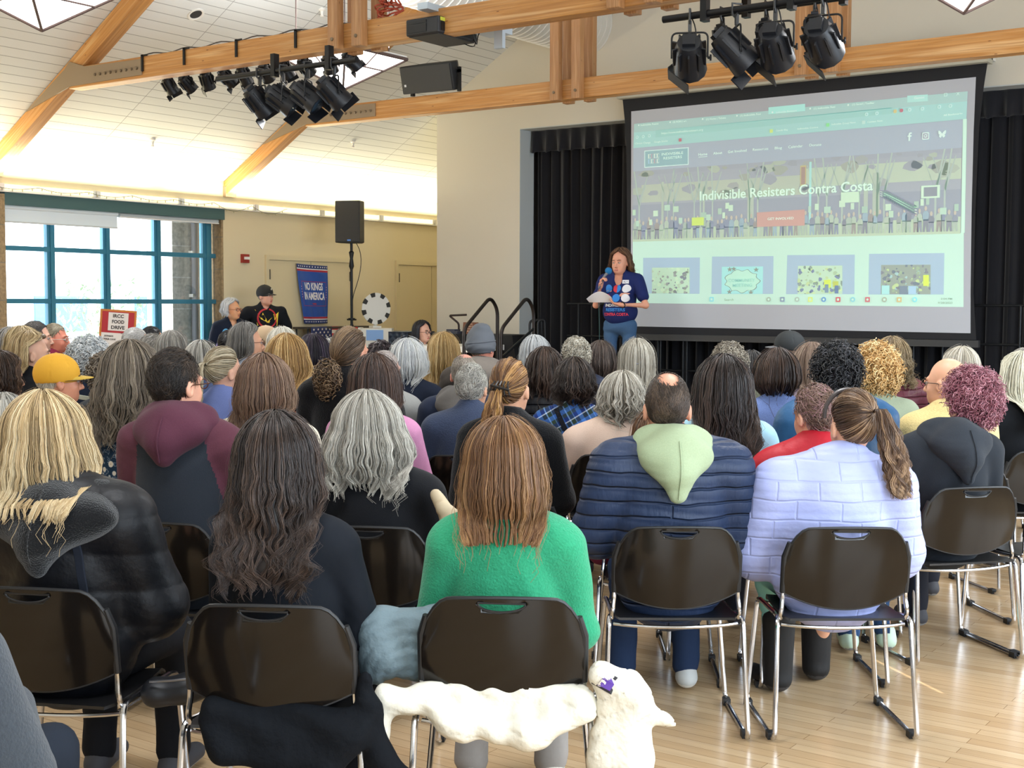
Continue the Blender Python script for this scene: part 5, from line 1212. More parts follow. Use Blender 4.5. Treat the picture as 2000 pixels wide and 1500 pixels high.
def hair_mat(c, rough=.42):
    key = 'hair_'+'_'.join(c)
    if key in _mats: return _mats[key]
    m = bpy.data.materials.new(key); nt, N, L, P = nodes(m); a = N.new('ShaderNodeAttribute'); a.attribute_name = 'tone'
    r = ramp(N, [(0.0, c[0]), (.5, c[1]), (1.0, c[2])]); L.new(a.outputs['Fac'], r.inputs[0]); L.new(r.outputs[0], P.inputs['Base Color'])
    P.inputs['Roughness'].default_value = rough; P.inputs['Specular IOR Level'].default_value = .45; P.inputs['Sheen Weight'].default_value = .0
    _mats[key] = m; return m

# ------------------------------------------------------------------ people
def skin(c): return [mat('skin_'+c, c, .5, sss=.12, noise=.06, nscale=40), mat('lips_'+c, '#b0625a', .45)]
def hand_prims(w, d, nrm, side, curl=.5, thumb=.6, s=1.0):
    """palm, four bent fingers and a thumb; w wrist, d direction, nrm palm normal"""
    w, d, nrm = Vector(w), Vector(d).normalized(), Vector(nrm).normalized(); nrm = (nrm-d*nrm.dot(d)).normalized(); x = d.cross(nrm)*side
    P = [p_rc(w, w+d*.03*s, .024*s, .026*s, k=.02)]
    for i, (o, L, r) in enumerate(((-.026, .068, .0088), (-.009, .076, .0092), (.009, .071, .0088), (.025, .056, .0078))):
        a = w+d*.02*s+x*o*.5*s; b_ = w+d*.085*s+x*o*s; P.append(p_rc(a, b_, .014*s, .0115*s, k=.012))
        p = b_; ang = curl*.5
        for f in (.42, .33, .25):
            q = p+(d*math.cos(ang)+nrm*math.sin(ang))*L*f*1.15*s; P.append(p_rc(p, q, r*s, r*.92*s, k=.005)); p = q; ang += curl*.75
    t0 = w+d*.025*s-x*.022*s; t1 = t0+(d*.6-x*.75+nrm*.25*thumb).normalized()*.036*s; t2 = t1+(d*.85-x*.1*(1-thumb)+nrm*.7*thumb+x*.25*thumb).normalized()*.036*s
    P += [p_rc(t0, t1, .014*s, .011*s, k=.012), p_rc(t1, t2, .0105*s, .009*s, k=.006)]
    return P
def head_prims(sc=1.0, fat=1.0, nose=1.0):
    f = fat
    P = [p_el((0, -.015, .02), (.076*f, .096, .100), .03), p_el((0, .03, -.04), (.062*f, .062, .085), .03), p_el((0, .037, -.083), (.048*f, .047, .034), .03), p_el((0, .072, -.100), (.018, .016, .015), .02),
         p_el((.034*f, .060, -.045), (.022, .02, .024), .02), p_el((-.034*f, .060, -.045), (.022, .02, .024), .02),
         p_rc((-.036, .082, .013), (.036, .082, .013), .009, .009, k=.015),
         p_el((.031, .1, -.007), (.0165, .014, .0095), .008, 's'), p_el((-.031, .1, -.007), (.0165, .014, .0095), .008, 's'),
         p_rc((0, .090, -.005), (0, .1+.012*nose, -.045), .0085, .0115, k=.012), p_el((.010, .099, -.052), (.008, .009, .007), .006), p_el((-.010, .099, -.052), (.008, .009, .007), .006),
         p_rc((-.018, .089, -.0755), (.018, .089, -.0755), .0052, .0052, (1, 1, 1), .005), p_rc((-.015, .088, -.0835), (.015, .088, -.0835), .0062, .0062, (1, 1, 1), .005),
         p_el((.0, .092, -.0665), (.004, .006, .006), .006, 's'),
         p_el((.079*f, -.008, -.022), (.011, .020, .032), .006), p_el((-.079*f, -.008, -.022), (.011, .020, .032), .006), p_el((.088*f, -.002, -.022), (.006, .011, .018), .004, 's'), p_el((-.088*f, -.002, -.022), (.006, .011, .018), .004, 's')]
    return P
def glasses(parent, M, col='#2a1a14', r=.021, lod=2):
    b = MB(); gm = mat('glasses_'+col, col, .3)
    for s in (1, -1):
        b.path([(s*.032+r*math.cos(a)*1.12, .103, -.008+r*math.sin(a)*.85) for a in [2*PI*i/16 for i in range(16)]], .0022, 5, closed=True)
        b.path([(s*.055, .102, -.004), (s*.078, .09, -.004), (s*.084, .0, -.006), (s*.084, -.02, -.02)], .002, 5)
    b.path([(-.01, .104, -.004), (.01, .104, -.004)], .002, 5); o = b.build('glasses', gm, parent); o.matrix_local = M; return o
def joints(zt, w, st=None):
    zs = zt-.27; J = dict(zs=zs)
    for s in (1, -1):
        J['sh', s] = (s*.185*w, -.03, zs-.09); J['el', s] = (s*.235*w, .05, zs-.35); J['wr', s] = (s*.10, .27, .655)
        J['hip', s] = (s*.09, .0, .53); J['kn', s] = (s*.13, .43, .50); J['an', s] = (s*.13, .42, .10); J['toe', s] = (s*.14, .57, .04)
    if st: J.update(st)
    return J
PATS = {}
def cloth_mat(c, kind='knit'):
    key = 'cloth_%s_%s' % (kind, c)
    if key in _mats: return _mats[key]
    if kind == 'knit': return mat(key, c, .85, noise=.12, nscale=180, bump=.5, bscale=260, sheen=.06, spec=.15)
    if kind == 'wool': return mat(key, c, .9, noise=.22, nscale=120, bump=.9, bscale=150, sheen=.15, spec=.1, bdist=.004)
    if kind == 'heather': return mat(key, c, .9, noise=.35, nscale=220, bump=.4, bscale=300, spec=.2)
    if kind == 'shell': return mat(key, c, .5, noise=.05, nscale=20, bump=.6, bscale=26, spec=.28, bdist=.006)
    if kind in ('puffer', 'brick'):
        m = bpy.data.materials.new(key); nt, N, L, P = nodes(m); P.inputs['Base Color'].default_value = (*lin(c), 1); P.inputs['Roughness'].default_value = .5; P.inputs['Specular IOR Level'].default_value = .3
        tc = N.new('ShaderNodeTexCoord'); mp = N.new('ShaderNodeMapping'); mp.inputs['Rotation'].default_value = (-PI/2, 0, 0); L.new(tc.outputs['Object'], mp.inputs[0])
        nz = N.new('ShaderNodeTexNoise'); nz.inputs['Scale'].default_value = 5; L.new(tc.outputs['Object'], nz.inputs['Vector']); ad = N.new('ShaderNodeMix'); ad.data_type = 'VECTOR'; ad.inputs[0].default_value = .035 if kind == 'puffer' else .02; L.new(mp.outputs[0], ad.inputs[4]); L.new(nz.outputs['Color'], ad.inputs[5])
        b = N.new('ShaderNodeTexBrick'); b.offset = .5; b.inputs['Scale'].default_value = 1; b.inputs['Brick Width'].default_value = 9 if kind == 'puffer' else .15; b.inputs['Row Height'].default_value = .053 if kind == 'puffer' else .072; b.inputs['Mortar Size'].default_value = .007 if kind == 'puffer' else .006; b.inputs['Mortar Smooth'].default_value = 1; L.new(ad.outputs[1], b.inputs['Vector'])
        m2 = N.new('ShaderNodeMapping'); m2.inputs['Scale'].default_value = (60, 60, 14) if kind == 'puffer' else (26, 26, 34); L.new(tc.outputs['Object'], m2.inputs[0]); n2 = N.new('ShaderNodeTexNoise'); n2.inputs['Scale'].default_value = 1; n2.inputs['Detail'].default_value = 3; L.new(m2.outputs[0], n2.inputs['Vector'])
        b1 = N.new('ShaderNodeBump'); b1.inputs['Strength'].default_value = .55; b1.inputs['Distance'].default_value = .006; L.new(n2.outputs['Fac'], b1.inputs['Height']); b2 = N.new('ShaderNodeBump'); b2.invert = True; b2.inputs['Strength'].default_value = 1 if kind == 'puffer' else .55; b2.inputs['Distance'].default_value = .010 if kind == 'puffer' else .006; L.new(b.outputs['Fac'], b2.inputs['Height']); L.new(b1.outputs[0], b2.inputs['Normal']); L.new(b2.outputs[0], P.inputs['Normal']); _mats[key] = m; return m
    if kind == 'cotton': return mat(key, c, .85, noise=.06, nscale=60, bump=.25, bscale=40, spec=.2, bdist=.004)
    if kind == 'fur': return mat(key, c, .95, noise=.3, nscale=160, bump=1.0, bscale=220, sheen=.3, spec=.1, bdist=.006)
    m = bpy.data.materials.new(key); nt, N, L, P = nodes(m); P.inputs['Roughness'].default_value = .85; P.inputs['Specular IOR Level'].default_value = .2; tc = N.new('ShaderNodeTexCoord')
    if kind == 'floral':
        v = N.new('ShaderNodeTexVoronoi'); v.inputs['Scale'].default_value = 22; L.new(tc.outputs['Object'], v.inputs['Vector']); r = ramp(N, [(0, '#9a7a5a'), (.13, '#d8cdb8'), (.30, '#b9b9b4'), (.34, '#233a52')]); r.color_ramp.interpolation = 'CONSTANT'; L.new(v.outputs['Distance'], r.inputs[0])
        n = N.new('ShaderNodeTexNoise'); n.inputs['Scale'].default_value = 45; L.new(tc.outputs['Object'], n.inputs['Vector']); r2 = ramp(N, [(.54, '#1d3348'), (.56, '#8796a0'), (.60, '#233a52')]); r2.color_ramp.interpolation = 'CONSTANT'; L.new(n.outputs['Fac'], r2.inputs[0])
        mx = N.new('ShaderNodeMix'); mx.data_type = 'RGBA'; lt = N.new('ShaderNodeMath'); lt.operation = 'LESS_THAN'; lt.inputs[1].default_value = .34; L.new(v.outputs['Distance'], lt.inputs[0]); L.new(lt.outputs[0], mx.inputs[0]); L.new(r2.outputs[0], mx.inputs[6]); L.new(r.outputs[0], mx.inputs[7]); L.new(mx.outputs[2], P.inputs['Base Color'])
    elif kind == 'leopard':
        v = N.new('ShaderNodeTexVoronoi'); v.inputs['Scale'].default_value = 42; L.new(tc.outputs['Object'], v.inputs['Vector']); r = ramp(N, [(0, '#a5735e'), (.22, '#2a1512'), (.52, '#9a6a58')]); r.color_ramp.interpolation = 'CONSTANT'; L.new(v.outputs['Distance'], r.inputs[0]); L.new(r.outputs[0], P.inputs['Base Color'])
    elif kind == 'plaid':
        sp_ = N.new('ShaderNodeSeparateXYZ'); mp = N.new('ShaderNodeMapping'); mp.inputs['Rotation'].default_value = (0, .55, 0); L.new(tc.outputs['Object'], mp.inputs[0]); L.new(mp.outputs[0], sp_.inputs[0]); cols = []
        for ax, cc in ((0, [(0, '#3c6fc0'), (.22, '#10204a'), (.45, '#7fa8e0'), (.52, '#2a3a30'), (.75, '#5b82b8'), (.80, '#1c2f66')]), (2, [(0, '#4a7ccc'), (.25, '#2c3a2e'), (.5, '#c9d4e0'), (.56, '#1d3678'), (.8, '#3a4a3a')])):
            mm = N.new('ShaderNodeMath'); mm.operation = 'MULTIPLY'; mm.inputs[1].default_value = 9.5; L.new(sp_.outputs[ax], mm.inputs[0]); fr = N.new('ShaderNodeMath'); fr.operation = 'FRACT'; L.new(mm.outputs[0], fr.inputs[0]); r = ramp(N, cc); r.color_ramp.interpolation = 'CONSTANT'; L.new(fr.outputs[0], r.inputs[0]); cols.append(r)
        mx = N.new('ShaderNodeMix'); mx.data_type = 'RGBA'; mx.inputs[0].default_value = .5; L.new(cols[0].outputs[0], mx.inputs[6]); L.new(cols[1].outputs[0], mx.inputs[7]); L.new(mx.outputs[2], P.inputs['Base Color'])
    _mats[key] = m; return m

from mathutils.bvhtree import BVHTree
def bvh_of(o):
    me = o.data; return BVHTree.FromPolygons([v.co.copy() for v in me.vertices], [tuple(p.vertices) for p in me.polygons])
def strap(g, p, col, pts, zs, r=.012, name='bag_strap', kind='cotton'):
    """flat band laid over the back of a garment; pts are (x, z relative to the shoulders)"""
    bv = bvh_of(g); out = []; P = [Vector((a, 0, zs+b_)) for a, b_ in pts]; n = 8
    for i in range(len(P)-1):
        for k in range(n): out.append(P[i].lerp(P[i+1], k/n))
    out.append(P[-1]); res = []
    for q in out:
        hit, nn, ix, d = bv.ray_cast(Vector((q.x, -1.2, q.z)), Vector((0, 1, 0)))
        if hit: res.append(Vector((hit.x, hit.y-.003, hit.z)))
    if len(res) < 3: return
    b = MB(); m = len(res); V = []
    for i, q in enumerate(res):
        T = (res[min(i+1, m-1)]-res[max(i-1, 0)]).normalized(); S = T.cross(Vector((0, 1, 0))).normalized()*r
        V += [q-S, q+S, q+S*.8-Vector((0, .004, 0)), q-S*.8-Vector((0, .004, 0))]
    F = []
    for i in range(m-1):
        for a, c in ((0, 1), (1, 2), (2, 3), (3, 0)): F.append((i*4+a, i*4+c, i*4+4+c, i*4+4+a))
    b.add(V, F); return b.build(name, cloth_mat(col, kind), p)
def print_on(g, parent, name, items, mats, dist=1.2, off=.005):
    """lettering and shapes pressed on the front of a garment: items = (verts2d, faces, material index)"""
    bv = bvh_of(g); b = MB(); s = dist/abs(dist)
    for vs, fs, mi in items:
        out = []; last = 0
        for x, z in vs:
            hit, nn, ix, d = bv.ray_cast(Vector((x, dist, z)), Vector((0, -s, 0))); y = hit.y if hit else last; last = y; out.append((x, y+off*s, z))
        b.add(out, fs, mi)
    return b.build(name, mats, parent, smooth=False)
def txt_item(s, cx, cz, h, width, mi, mirror=1, bold=.03):
    vs, fs = text_geo(s, 1.0, bold); k = h/.69; xs = [v[0] for v in vs]; w = max(xs)-min(xs)
    return ([(cx+mirror*x/w*width, cz+y*k) for x, y in vs], [tuple(f) for f in fs], mi)
def disc_item(cx, cz, r, mi, a0=0, a1=2*PI, n=20, rz=None):
    V = [(cx, cz)]; K = 4
    for k in range(1, K+1): V += [(cx+r*k/K*math.cos(a0+(a1-a0)*i/n), cz+(rz or r)*k/K*math.sin(a0+(a1-a0)*i/n)) for i in range(n+1)]
    F = [(0, 1+i, 2+i) for i in range(n)]+[(1+(k-1)*(n+1)+i, 1+k*(n+1)+i, 2+k*(n+1)+i, 2+(k-1)*(n+1)+i) for k in range(1, K) for i in range(n)]
    return (V, F, mi)
def rect_item(x0, z0, x1, z1, mi, n=5): return ([(x0+(x1-x0)*i/n, z0+(z1-z0)*j/n) for j in range(n+1) for i in range(n+1)], [(j*(n+1)+i, j*(n+1)+i+1, (j+1)*(n+1)+i+1, (j+1)*(n+1)+i) for j in range(n) for i in range(n)], mi)
def accessories(acc, p, M, J, zs, g):
    for a in acc:
        k, c = a[0], a[1]; m = mat('acc_'+c, c, .4)
        if k == 'strap': strap(g, p, c, a[2], zs, .014); continue
        b = MB()
        if k == 'band': b.path([(.098*math.cos(t), .035+.01*math.sin(t), .02+.108*math.sin(t)) for t in [PI*i/20 for i in range(21)]], .009, 6); nm = 'headband'
        if k == 'shades':
            for s in (1, -1): b.sphere((s*.035, .06, .108), (.026, .018, .016), 12); b.path([(s*.06, .055, .112), (s*.098, .02, .08), (s*.102, -.05, .05)], .003, 6)
            b.path([(-.02, .072, .11), (.02, .072, .11)], .003, 6); nm = 'sunglasses'
        if k == 'claw':
            for i in range(5): b.path([(-.035+.018*i, -.118, -.03), (-.045+.022*i, -.155, -.02), (-.035+.018*i, -.16, .02), (-.03+.015*i, -.13, .035)], .004, 6)
            b.path([(-.04, -.16, .02), (.045, -.165, .0)], .006, 6); nm = 'hair_claw'
        if k == 'tie': b.path([(.022*math.cos(t), -.135+.012*math.sin(t), -.005+.012*math.sin(t)) for t in [2*PI*i/14 for i in range(14)]], .006, 6, closed=True); nm = 'hair_band'
        if k == 'clip': b.box((-.035, -.135, .03), (.035, -.125, .042)); nm = 'barrette'
        if k == 'earring': b.path([(.082+.0*math.cos(t), -.005+.018*math.cos(t), -.07+.018*math.sin(t)) for t in [2*PI*i/14 for i in range(14)]], .002, 5, closed=True); nm = 'earring'
        o = b.build(nm, m, p); o.matrix_local = M

def make_person(pid, x, y, zt, hd, spec):
    """hd: heading in degrees; local +Y is forward, head top at height zt"""
    lod = spec.get('lod', 1); w = spec.get('w', 1.0)*spec.get('wf', .92); z0 = spec.get('z0', 0.0); zt = zt-z0
    p = thing('person', spec['label'], 'person', (x, y, z0), math.radians(hd), spec.get('group', 'people seated in the audience'))
    stand = spec.get('stand', False); J = joints(zt, w, spec.get('J')); zs = J['zs']; hs = spec.get('hs', 1.0)
    yaw = math.radians(-spec.get('yaw', 0)); tilt = math.radians(spec.get('nod', 0)); hx, hy = spec.get('hoff', (0, 0))
    hc = Vector((hx, .01+hy, zt-.125*hs)); M = Matrix.Translation(hc) @ Matrix.Rotation(yaw, 4, 'Z') @ Matrix.Rotation(tilt, 4, 'X') @ Matrix.Scale(hs, 4)
    hb = {3: .010, 2: .014, 1: .019}[lod]; hf = {3: .0055, 2: .007, 1: .0095}[lod]
    if spec.get('hres'): hb, hf = spec['hres']
    tm = -.012
    def core(t, arms=(0, 0), sleeve=1.0, kk=.05):
        zb = spec.get('zb', .56); cy = -.03
        P = [p_rc((0, cy, zb), (0, cy, zs-.14), .150*w+t, .158*w+t, (1, 1.45, 1), kk), p_rc((-.15*w, cy, zs-.08), (.15*w, cy, zs-.08), .058+t, .058+t, (1, 1.1, 1), kk),
             p_rc((hx*.5, cy, zs-.02), (.12*w, cy, zs-.065), .05+t, .045+t, k=kk), p_rc((hx*.5, cy, zs-.02), (-.12*w, cy, zs-.065), .05+t, .045+t, k=kk),
             p_el((0, cy+.02, zb), (.165*w+t, .125*w+t, .10), kk)]
        if spec.get('bust'): P += [p_el((s*.08, .07*w, zs-.25), (.075, .06, .075), .05) for s in (1, -1)]
        if spec.get('belly'): P += [p_el((0, .04, zs-.42), (.15*w+t, .12*w+t, .16), .06)]
        for s in (1, -1):
            sh, el, wr = (np.array(J[q, s], float) for q in ('sh', 'el', 'wr'))
            e1 = sh+(el-sh)*min(1, sleeve*2); P.append(p_rc(sh, e1, .052*w+t+arms[0], (.046*w+t+arms[0]) if sleeve >= .5 else .052*w+t+arms[0], k=kk*.7))
            if sleeve > .5: P.append(p_rc(el, el+(wr-el)*min(1, (sleeve-.5)*2), .045*w+t+arms[1], .032+t+arms[1]*.7, k=kk*.6))
        return P
    B = core(tm-.004, sleeve=1.0)
    B.append(p_rc((hx*.3, -.028, zs-.06), (hx, .0+hy, zt-.17*hs), .052*hs, .05*hs, k=.03))
    for q in head_prims(fat=spec.get('fat', 1), nose=spec.get('nose', 1)): B.append(('fr', M, q))
    for s in (1, -1):
        el, wr = Vector(J['el', s]), Vector(J['wr', s]); d = J.get(('hd', s), (wr-el).normalized()+Vector((-s*.1, .3, -.1))); B += hand_prims(wr, d, J.get(('hn', s), (0, 0, -1)), s, J.get(('curl', s), .45), J.get(('th', s), .4), 1.0)
        for a, b_, r1, r2 in (('hip', 'kn', .074, .052), ('kn', 'an', .048, .034)): B.append(p_rc(J[a, s], J[b_, s], r1*w, r2, k=.03))
        B.append(p_rc(np.array(J['an', s])-(0, .03, .05), J['toe', s], .03, .024, k=.02))
    lo = np.array([-.42*w, -.25, .0]); hi = np.array([.42*w, .66, zt+.02])
    if stand: lo[:] = (-.48, -.3, 0); hi[:] = (.48, .5, zt+.02)
    hsz = .12*hs; fine = ((hc.x-hsz, hc.x+hsz), (hc.y-hsz-.01, hc.y+.14*hs), (hc.z-.15*hs, hc.z+.13*hs))
    zl = hc.z-.0795*hs
    Mi = np.array(M.inverted())
    def lipreg(C):
        L_ = C@Mi[:3, :3].T+Mi[:3, 3]; return ((np.abs(L_[:, 2]+.0795) < .0085) & (np.abs(L_[:, 0]) < .021-.6*np.abs(L_[:, 2]+.0795)) & (L_[:, 1] > .088)).astype(np.int32)
    o = solid('body', B, lo, hi, hb, skin(spec.get('skin', '#d9a283')), p, None, lipreg, fine, hf, 1)
    if spec.get('facevis'):
        for s in (1, -1):
            b = MB(); b.sphere((s*.031, .0825, -.008), .0115, 12, 0); b.sphere((s*.031+spec.get('look', 0)*.002, .0885, -.008), .0062, 10, 1); e = b.build('eye', [mat('eye_white', '#b9aca4', .3), mat('iris', '#3a2a20', .3)], p); e.matrix_local = M
            if spec.get('lids', .5):
                b = MB(); b.path([(s*.031-.014, .0925, -.002), (s*.031, .0975, .003), (s*.031+.014, .0915, -.002)], .0035, 6); e = b.build('eyelid', skin(spec.get('skin', '#d9a283'))[0], p); e.matrix_local = M
            b = MB(); b.path([(s*.014, .0975, .014), (s*.032, .0965, .020), (s*.048, .086, .015)], .0028, 5); e = b.build('eyebrow', mat('brow_'+spec.get('brow', '#5a4636'), spec.get('brow', '#5a4636'), .8), p); e.matrix_local = M
    # garments
    top = spec['top']; t = top.get('t', .012); hg = {3: .0085, 2: .012, 1: .017}[lod]; gl = lo+np.array([-.06, -.06, .35]); gh = hi+np.array([.06, .0, -.1]); seed = spec.get('seed', sum(ord(c)*(i+1) for i, c in enumerate(pid)))
    if stand: gl[2] = .5
    G = core(t, top.get('arms', (0, 0)), top.get('sleeve', .95), top.get('kk', .05))
    if top.get('collar', 1): G.append(p_rc((hx*.5, -.03, zs-.03), (hx*.7, -.022, zs+.012+top.get('ch', 0)), .066+t*.5, .062+t*.4, k=.03))
    G.append(p_rc((hx*.9, .015, zs-.01), (hx, .0, zs+.16), .050, .056, k=.012, op='s')) if top.get('collar', 1) else None
    if top.get('neck'):   # open neckline
        G.append(p_el((hx*.5, .13, zs-.04), top['neck'], .02, 's'))
    if top.get('extra'): G += top['extra'](zs, w)
    qk = top.get('quilt'); fa = top.get('fold', .006)
    def disp(V):
        d = fold(V, seed % 7, fa, top.get('ff', 1.0))
        if qk == 'baffle':
            u = V[:, 2]*1.0+.02*np.sin(V[:, 0]*6); ph = np.abs(np.sin(PI*u/top.get('pitch', .055))); d = d*.5-.006*(1-ph**.5)
        if qk == 'brick':
            u = V[:, 2]; pt = top.get('pitch', .075); row = np.floor(u/pt); ph = np.abs(np.sin(PI*u/pt)); cx_ = np.abs(np.sin(PI*(V[:, 0]+V[:, 1]*.5+row*.06)/.13)); d = d*.6-.004*(1-np.minimum(ph*2.2, 1)**.5)
        return d
    mats = [cloth_mat(top['c'], top.get('m', 'knit'))]; reg = None
    if top.get('c2'):
        mats.append(cloth_mat(top['c2'], top.get('m', 'knit')))
        def reg(C): return ((np.abs(C[:, 0]) > .115*w+(zs-C[:, 2])*.20) & (C[:, 2] > .5) | (C[:, 2] > zs-.035)).astype(np.int32)
    g = solid(top.get('name', 'sweater'), G, gl, gh, hg, mats, p, disp, reg)
    if top.get('hood'):
        zs0 = zs; zs = zs+top['hood'].get('dz', 0); hh = top['hood']; b_ = hh.get('b', .20); hw_ = hh.get('w', .115); ft = hh.get('fat', .008); t0_ = t; t = t+ft; Hp = [p_rc((-hw_*.6, -.055, zs+.035), (hw_*.6, -.055, zs+.035), .035, .035, k=.06), p_el((0, -.07, zs+.03), (.085, .05, .05), .05), p_rc((-hw_, -.06, zs-.01), (-.015, -.150-t, zs-b_*.5), .036, .05, k=.07), p_rc((hw_, -.06, zs-.01), (.015, -.150-t, zs-b_*.5), .036, .05, k=.07), p_el((0, -.12-t*.6, zs-.03), (hw_+.01, .07, .075), .05),
              p_rc((0, -.13, zs+.0), (0, -.158-t, zs-b_), .06, .026, (1, 1.1, 1), k=.06), p_rc((-hw_*.85, -.03, zs+.02), (-.06, .06, zs-.05), .028, .02, k=.04), p_rc((hw_*.85, -.03, zs+.02), (.06, .06, zs-.05), .028, .02, k=.04),
              p_el((0, -.02, zs+.09), (.07, .065, .075), .02, 's')]
        hn = solid('hood', Hp, (-.28, -.38, zs-b_-.1), (.26, .16, zs+.14), hg*.8, [cloth_mat(hh['c'], hh.get('m', 'knit'))], p, lambda V: fold(V, 2, .004, 1.2)); t = t0_; zs = zs0
        if lod == 3:
            strap(hn, p, hh['c'], [(.006, .03), (.006, -.04), (.003, -.10), (0, -b_-.01)], zs, .003, 'hood_seam', hh.get('m', 'knit'))
    if spec.get('bottom', 1):
        bt = spec.get('pants', '#23252e'); Pn = [p_el((0, -.0, J['hip', 1][2]), (.165*w, .12*w, .10), .05)]
        for s in (1, -1): Pn += [p_rc(J['hip', s], J['kn', s], .084*w, .064, k=.04), p_rc(J['kn', s], np.array(J['an', s])+(0, 0, .10 if spec.get('boot') else .0), .062, .045 if spec.get('boot') else .056, k=.03)]
        l2, h2 = lo.copy(), hi.copy(); l2[2] = .02; h2[2] = J['hip', 1][2]+.16
        solid('trousers', Pn, l2, h2, hb*1.2, [cloth_mat(bt, spec.get('pm', 'cotton'))], p, lambda V: fold(V, 1, .006, 1.5))
        for s in (1, -1):
            a = np.array(J['an', s]); tt = np.array(J['toe', s]); d = (tt-a)*np.array([1, 1, 0]); boot = spec.get('boot'); sc_ = spec.get('shoe', '#3a3a40')
            Sp = [p_rc(a+(0, -.025, -a[2]+.05), tt+(0, .01, -tt[2]+.045), .044, .036, (1, 1, 1.1), k=.02), p_rc(a*(1, 1, 0)+(0, -.01, .06), a*(1, 1, 0)+(0, -.01, .30 if boot else .09), .058 if boot else .04, .068 if boot else .042, k=.02), p_el(((a+tt)/2)*(1, 1, 0)+(0, 0, -.04), (.2, .3, .045), .006, 's')]
            b0 = np.minimum(a, tt)-.09; b1 = np.maximum(a, tt)+.09; b0[2] = -.01; b1[2] = .42 if boot else .17
            so = solid('boot' if boot else 'shoe', Sp, b0, b1, .009 if lod == 3 else .014, [mat('shoe_'+sc_, sc_, .7, bump=.2, bscale=60), mat('sole_'+spec.get('sole', '#8f9296'), spec.get('sole', '#8f9296'), .6)], p, None, lambda C: (C[:, 2] < .03).astype(np.int32), rel=1)
    if spec.get('hair'): spec['hair'].setdefault('yb', t*.8+.008+(.05 if top.get('hood') else 0))
    if spec.get('hair'): hair_obj(p, spec['hair'], lod, seed, M)
    if spec.get('glasses'): glasses(p, M, spec['glasses'])
    cap = spec.get('cap')
    if cap:
        c = cap['c']; cm = mat('cap_'+c, c, .8, bump=.25, bscale=200); Cp = [p_el((0, -.013, .030), (.094, .114, .102), .01), p_el((0, -.01, -.085), (.2, .2, .075), .004, 's')]
        if cap['k'] == 'beanie': Cp = [p_el((0, -.012, .022), (.094, .115, .125), .02), p_el((0, -.02, .0), (.096, .118, .05), .02), p_el((0, -.0, -.115), (.2, .2, .075), .006, 's'), p_el((0.02, -.03, .125), (.05, .05, .03), .03)]
        co_ = solid('beanie' if cap['k'] == 'beanie' else 'cap', Cp, (-.13, -.15, -.09), (.13, .14, .18), .008 if lod > 1 else .011, [cm], p, (lambda V: fold(V, 3, .004, 2.5)) if cap['k'] == 'beanie' else (lambda V: -.0022*(np.abs(np.sin(3*np.arctan2(V[:, 0], V[:, 1]+.013))) < .07)*(V[:, 2] > .0)))
        co_.matrix_local = M
        if cap['k'] == 'beanie':
            b = MB(); b.path([(.0965*math.cos(a)*1.0, -.017+.118*math.sin(a), .028+.01*math.sin(a+1)) for a in [2*PI*i/28 for i in range(28)]], .0045, 6, closed=True); b.build('folded_cuff', cm, co_)
        if cap['k'] == 'cap':
            b = MB(); vs = []; n = 14
            for zz in (0, 1):
                for r in (0, 1):
                    for i in range(n+1):
                        a = math.radians(-58+116*i/n); rx = .086+.004*r; ry = .102+(.075*math.cos(math.radians(-90+180*i/n))**.6 if r else 0)
                        X_ = (.086*math.sin(a)) if r == 0 else (.088*math.sin(a)*.98); Y_ = .100*math.cos(a)-.01+(0 if r == 0 else .078*max(0, math.cos(math.radians(-90+180*i/n)))**.5)
                        vs.append((X_, Y_, .016-.22*X_*X_*10*.6-.012*r+.004*zz))
            q = n+1; fs = []
            for i in range(n):
                fs += [(i, i+1, q+i+1, q+i), (2*q+i, 3*q+i, 3*q+i+1, 2*q+i+1), (q+i, q+i+1, 3*q+i+1, 3*q+i)]
            b.add(vs, fs); b.sphere((0, -.013, .131), (.008, .008, .004), 8)
            v_ = b.build('visor', mat('visor_'+cap.get('vc', c), cap.get('vc', c), .8), co_); 
    accessories(spec.get('acc', []), p, M, J, zs, g)
    if spec.get('fn'): spec['fn'](p, M, J, zs, t, g)
    return p
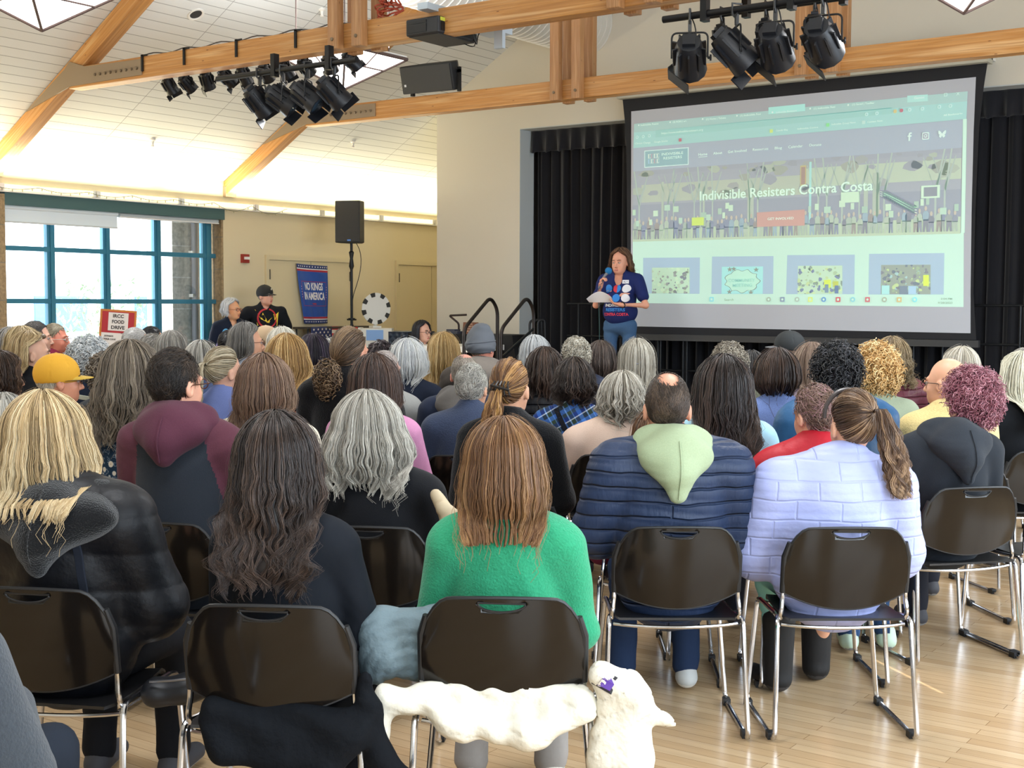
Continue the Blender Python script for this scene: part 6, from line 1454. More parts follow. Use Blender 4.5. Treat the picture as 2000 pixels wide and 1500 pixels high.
# ------------------------------------------------------------------ chairs
chb = mat('chair_plastic', '#15110e', .13, spec=.35, coat=.08); chs = mat('chair_sleeve', '#121214', .5); chrome = mat('chrome', '#c9c9cc', .16, 1.0); glide = mat('chair_glide', '#1b1b1d', .5)
_chair = None
def chair_proto(label):
    t = thing('stacking_chair', label, 'chair', (0, 0, 0), 0, 'black stacking chairs of the audience')
    # back shell, local +Y forward; back leans away from the sitter
    def bk(x, z): u = (z-.48)/.32; return Vector((x, -.215-.055*u-.0+.035*(abs(x)/.23)**2*1.0, z))
    nx, nz = 30, 20; b = MB(); V = []; F = []; hw = .226; zt_, zc = .795, .505
    def zt(x): a = abs(x)/hw; return zt_-.012*a*a-(.095*((a-.62)/.38)**2.2 if a > .62 else 0)
    def zb(x): a = abs(x)/hw; return .487+.058*a*a
    for th in (0, 1):
        for j in range(nz+1):
            for i in range(nx+1):
                x = -hw+2*hw*i/nx; z = zb(x)+(zt(x)-zb(x))*j/nz; p = bk(x, z); V.append((p.x, p.y-.007*th-.006*math.sin(PI*j/nz)*th, p.z))
    N1 = (nx+1)*(nz+1)
    def slot(x, z): return (abs(x)/.064)**2+((z-.779)/.024)**2 < 1 and z < .780
    for j in range(nz):
        for i in range(nx):
            a = j*(nx+1)+i; q = (a, a+1, a+nx+2, a+nx+1); F.append(q); F.append(tuple(v+N1 for v in q[::-1]))
    for i in range(nx): F.append((i, i+N1, i+1+N1, i+1)); a = nz*(nx+1)+i; F.append((a, a+1, a+1+N1, a+N1))
    for j in range(nz): a = j*(nx+1); F.append((a, a+nx+1, a+nx+1+N1, a+N1)); a += nx; F.append((a, a+N1, a+nx+1+N1, a+nx+1))
    bo = part('backrest', mesh_from('backrest', V, F, chb, None, True, 40), t)
    # handle slot cut through with a boolean
    c = MB(); pts = [(.066*math.cos(a), .779+.024*math.sin(a)) for a in [PI+PI*i/16 for i in range(17)]]; c.prism(pts, .12, M=Matrix.Translation((0, -.34, 0))); cm_ = mesh_from('slot', c.v, c.f, chb); cut = bpy.data.objects.new('slot', cm_); COL.objects.link(cut); cut.parent = t
    md = bo.modifiers.new('slot', 'BOOLEAN'); md.operation = 'DIFFERENCE'; md.object = cut; md.solver = 'EXACT'; bpy.context.view_layer.update()
    me2 = bpy.data.meshes.new_from_object(bo.evaluated_get(bpy.context.evaluated_depsgraph_get())); bo.modifiers.clear(); bo.data = me2; bpy.data.objects.remove(cut)
    b = MB(); b.path([tuple(bk(x, z)+Vector((0, -.008, 0))) for x, z in pts]+[tuple(bk(pts[0][0], .781)+Vector((0, -.008, 0)))], .0035, 6); b.build('handle_rim', chs, bo)
    b = MB(); top = []
    for i in range(25): x = -hw+2*hw*i/24; top.append(bk(x, zt(x))+Vector((0, -.004, 0)))
    b.path(top, .0055, 6); b.path([bk(-hw+2*hw*i/24, zb(-hw+2*hw*i/24))+Vector((0, -.004, 0)) for i in range(25)], .004, 6); b.build('edge_trim', chs, bo)
    for s in (-1, 1):
        b = MB(); b.path([bk(s*hw, .545), bk(s*hw, .62), bk(s*hw, .68), bk(s*(hw-.015), .735)], [.0115, .0125, .0125, .010], 10); b.build('back_sleeve', chs, t)
        b = MB(); b.path(round_path([bk(s*hw, .60), bk(s*hw, .53), (s*.232, -.20, .475), (s*.232, -.185, .445)], .03), .0085, 10); b.build('back_tube', chrome, t)
        # sled leg with floor runner
        b = MB(); b.path(round_path([(s*.225, .17, .435), (s*.225, .23, .425), (s*.262, .235, .012), (s*.262, -.255, .012), (s*.245, -.20, .452), (s*.225, -.10, .44), (s*.225, .17, .435)], .04, 5), .0095, 10); lg = b.build('leg', chrome, t)
        for yy in (.205, -.19):
            g = MB(); g.box((s*.262-.014, yy-.02, 0), (s*.262+.014, yy+.02, .026)); g.build('glide', glide, lg, smooth=False)
    b = MB(); V = []; F = []; nx, ny = 16, 14
    for th in (0, 1):
        for j in range(ny+1):
            for i in range(nx+1):
                u, v = 2*i/nx-1, j/ny; x = u*(.222-.02*v*v-.06*max(0, abs(v-.5)*2-.8)**1); y = -.215+v*.44; V.append((x, y-.03*u*u*(1-v)+.0, .452-.018*math.sin(PI*min(1, v*1.1))*(1-u*u*.6)+.008*u*u-.03*max(0, v-.86)/.14-.009*th))
    N1 = (nx+1)*(ny+1)
    for j in range(ny):
        for i in range(nx): a = j*(nx+1)+i; q = (a, a+1, a+nx+2, a+nx+1); F += [q, tuple(v+N1 for v in q[::-1])]
    for i in range(nx): F.append((i, i+N1, i+1+N1, i+1)); a = ny*(nx+1)+i; F.append((a, a+1, a+1+N1, a+N1))
    for j in range(ny): a = j*(nx+1); F.append((a, a+nx+1, a+nx+1+N1, a+N1)); a += nx; F.append((a, a+N1, a+nx+1+N1, a+nx+1))
    part('seat', mesh_from('seat', V, F, mat('chair_seat_black', '#101012', .4), None, True, 40), t)
    for yy, zz, r in ((-.185, .424, .007), (.16, .428, .006)):
        b = MB(); b.path(bez((-.228, yy, zz), (-.1, yy-.03*(yy < 0), zz-.012), (.1, yy-.03*(yy < 0), zz-.012), (.228, yy, zz), 10), r, 8); b.build('cross_bar', chrome, t)
    return t
def copy_tree(o, parent=None):
    c = o.copy(); COL.objects.link(c); c.parent = parent
    for ch in list(o.children): copy_tree(ch, c)
    return c
def place_chair(x, y, hd, label):
    global _chair
    if _chair is None: _chair = chair_proto(label); c = _chair
    else: c = copy_tree(_chair)
    c['label'] = label; c.location = (x, y, 0); c.rotation_euler = (0, 0, math.radians(hd)); return c

# ------------------------------------------------------------------ who sits where: x, y, head top, heading
PT = {
'P1':(-3.319,2.403,1.308,27.0,-0.080),
'P0':(-2.672,1.454,1.204,23.6,0),
'P2':(-2.650,2.637,1.268,31.0,-0.032),
'P3':(-2.204,3.080,1.250,33.0,-0.008),
'P4':(-3.895,3.331,1.418,24.0,-0.038),
'P5':(-3.239,3.712,1.236,29.0,-0.050),
'P6':(-2.357,4.359,1.340,36.0,-0.014),
'P7':(-1.858,4.714,1.268,37.0,0.078),
'P8':(-5.640,4.012,1.331,12.1,0),
'P9':(-4.840,3.837,1.392,16.8,0),
'P10':(-4.199,4.044,1.350,21.0,0),
'P11':(-3.321,4.667,1.349,27.7,0),
'P12':(-2.717,4.909,1.143,31.8,0),
'P13':(-2.666,5.426,1.335,33.9,0),
'P14':(-2.166,5.289,1.251,36.0,0),
'P15':(-2.398,6.117,1.386,38.1,0),
'P16':(-1.832,6.006,1.280,49.0,0.130),
'P17':(-2.032,6.677,1.328,42.6,0),
'P18':(-4.082,4.635,1.338,23.1,0),
'P19':(-4.665,5.103,1.463,20.6,0),
'P20':(-4.280,5.644,1.264,29.0,0.006),
'P21':(-5.451,4.939,1.342,14.8,0),
'P22':(-5.558,5.536,1.387,15.2,0),
'P23':(-3.688,6.148,1.200,33.0,0.046),
'P24':(-4.109,6.419,1.259,28.6,0),
'P25':(-4.526,6.727,1.303,26.7,0),
'P26':(-2.849,6.428,1.341,36.9,0),
'P27':(-2.561,7.117,1.342,41.9,0),
'P28':(-3.028,8.696,1.353,48.8,0),
'P29':(-3.467,9.479,1.317,52.1,0),
'P30':(-2.526,8.575,1.306,50.9,0),
'P31':(-1.933,7.690,1.310,48.5,0),
'P32':(-2.324,9.324,1.298,57.6,0),
'P33':(-3.250,7.848,1.338,41.7,0),
'P34':(-3.913,9.034,1.393,45.6,0),
'P35':(-3.647,7.501,1.332,36.9,0),
'P36':(-3.779,8.099,1.269,39.4,0),
'P37':(-4.259,7.405,1.350,31.8,0),
'P38':(-5.010,7.837,1.351,27.4,0),
'P39':(-5.154,8.414,1.299,29.1,0),
'P40':(-5.487,8.025,1.343,23.5,0),
'P42':(-5.307,7.114,1.426,21.6,0),
'P43':(-4.819,6.289,1.289,22.9,0),
'P45':(-5.773,7.295,1.370,17.8,0),
'P46':(-5.584,6.678,1.340,17.8,0),
'P47':(-5.373,6.202,1.297,18.2,0),
'P48':(-6.748,7.723,1.286,8.5,0),
'P49':(-6.354,6.586,1.362,10.6,0),
'P50':(-7.431,7.875,1.293,0.6,0),
'P51':(-7.291,7.214,1.389,2.0,0),
'P52':(-7.731,7.459,1.400,-2.8,0),
'P53':(-7.155,6.718,1.428,3.2,0),
'P54':(-8.302,7.598,1.360,-9.3,0),
'P55':(-6.564,5.768,1.331,7.6,0),
'P56':(-7.153,6.020,1.380,2.8,0),
'P57':(-7.820,6.393,1.359,-3.1,0),
'P58':(-8.311,6.621,1.395,-7.9,0),
'P59':(-9.243,7.540,1.378,-19.2,0),
'P60':(-6.510,4.857,1.368,7.1,0),
'P61':(-6.047,4.640,1.310,10.2,0),
'P62':(-7.279,4.993,1.389,1.5,0),
'P63':(-8.017,5.439,1.408,-4.3,0),
'P64':(-8.786,6.064,1.443,-11.3,0),
'P65':(-9.111,6.458,1.419,-14.9,0),
'P66':(-8.481,5.665,1.390,-8.2,0),
'P67':(-6.622,4.351,1.290,5.9,0),
'P68':(-4.847,3.197,1.200,15.6,0),
}
SP = {}
def A(pid, what, hair, top, **k):
    SP[pid] = dict(label=what, hair=hair, top=top, **k)
def H(k, c, **a): return dict(k=k, c=c, **a)
BLOND = ('#786344', '#b89c70', '#e2d2ae'); DKB = ('#140d0b', '#2e221d', '#5a463a'); GRY = ('#55504a', '#96928a', '#d0ccc2'); BRN = ('#3a2417', '#6e4a30', '#a37c50'); BLK = ('#0c0b0e', '#1c1a1d', '#3c3836'); WHT = ('#9a9a9c', '#cfcfce', '#f2f2ee'); GBR = ('#3f372e', '#6b5f52', '#938674'); AUB = ('#422a1a', '#785334', '#b08a5c'); CURLB = ('#8f6a3a', '#c79a5c', '#ecd09a'); SLV = ('#6e6b66', '#aba89f', '#e2dfd4'); PNK = ('#3a2226', '#8a4a58', '#c08a94')
# nearest row
A('P1', 'person with long straight blonde hair in a bulky black hooded puffer coat, nearest left', H('long', BLOND, len=.215, vol=.030, thick=.020, flare=.10, tuck=-.05, wave=.004, clump=.6, spread=.22, jit=.012, tip=.2, tilt=14, yb=.135), dict(c='#0c0d12', m='shell', t=.04, name='puffer_coat', quilt='baffle', pitch=.11, arms=(.012, .024), kk=.07, fold=.008, hood=dict(c='#08090c', m='fur', b=.17, w=.20, dz=-.03, fat=.015)), w=1.04, lod=3, pants='#121318', yaw=-6, acc=[('strap', '#20242e', [(.05, 0.02), (.08, -.1), (.10, -.25), (.115, -.42)])])
A('P0', 'person at the lower left corner, grey knitted sleeve and dark trousers, face outside the picture', H('short', GRY), dict(c='#3a3f45', m='wool', t=.03, name='sweater', arms=(.02, .02)), w=1.15, lod=2, pants='#1c222c', yaw=0)
A('P2', 'person with dark brown wavy hair in a black fitted top, left of the green sweater', H('long', DKB, len=.345, vol=.026, thick=.020, flare=.10, tuck=.22, wave=.011, lam=.10, clump=.85, gather=.12, jit=.03, curl=.022, tip=.25, layer=1.0, ncl=30, spread=.08), dict(c='#12161d', m='cotton', t=.012, name='fitted_top', fold=.006), w=.94, lod=3, pants='#10141c')
A('P3', 'person with auburn shoulder length hair in a bright green sweater, nearest the middle', H('bob', AUB, len=.222, vol=.022, thick=.016, flare=.12, tuck=.12, wave=.003, clump=.6, gather=.12, jit=.005, tip=.1, layer=.15), dict(c='#2f8f68', m='wool', t=.020, name='sweater', fold=.006, arms=(.002, .002)), w=.97, lod=3, pants='#8f8a86', shoe='#d5d0c6')
# second row
A('P4', 'man with dark thinning hair and glasses in a maroon and charcoal raglan hoodie', H('short', ('#0e0b0a', '#221a16', '#463628'), len=.055, lift=.5, mess=.42, bald=(.0, -.35, 1, 15)), dict(c='#272c34', c2='#56303c', m='knit', t=.018, name='raglan_top', hood=dict(c='#4f2a38', b=.13, w=.13)), w=1.12, lod=3, yaw=22, glasses='#4a2a1a', skin='#d39a80', pants='#202634', hs=1.04)
A('P5', 'person with thick grey shoulder length bob in a black cardigan, left of the green sweater', H('bob', ('#4a443c', '#8f897e', '#d6d2c8'), len=.235, vol=.036, thick=.024, flare=.22, tuck=-.02, wave=.006, clump=.55, jit=.018, layer=1.0, gather=0, spread=.1, curl=.012), dict(c='#101115', m='knit', t=.020, name='cardigan'), w=1.08, lod=3, pants='#2c3c5c')
def hoodseam(p, M, J, zs, t, g): pass
A('P6', 'man with balding brown hair in a navy quilted puffer jacket with a sage green hood', H('short', ('#1d1611', '#3b2e25', '#6a5644'), len=.034, lift=.3, mess=.2, bald=(.0, -.38, 1, 31), mfront=1), dict(c='#27344f', m='puffer', t=.032, name='puffer_jacket', quilt='baffle', pitch=.052, arms=(.014, .014), fold=.006, hood=dict(c='#9aa888', b=.17, w=.125, fat=.03)), wf=1.0, w=1.15, lod=3, hs=1.05, skin='#c98f74', pants='#1f2f4c', shoe='#b9bcbc', sole='#d8d8d4', J={('toe', 1): (.16, .60, .04)})
A('P7', 'person with a brown ponytail and dark headband in a lavender quilted jacket', H('pony', ('#2c1c12', '#5c4230', '#b09070'), tail=.30, tailr=.042, taild=.9, tx=.075, G=(.035, -.120, .055), vol=.016, wave=.012, tip=.35), dict(c='#a3abda', m='brick', t=.034, name='quilted_jacket', quilt='brick', pitch=.075, arms=(.016, .022), fold=.007), wf=1.0, w=1.14, lod=3, skin='#cf9a7e', pants='#8fd0d0', boot=True, shoe='#0e0d0f', sole='#3a3a3e', yaw=-8, J={('an', -1): (-.10, .40, .10), ('toe', -1): (-.17, .53, .04), ('kn', -1): (-.14, .42, .5), ('an', 1): (.10, .56, .10), ('toe', 1): (.12, .70, .04)}, acc=[('band', '#3a2f2c')])
# third row
A('P9', 'person with long wavy grey brown hair in a navy floral blouse', H('long', GBR, len=.33, vol=.034, thick=.024, flare=.2, tuck=.1, wave=.014, lam=.12, clump=.7, gather=0, jit=.03, spread=.1, tip=.1), dict(c='#233a52', m='floral', t=.014, name='blouse'), w=1.02, lod=2, acc=[('strap', '#7d8690', [(-.02, -.03), (.04, -.12), (.10, -.24)])])
A('P10', 'person with a shaggy brown bob in a cream sweater', H('bob', ('#3d2a1e', '#6b5040', '#987c62'), len=.215, vol=.026, thick=.018, flare=.12, tuck=.1, wave=.004, clump=.65, jit=.02, layer=1.2), dict(c='#cfc6b4', m='knit', t=.018, name='sweater'), w=1.12, lod=2)
A('P11', 'person with brown hair in a claw clip and trailing ponytail, black sweater', H('pony', ('#3c2415', '#75502f', '#c49658'), tail=.25, tailr=.040, taild=.8, tx=-.03, G=(-.01, -.118, -.01), vol=.014, wave=.010), dict(c='#0f1013', m='wool', t=.018, name='sweater'), w=1.0, lod=2, yaw=10, acc=[('claw', '#1a1512')])
A('P12', 'person in a maroon shirt mostly hidden behind the man in the navy puffer jacket', H('bob', BRN, len=.2, vol=.02), dict(c='#7a2848', m='knit', t=.018, name='shirt'), w=1.05, lod=1)
A('P13', 'person with very long dark brown wavy hair in a pale blue top', H('long', DKB, len=.42, vol=.036, thick=.024, flare=.12, tuck=.32, wave=.015, lam=.13, clump=.8, gather=.2, jit=.04, curl=.025, tip=.4, ncl=30), dict(c='#9cc4d4', m='cotton', t=.016, name='blouse'), w=1.06, lod=2)
A('P14', 'person with short pink streaked hair in a bright red jacket, leaning left', H('short', ('#3a2a22', '#7c6252', '#b58a90'), len=.06, lift=.55, mess=.4), dict(c='#b01e2c', m='shell', t=.03, name='jacket', ch=.01), w=1.14, lod=2, yaw=-22, nod=-8, pants='#2a4468', shoe='#b9d0bc', J={('an', -1): (.26, .36, .10), ('toe', -1): (.28, .50, .04), ('an', 1): (.44, .38, .10), ('toe', 1): (.47, .52, .04), ('kn', -1): (.2, .42, .5), ('kn', 1): (.36, .42, .5)})
A('P15', 'person with thick black curly hair in a blue jacket with a black hood', H('curly', ('#08080a', '#131316', '#34343a'), len=.06, r=.012, vol=.03, dens=1.3), dict(c='#2b567e', m='shell', t=.034, name='jacket', hood=dict(c='#0f1115', b=.12, w=.16, m='fur')), w=1.22, lod=2)
A('P16', 'person with curly pink and plum hair in a charcoal hoodie, right side', H('curly', PNK, len=.065, r=.011, vol=.03, dens=1.3, tip=.3), dict(c='#23272d', m='knit', t=.026, name='hoodie', hood=dict(c='#2a2e34', b=.19, w=.14, fat=.015)), w=1.16, lod=3, yaw=-10, acc=[('strap', '#1c2028', [(.14, -.0), (.12, -.04)])])
A('P17', 'bald man with glasses in a pale yellow sweater, behind the plum haired person', None, dict(c='#d3bd82', m='wool', t=.018, name='sweater'), w=1.12, lod=2, yaw=-38, glasses='#3a2a20', skin='#d8a282', facevis=1)
A('P31', 'person with long pale blonde hair in a black top at the right edge', H('long', ('#8f8a76', '#cfcab4', '#f0ecd8'), len=.30, vol=.028, thick=.018, flare=.12, tuck=-.1, wave=.006, clump=.5, spread=.1, curl=.02), dict(c='#0e1014', m='knit', t=.018, name='top'), w=1.05, lod=2, yaw=-20, glasses='#3a2a20')
A('P8', 'person in a yellow cap and white shirt looking right, left side', H('short', ('#8e8678', '#c2bbae', '#e2ded6'), len=.045, lift=.3, mess=.25), dict(c='#d0c6c0', m='cotton', t=.018, name='shirt', ch=.012), w=1.02, lod=2, yaw=38, cap=dict(k='cap', c='#dba32c', vc='#c9a640'), skin='#c98a6e', facevis=1, glasses='#4a3a30')
A('P68', 'grey haired person at the left edge, behind the blonde hair', H('bob', GRY, len=.12, vol=.02, thick=.015), dict(c='#5b5f66', m='knit', t=.016, name='top'), w=.95, lod=2)
# fourth row
A('P18', 'person with long straight dark brown hair in a pink sweater', H('long', ('#1d120f', '#3a2821', '#644a3c'), len=.36, vol=.026, thick=.016, flare=.1, tuck=.1, wave=.005, clump=.6, gather=.1), dict(c='#c587ac', m='knit', t=.016, name='sweater'), w=1.0, lod=2)
A('P19', 'tall person with curly brown hair in a low bun and a black coat', H('pony', ('#2b1f16', '#57422f', '#94795a'), G=(-.02, -.12, -.05), vol=.014, bun=(-.01, -.03, -.065, .085, 1.25)), dict(c='#0c0c10', m='wool', t=.028, name='coat', ch=.01), w=1.16, lod=2, yaw=16, hs=1.05, skin='#c48a70')
A('P20', 'grey haired person in a slate blue corduroy vest', H('short', SLV, len=.06, lift=.5, mess=.32), dict(c='#39435a', m='wool', t=.022, name='vest', ch=.025), w=1.14, lod=2, yaw=12)
A('P21', 'person with grey blonde hair tied low, in a periwinkle sweater', H('pony', ('#7a6a50', '#a3957a', '#cfc6b0'), tail=.19, tailr=.045, taild=1.0, G=(-.0, -.115, .03), vol=.018, wave=.004), dict(c='#6674a8', m='knit', t=.018, name='sweater'), w=1.05, lod=2, yaw=26, skin='#d0a088')
A('P22', 'person with long honey blonde hair in a leopard print top with white knit sleeves', H('bob', ('#6e4e2a', '#b08850', '#dcbf8a'), len=.245, vol=.03, thick=.018, flare=.18, tuck=-.1, wave=.005, clump=.6), dict(c='#8a5a4c', m='leopard', c2='#d6d0c8', t=.018, name='top'), w=1.08, lod=2)
A('P23', 'person with wavy grey hair in a pale pink beige sweater, turned left', H('bob', ('#6e6558', '#a19a8c', '#d2cdc2'), len=.15, vol=.03, thick=.022, flare=.1, tuck=.25, wave=.014, lam=.08, clump=.8, jit=.02, curl=.02), dict(c='#cbb2a2', m='knit', t=.022, name='sweater'), w=1.2, lod=2, yaw=-22, skin='#c98f78', glasses='#8a2a30')
A('P24', 'person with short dark wavy hair in a blue plaid shirt', H('bob', ('#15100e', '#2e231e', '#54443a'), len=.145, vol=.024, thick=.02, flare=.1, tuck=.4, wave=.013, lam=.07, clump=.8, curl=.018), dict(c='#3a62a8', m='plaid', t=.014, name='plaid_shirt'), w=1.06, lod=2, acc=[('strap', '#12141c', [(-.10, .0), (-.05, -.10), (.02, -.22), (.10, -.34)])])
A('P25', 'person with dark brown hair and sunglasses on top, in a black puffer vest', H('bob', ('#19110e', '#35261e', '#5a4436'), len=.175, vol=.026, thick=.018, flare=.12, tuck=.1, wave=.006), dict(c='#15171d', m='puffer', t=.026, name='puffer_vest', quilt='baffle', pitch=.06), w=1.0, lod=1, acc=[('shades', '#0e0e10')])
A('P26', 'person with a dark rounded bob in a heather blue sweatshirt', H('bob', ('#140e0c', '#2d1f19', '#5a4030'), len=.125, vol=.03, thick=.016, flare=.06, tuck=.5, wave=.003, clump=.5), dict(c='#6678a8', m='heather', t=.022, name='sweatshirt'), w=1.1, lod=2)
A('P27', 'person with golden curly hair in a sage green top', H('curly', CURLB, len=.075, r=.013, vol=.035, dens=1.4, tip=.3), dict(c='#8f9a84', m='knit', t=.016, name='top'), w=1.05, lod=2)
A('P43', 'balding man in a dark blue sweatshirt with a grey brown hood', H('short', ('#4e463e', '#857b70', '#b3a99c'), len=.03, lift=.3, bald=(0, .0, 1, 36)), dict(c='#252d42', m='knit', t=.026, name='sweatshirt', hood=dict(c='#5d5956', b=.16, w=.13)), w=1.16, lod=2, skin='#d89482', yaw=-6)
A('P60', 'person with fluffy white curls in a navy sweatshirt lettered across the shoulders', H('curly', ('#8e9396', '#c0c4c6', '#ececea'), len=.05, r=.012, vol=.035, dens=1.4), dict(c='#1a2438', m='knit', t=.018, name='sweatshirt'), w=1.0, lod=2, yaw=15, acc=[('strap', '#b9bcae', [(-.17, -.10), (-.12, -.06), (0, -.055), (.14, -.07)])])
A('P61', 'person with short grey curls half hidden behind the long grey hair', H('curly', GBR, len=.045, r=.01, vol=.025), dict(c='#33373e', m='knit', t=.016, name='top'), w=.95, lod=1)
A('P67', 'person with dark brown curls at the left edge', H('bob', ('#1d130f', '#3f2c22', '#6f543f'), len=.16, vol=.03, thick=.02, wave=.014, lam=.06, clump=.8), dict(c='#22242c', m='knit', t=.016, name='top'), w=1.0, lod=2, yaw=10)
A('P62', 'person with blonde hair and glasses pushed up, black jacket, seen in profile at left', H('bob', ('#6b5436', '#a98f66', '#d6c298'), len=.17, vol=.024, thick=.016, flare=.16, tuck=-.1, wave=.007, face=84), dict(c='#14161c', m='knit', t=.02, name='jacket', ch=.01), w=1.0, lod=2, yaw=36, facevis=1, skin='#d8a78e', acc=[('shades', '#6a5a48')])
# far rows
A('P28', 'person with wavy brown hair in a burgundy puffer jacket, right of the golden curls', H('bob', ('#43321f', '#7f6a4c', '#bba884'), len=.2, vol=.028, thick=.02, wave=.016, lam=.08, clump=.8), dict(c='#6a2e3a', m='puffer', t=.03, name='puffer_jacket', quilt='baffle', pitch=.09), w=1.05, lod=2)
A('P29', 'grey haired person behind the golden curls', H('short', GRY, len=.04), dict(c='#3b3f4a', m='knit', name='top'), lod=1)
A('P30', 'person with a smooth grey blonde bob behind the bald man', H('bob', ('#8a8272', '#bdb5a4', '#e2dccf'), len=.15, vol=.028, flare=.1, tuck=.3, clump=.4), dict(c='#2a2e38', m='knit', name='top'), lod=2)
A('P32', 'person in a purple shirt at the right edge behind the pale blonde hair', H('short', GRY, len=.04), dict(c='#4a3a66', m='cotton', name='shirt', t=.02), w=1.15, lod=1)
A('P33', 'person with long straight light brown hair beside the black curls, mauve top', H('long', ('#4e3e30', '#80695a', '#ae9a86'), len=.28, vol=.022, flare=.12, clump=.5), dict(c='#8a7a86', m='knit', name='top', t=.016), lod=2, yaw=-10)
A('P34', 'man in a black baseball cap looking left, front row', H('short', ('#5a4a40', '#8a7668', '#b09a88'), len=.015, lift=.1, dens=.5), dict(c='#101216', m='knit', name='jacket', t=.02), lod=2, yaw=-55, cap=dict(k='cap', c='#2c3032', vc='#7a7d82'), glasses='#14161a', facevis=1, skin='#d09a80')
A('P35', 'person with curly grey hair in an olive top behind the long dark waves', H('curly', ('#4a4239', '#857c6e', '#bdb5a4'), len=.05, r=.013, vol=.03), dict(c='#56584a', m='knit', name='top', t=.016), lod=2)
A('P36', 'person with dark grey straight hair beside the curly grey head', H('long', ('#17171a', '#2e2d2e', '#555250'), len=.24, vol=.022), dict(c='#3c3e42', m='knit', name='top'), lod=1)
A('P37', 'person with long grey hair half tied with a small band, below the speaker', H('long', ('#6e675a', '#a49d8e', '#d8d3c6'), len=.27, vol=.026, flare=.04, tuck=.3, clump=.6, gather=.4), dict(c='#2e3440', m='knit', name='top'), lod=2, acc=[('tie', '#6d7078')])
A('P38', 'person with cropped silver curls and glasses in a navy quilted jacket', H('curly', ('#7d7666', '#b5ae9e', '#ece8dc'), len=.03, r=.009, vol=.018), dict(c='#1f2a44', m='brick', name='quilted_jacket', quilt='brick', t=.024), lod=2, yaw=-30, glasses='#1a1c22')
A('P39', 'person with a straight dark brown bob in a black jacket below the speaker', H('bob', ('#2b221e', '#4b3e38', '#75665c'), len=.145, vol=.024, flare=.1, tuck=.1), dict(c='#15161a', m='knit', name='jacket', ch=.02, t=.022), lod=2)
A('P40', 'person with silver hair and a gold barrette near the stage steps', H('bob', ('#85878a', '#b9bcbe', '#e2e4e4'), len=.16, vol=.022), dict(c='#2c3038', m='knit', name='top'), lod=1, acc=[('clip', '#c9a860')])
A('P42', 'man in a grey knitted beanie and brown grey hooded coat', H('short', GBR, len=.02, lift=.1, dens=.5), dict(c='#4d4742', m='cotton', name='coat', t=.03, hood=dict(c='#807871', b=.12, w=.14, m='cotton')), w=1.15, lod=2, yaw=14, cap=dict(k='beanie', c='#5b5f66'), skin='#d08a76')
A('P45', 'person with long golden blonde hair in front of the white table', H('long', ('#7d6238', '#b5935c', '#dec592'), len=.26, vol=.026, flare=.12, clump=.55), dict(c='#a8b0b4', m='knit', name='top'), lod=2)
A('P46', 'person with a smooth silver white bob in a dark navy top', H('bob', ('#8a8e96', '#c2c4c4', '#f0efe8'), len=.165, vol=.03, flare=.12, tuck=.25, clump=.4), dict(c='#1c2334', m='cotton', name='top', t=.016), w=1.1, lod=2)
A('P47', 'person with thin pale grey hair and an earring in a grey ribbed cardigan', H('short', ('#8a807a', '#b5aaa4', '#d8d0cc'), len=.035, lift=.2, dens=.7), dict(c='#a3a5a4', m='knit', name='cardigan', t=.02), w=1.08, lod=2, yaw=24, skin='#cfa496', acc=[('earring', '#b9964a')])
A('P48', 'person with short dark curly hair in front of the quilted cover', H('curly', ('#171112', '#33282a', '#54464a'), len=.04, vol=.02), dict(c='#2a2c34', m='knit', name='top'), lod=1)
A('P49', 'person with straight dark plum hair in a grey hoodie', H('bob', ('#100a12', '#221827', '#40324a'), len=.19, vol=.024, flare=.1), dict(c='#5a5d63', m='knit', name='hoodie', hood=dict(c='#5a5d63', b=.15)), lod=2)
A('P50', 'person with curly grey hair under the flag', H('curly', GRY, len=.04, vol=.02), dict(c='#777a80', m='knit', name='top'), lod=1)
A('P51', 'person with straight white blonde hair left of the flag', H('bob', ('#a39c8c', '#cbc5b6', '#ece8dc'), len=.18, vol=.022), dict(c='#c9c9cc', m='knit', name='top'), lod=1)
A('P52', 'person in a tan cap and black jacket below the crown t-shirt', H('short', ('#5a4a40', '#8a7868', '#a89886'), len=.015, lift=.1, dens=.5), dict(c='#121318', m='knit', name='jacket', t=.02), lod=1, cap=dict(k='cap', c='#b09676'), yaw=8, skin='#d09a80')
A('P53', 'person with a grey streaked bob and red glasses in a white shirt', H('bob', ('#3a3836', '#6b6762', '#9f9a92'), len=.17, vol=.028, flare=.12, face=100), dict(c='#c3cede', m='cotton', name='shirt', t=.016), lod=2, yaw=34, glasses='#5a2a2a', facevis=1)
A('P54', 'person with short black hair facing right below the monitor', H('short', BLK, len=.04, lift=.3), dict(c='#15171c', m='knit', name='top'), lod=1, yaw=20, facevis=1, skin='#d09a72')
A('P55', 'grey haired person low behind the thinning dark hair', H('bob', GRY, len=.11, vol=.022), dict(c='#4b5a80', m='knit', name='top'), lod=1)
A('P56', 'person with long straight grey hair before the blue table', H('long', ('#55514c', '#8a857e', '#bdb8ae'), len=.24, vol=.022, flare=.14), dict(c='#3b3f46', m='knit', name='top'), lod=2)
A('P57', 'man with wavy combed grey hair', H('short', ('#4a4743', '#7d7870', '#b0aaa0'), len=.05, lift=.25), dict(c='#2c3448', m='knit', name='top'), lod=1, yaw=20)
A('P58', 'man with white grey hair looking right toward the stage', H('short', ('#7d7b78', '#aeaba6', '#dedbd4'), len=.035, lift=.2), dict(c='#6a6f78', m='knit', name='top'), lod=2, yaw=22, facevis=1)
A('P59', 'person with short black hair just visible behind the white grey head', H('short', BLK, len=.04), dict(c='#2a2c34', m='knit', name='top'), lod=1)
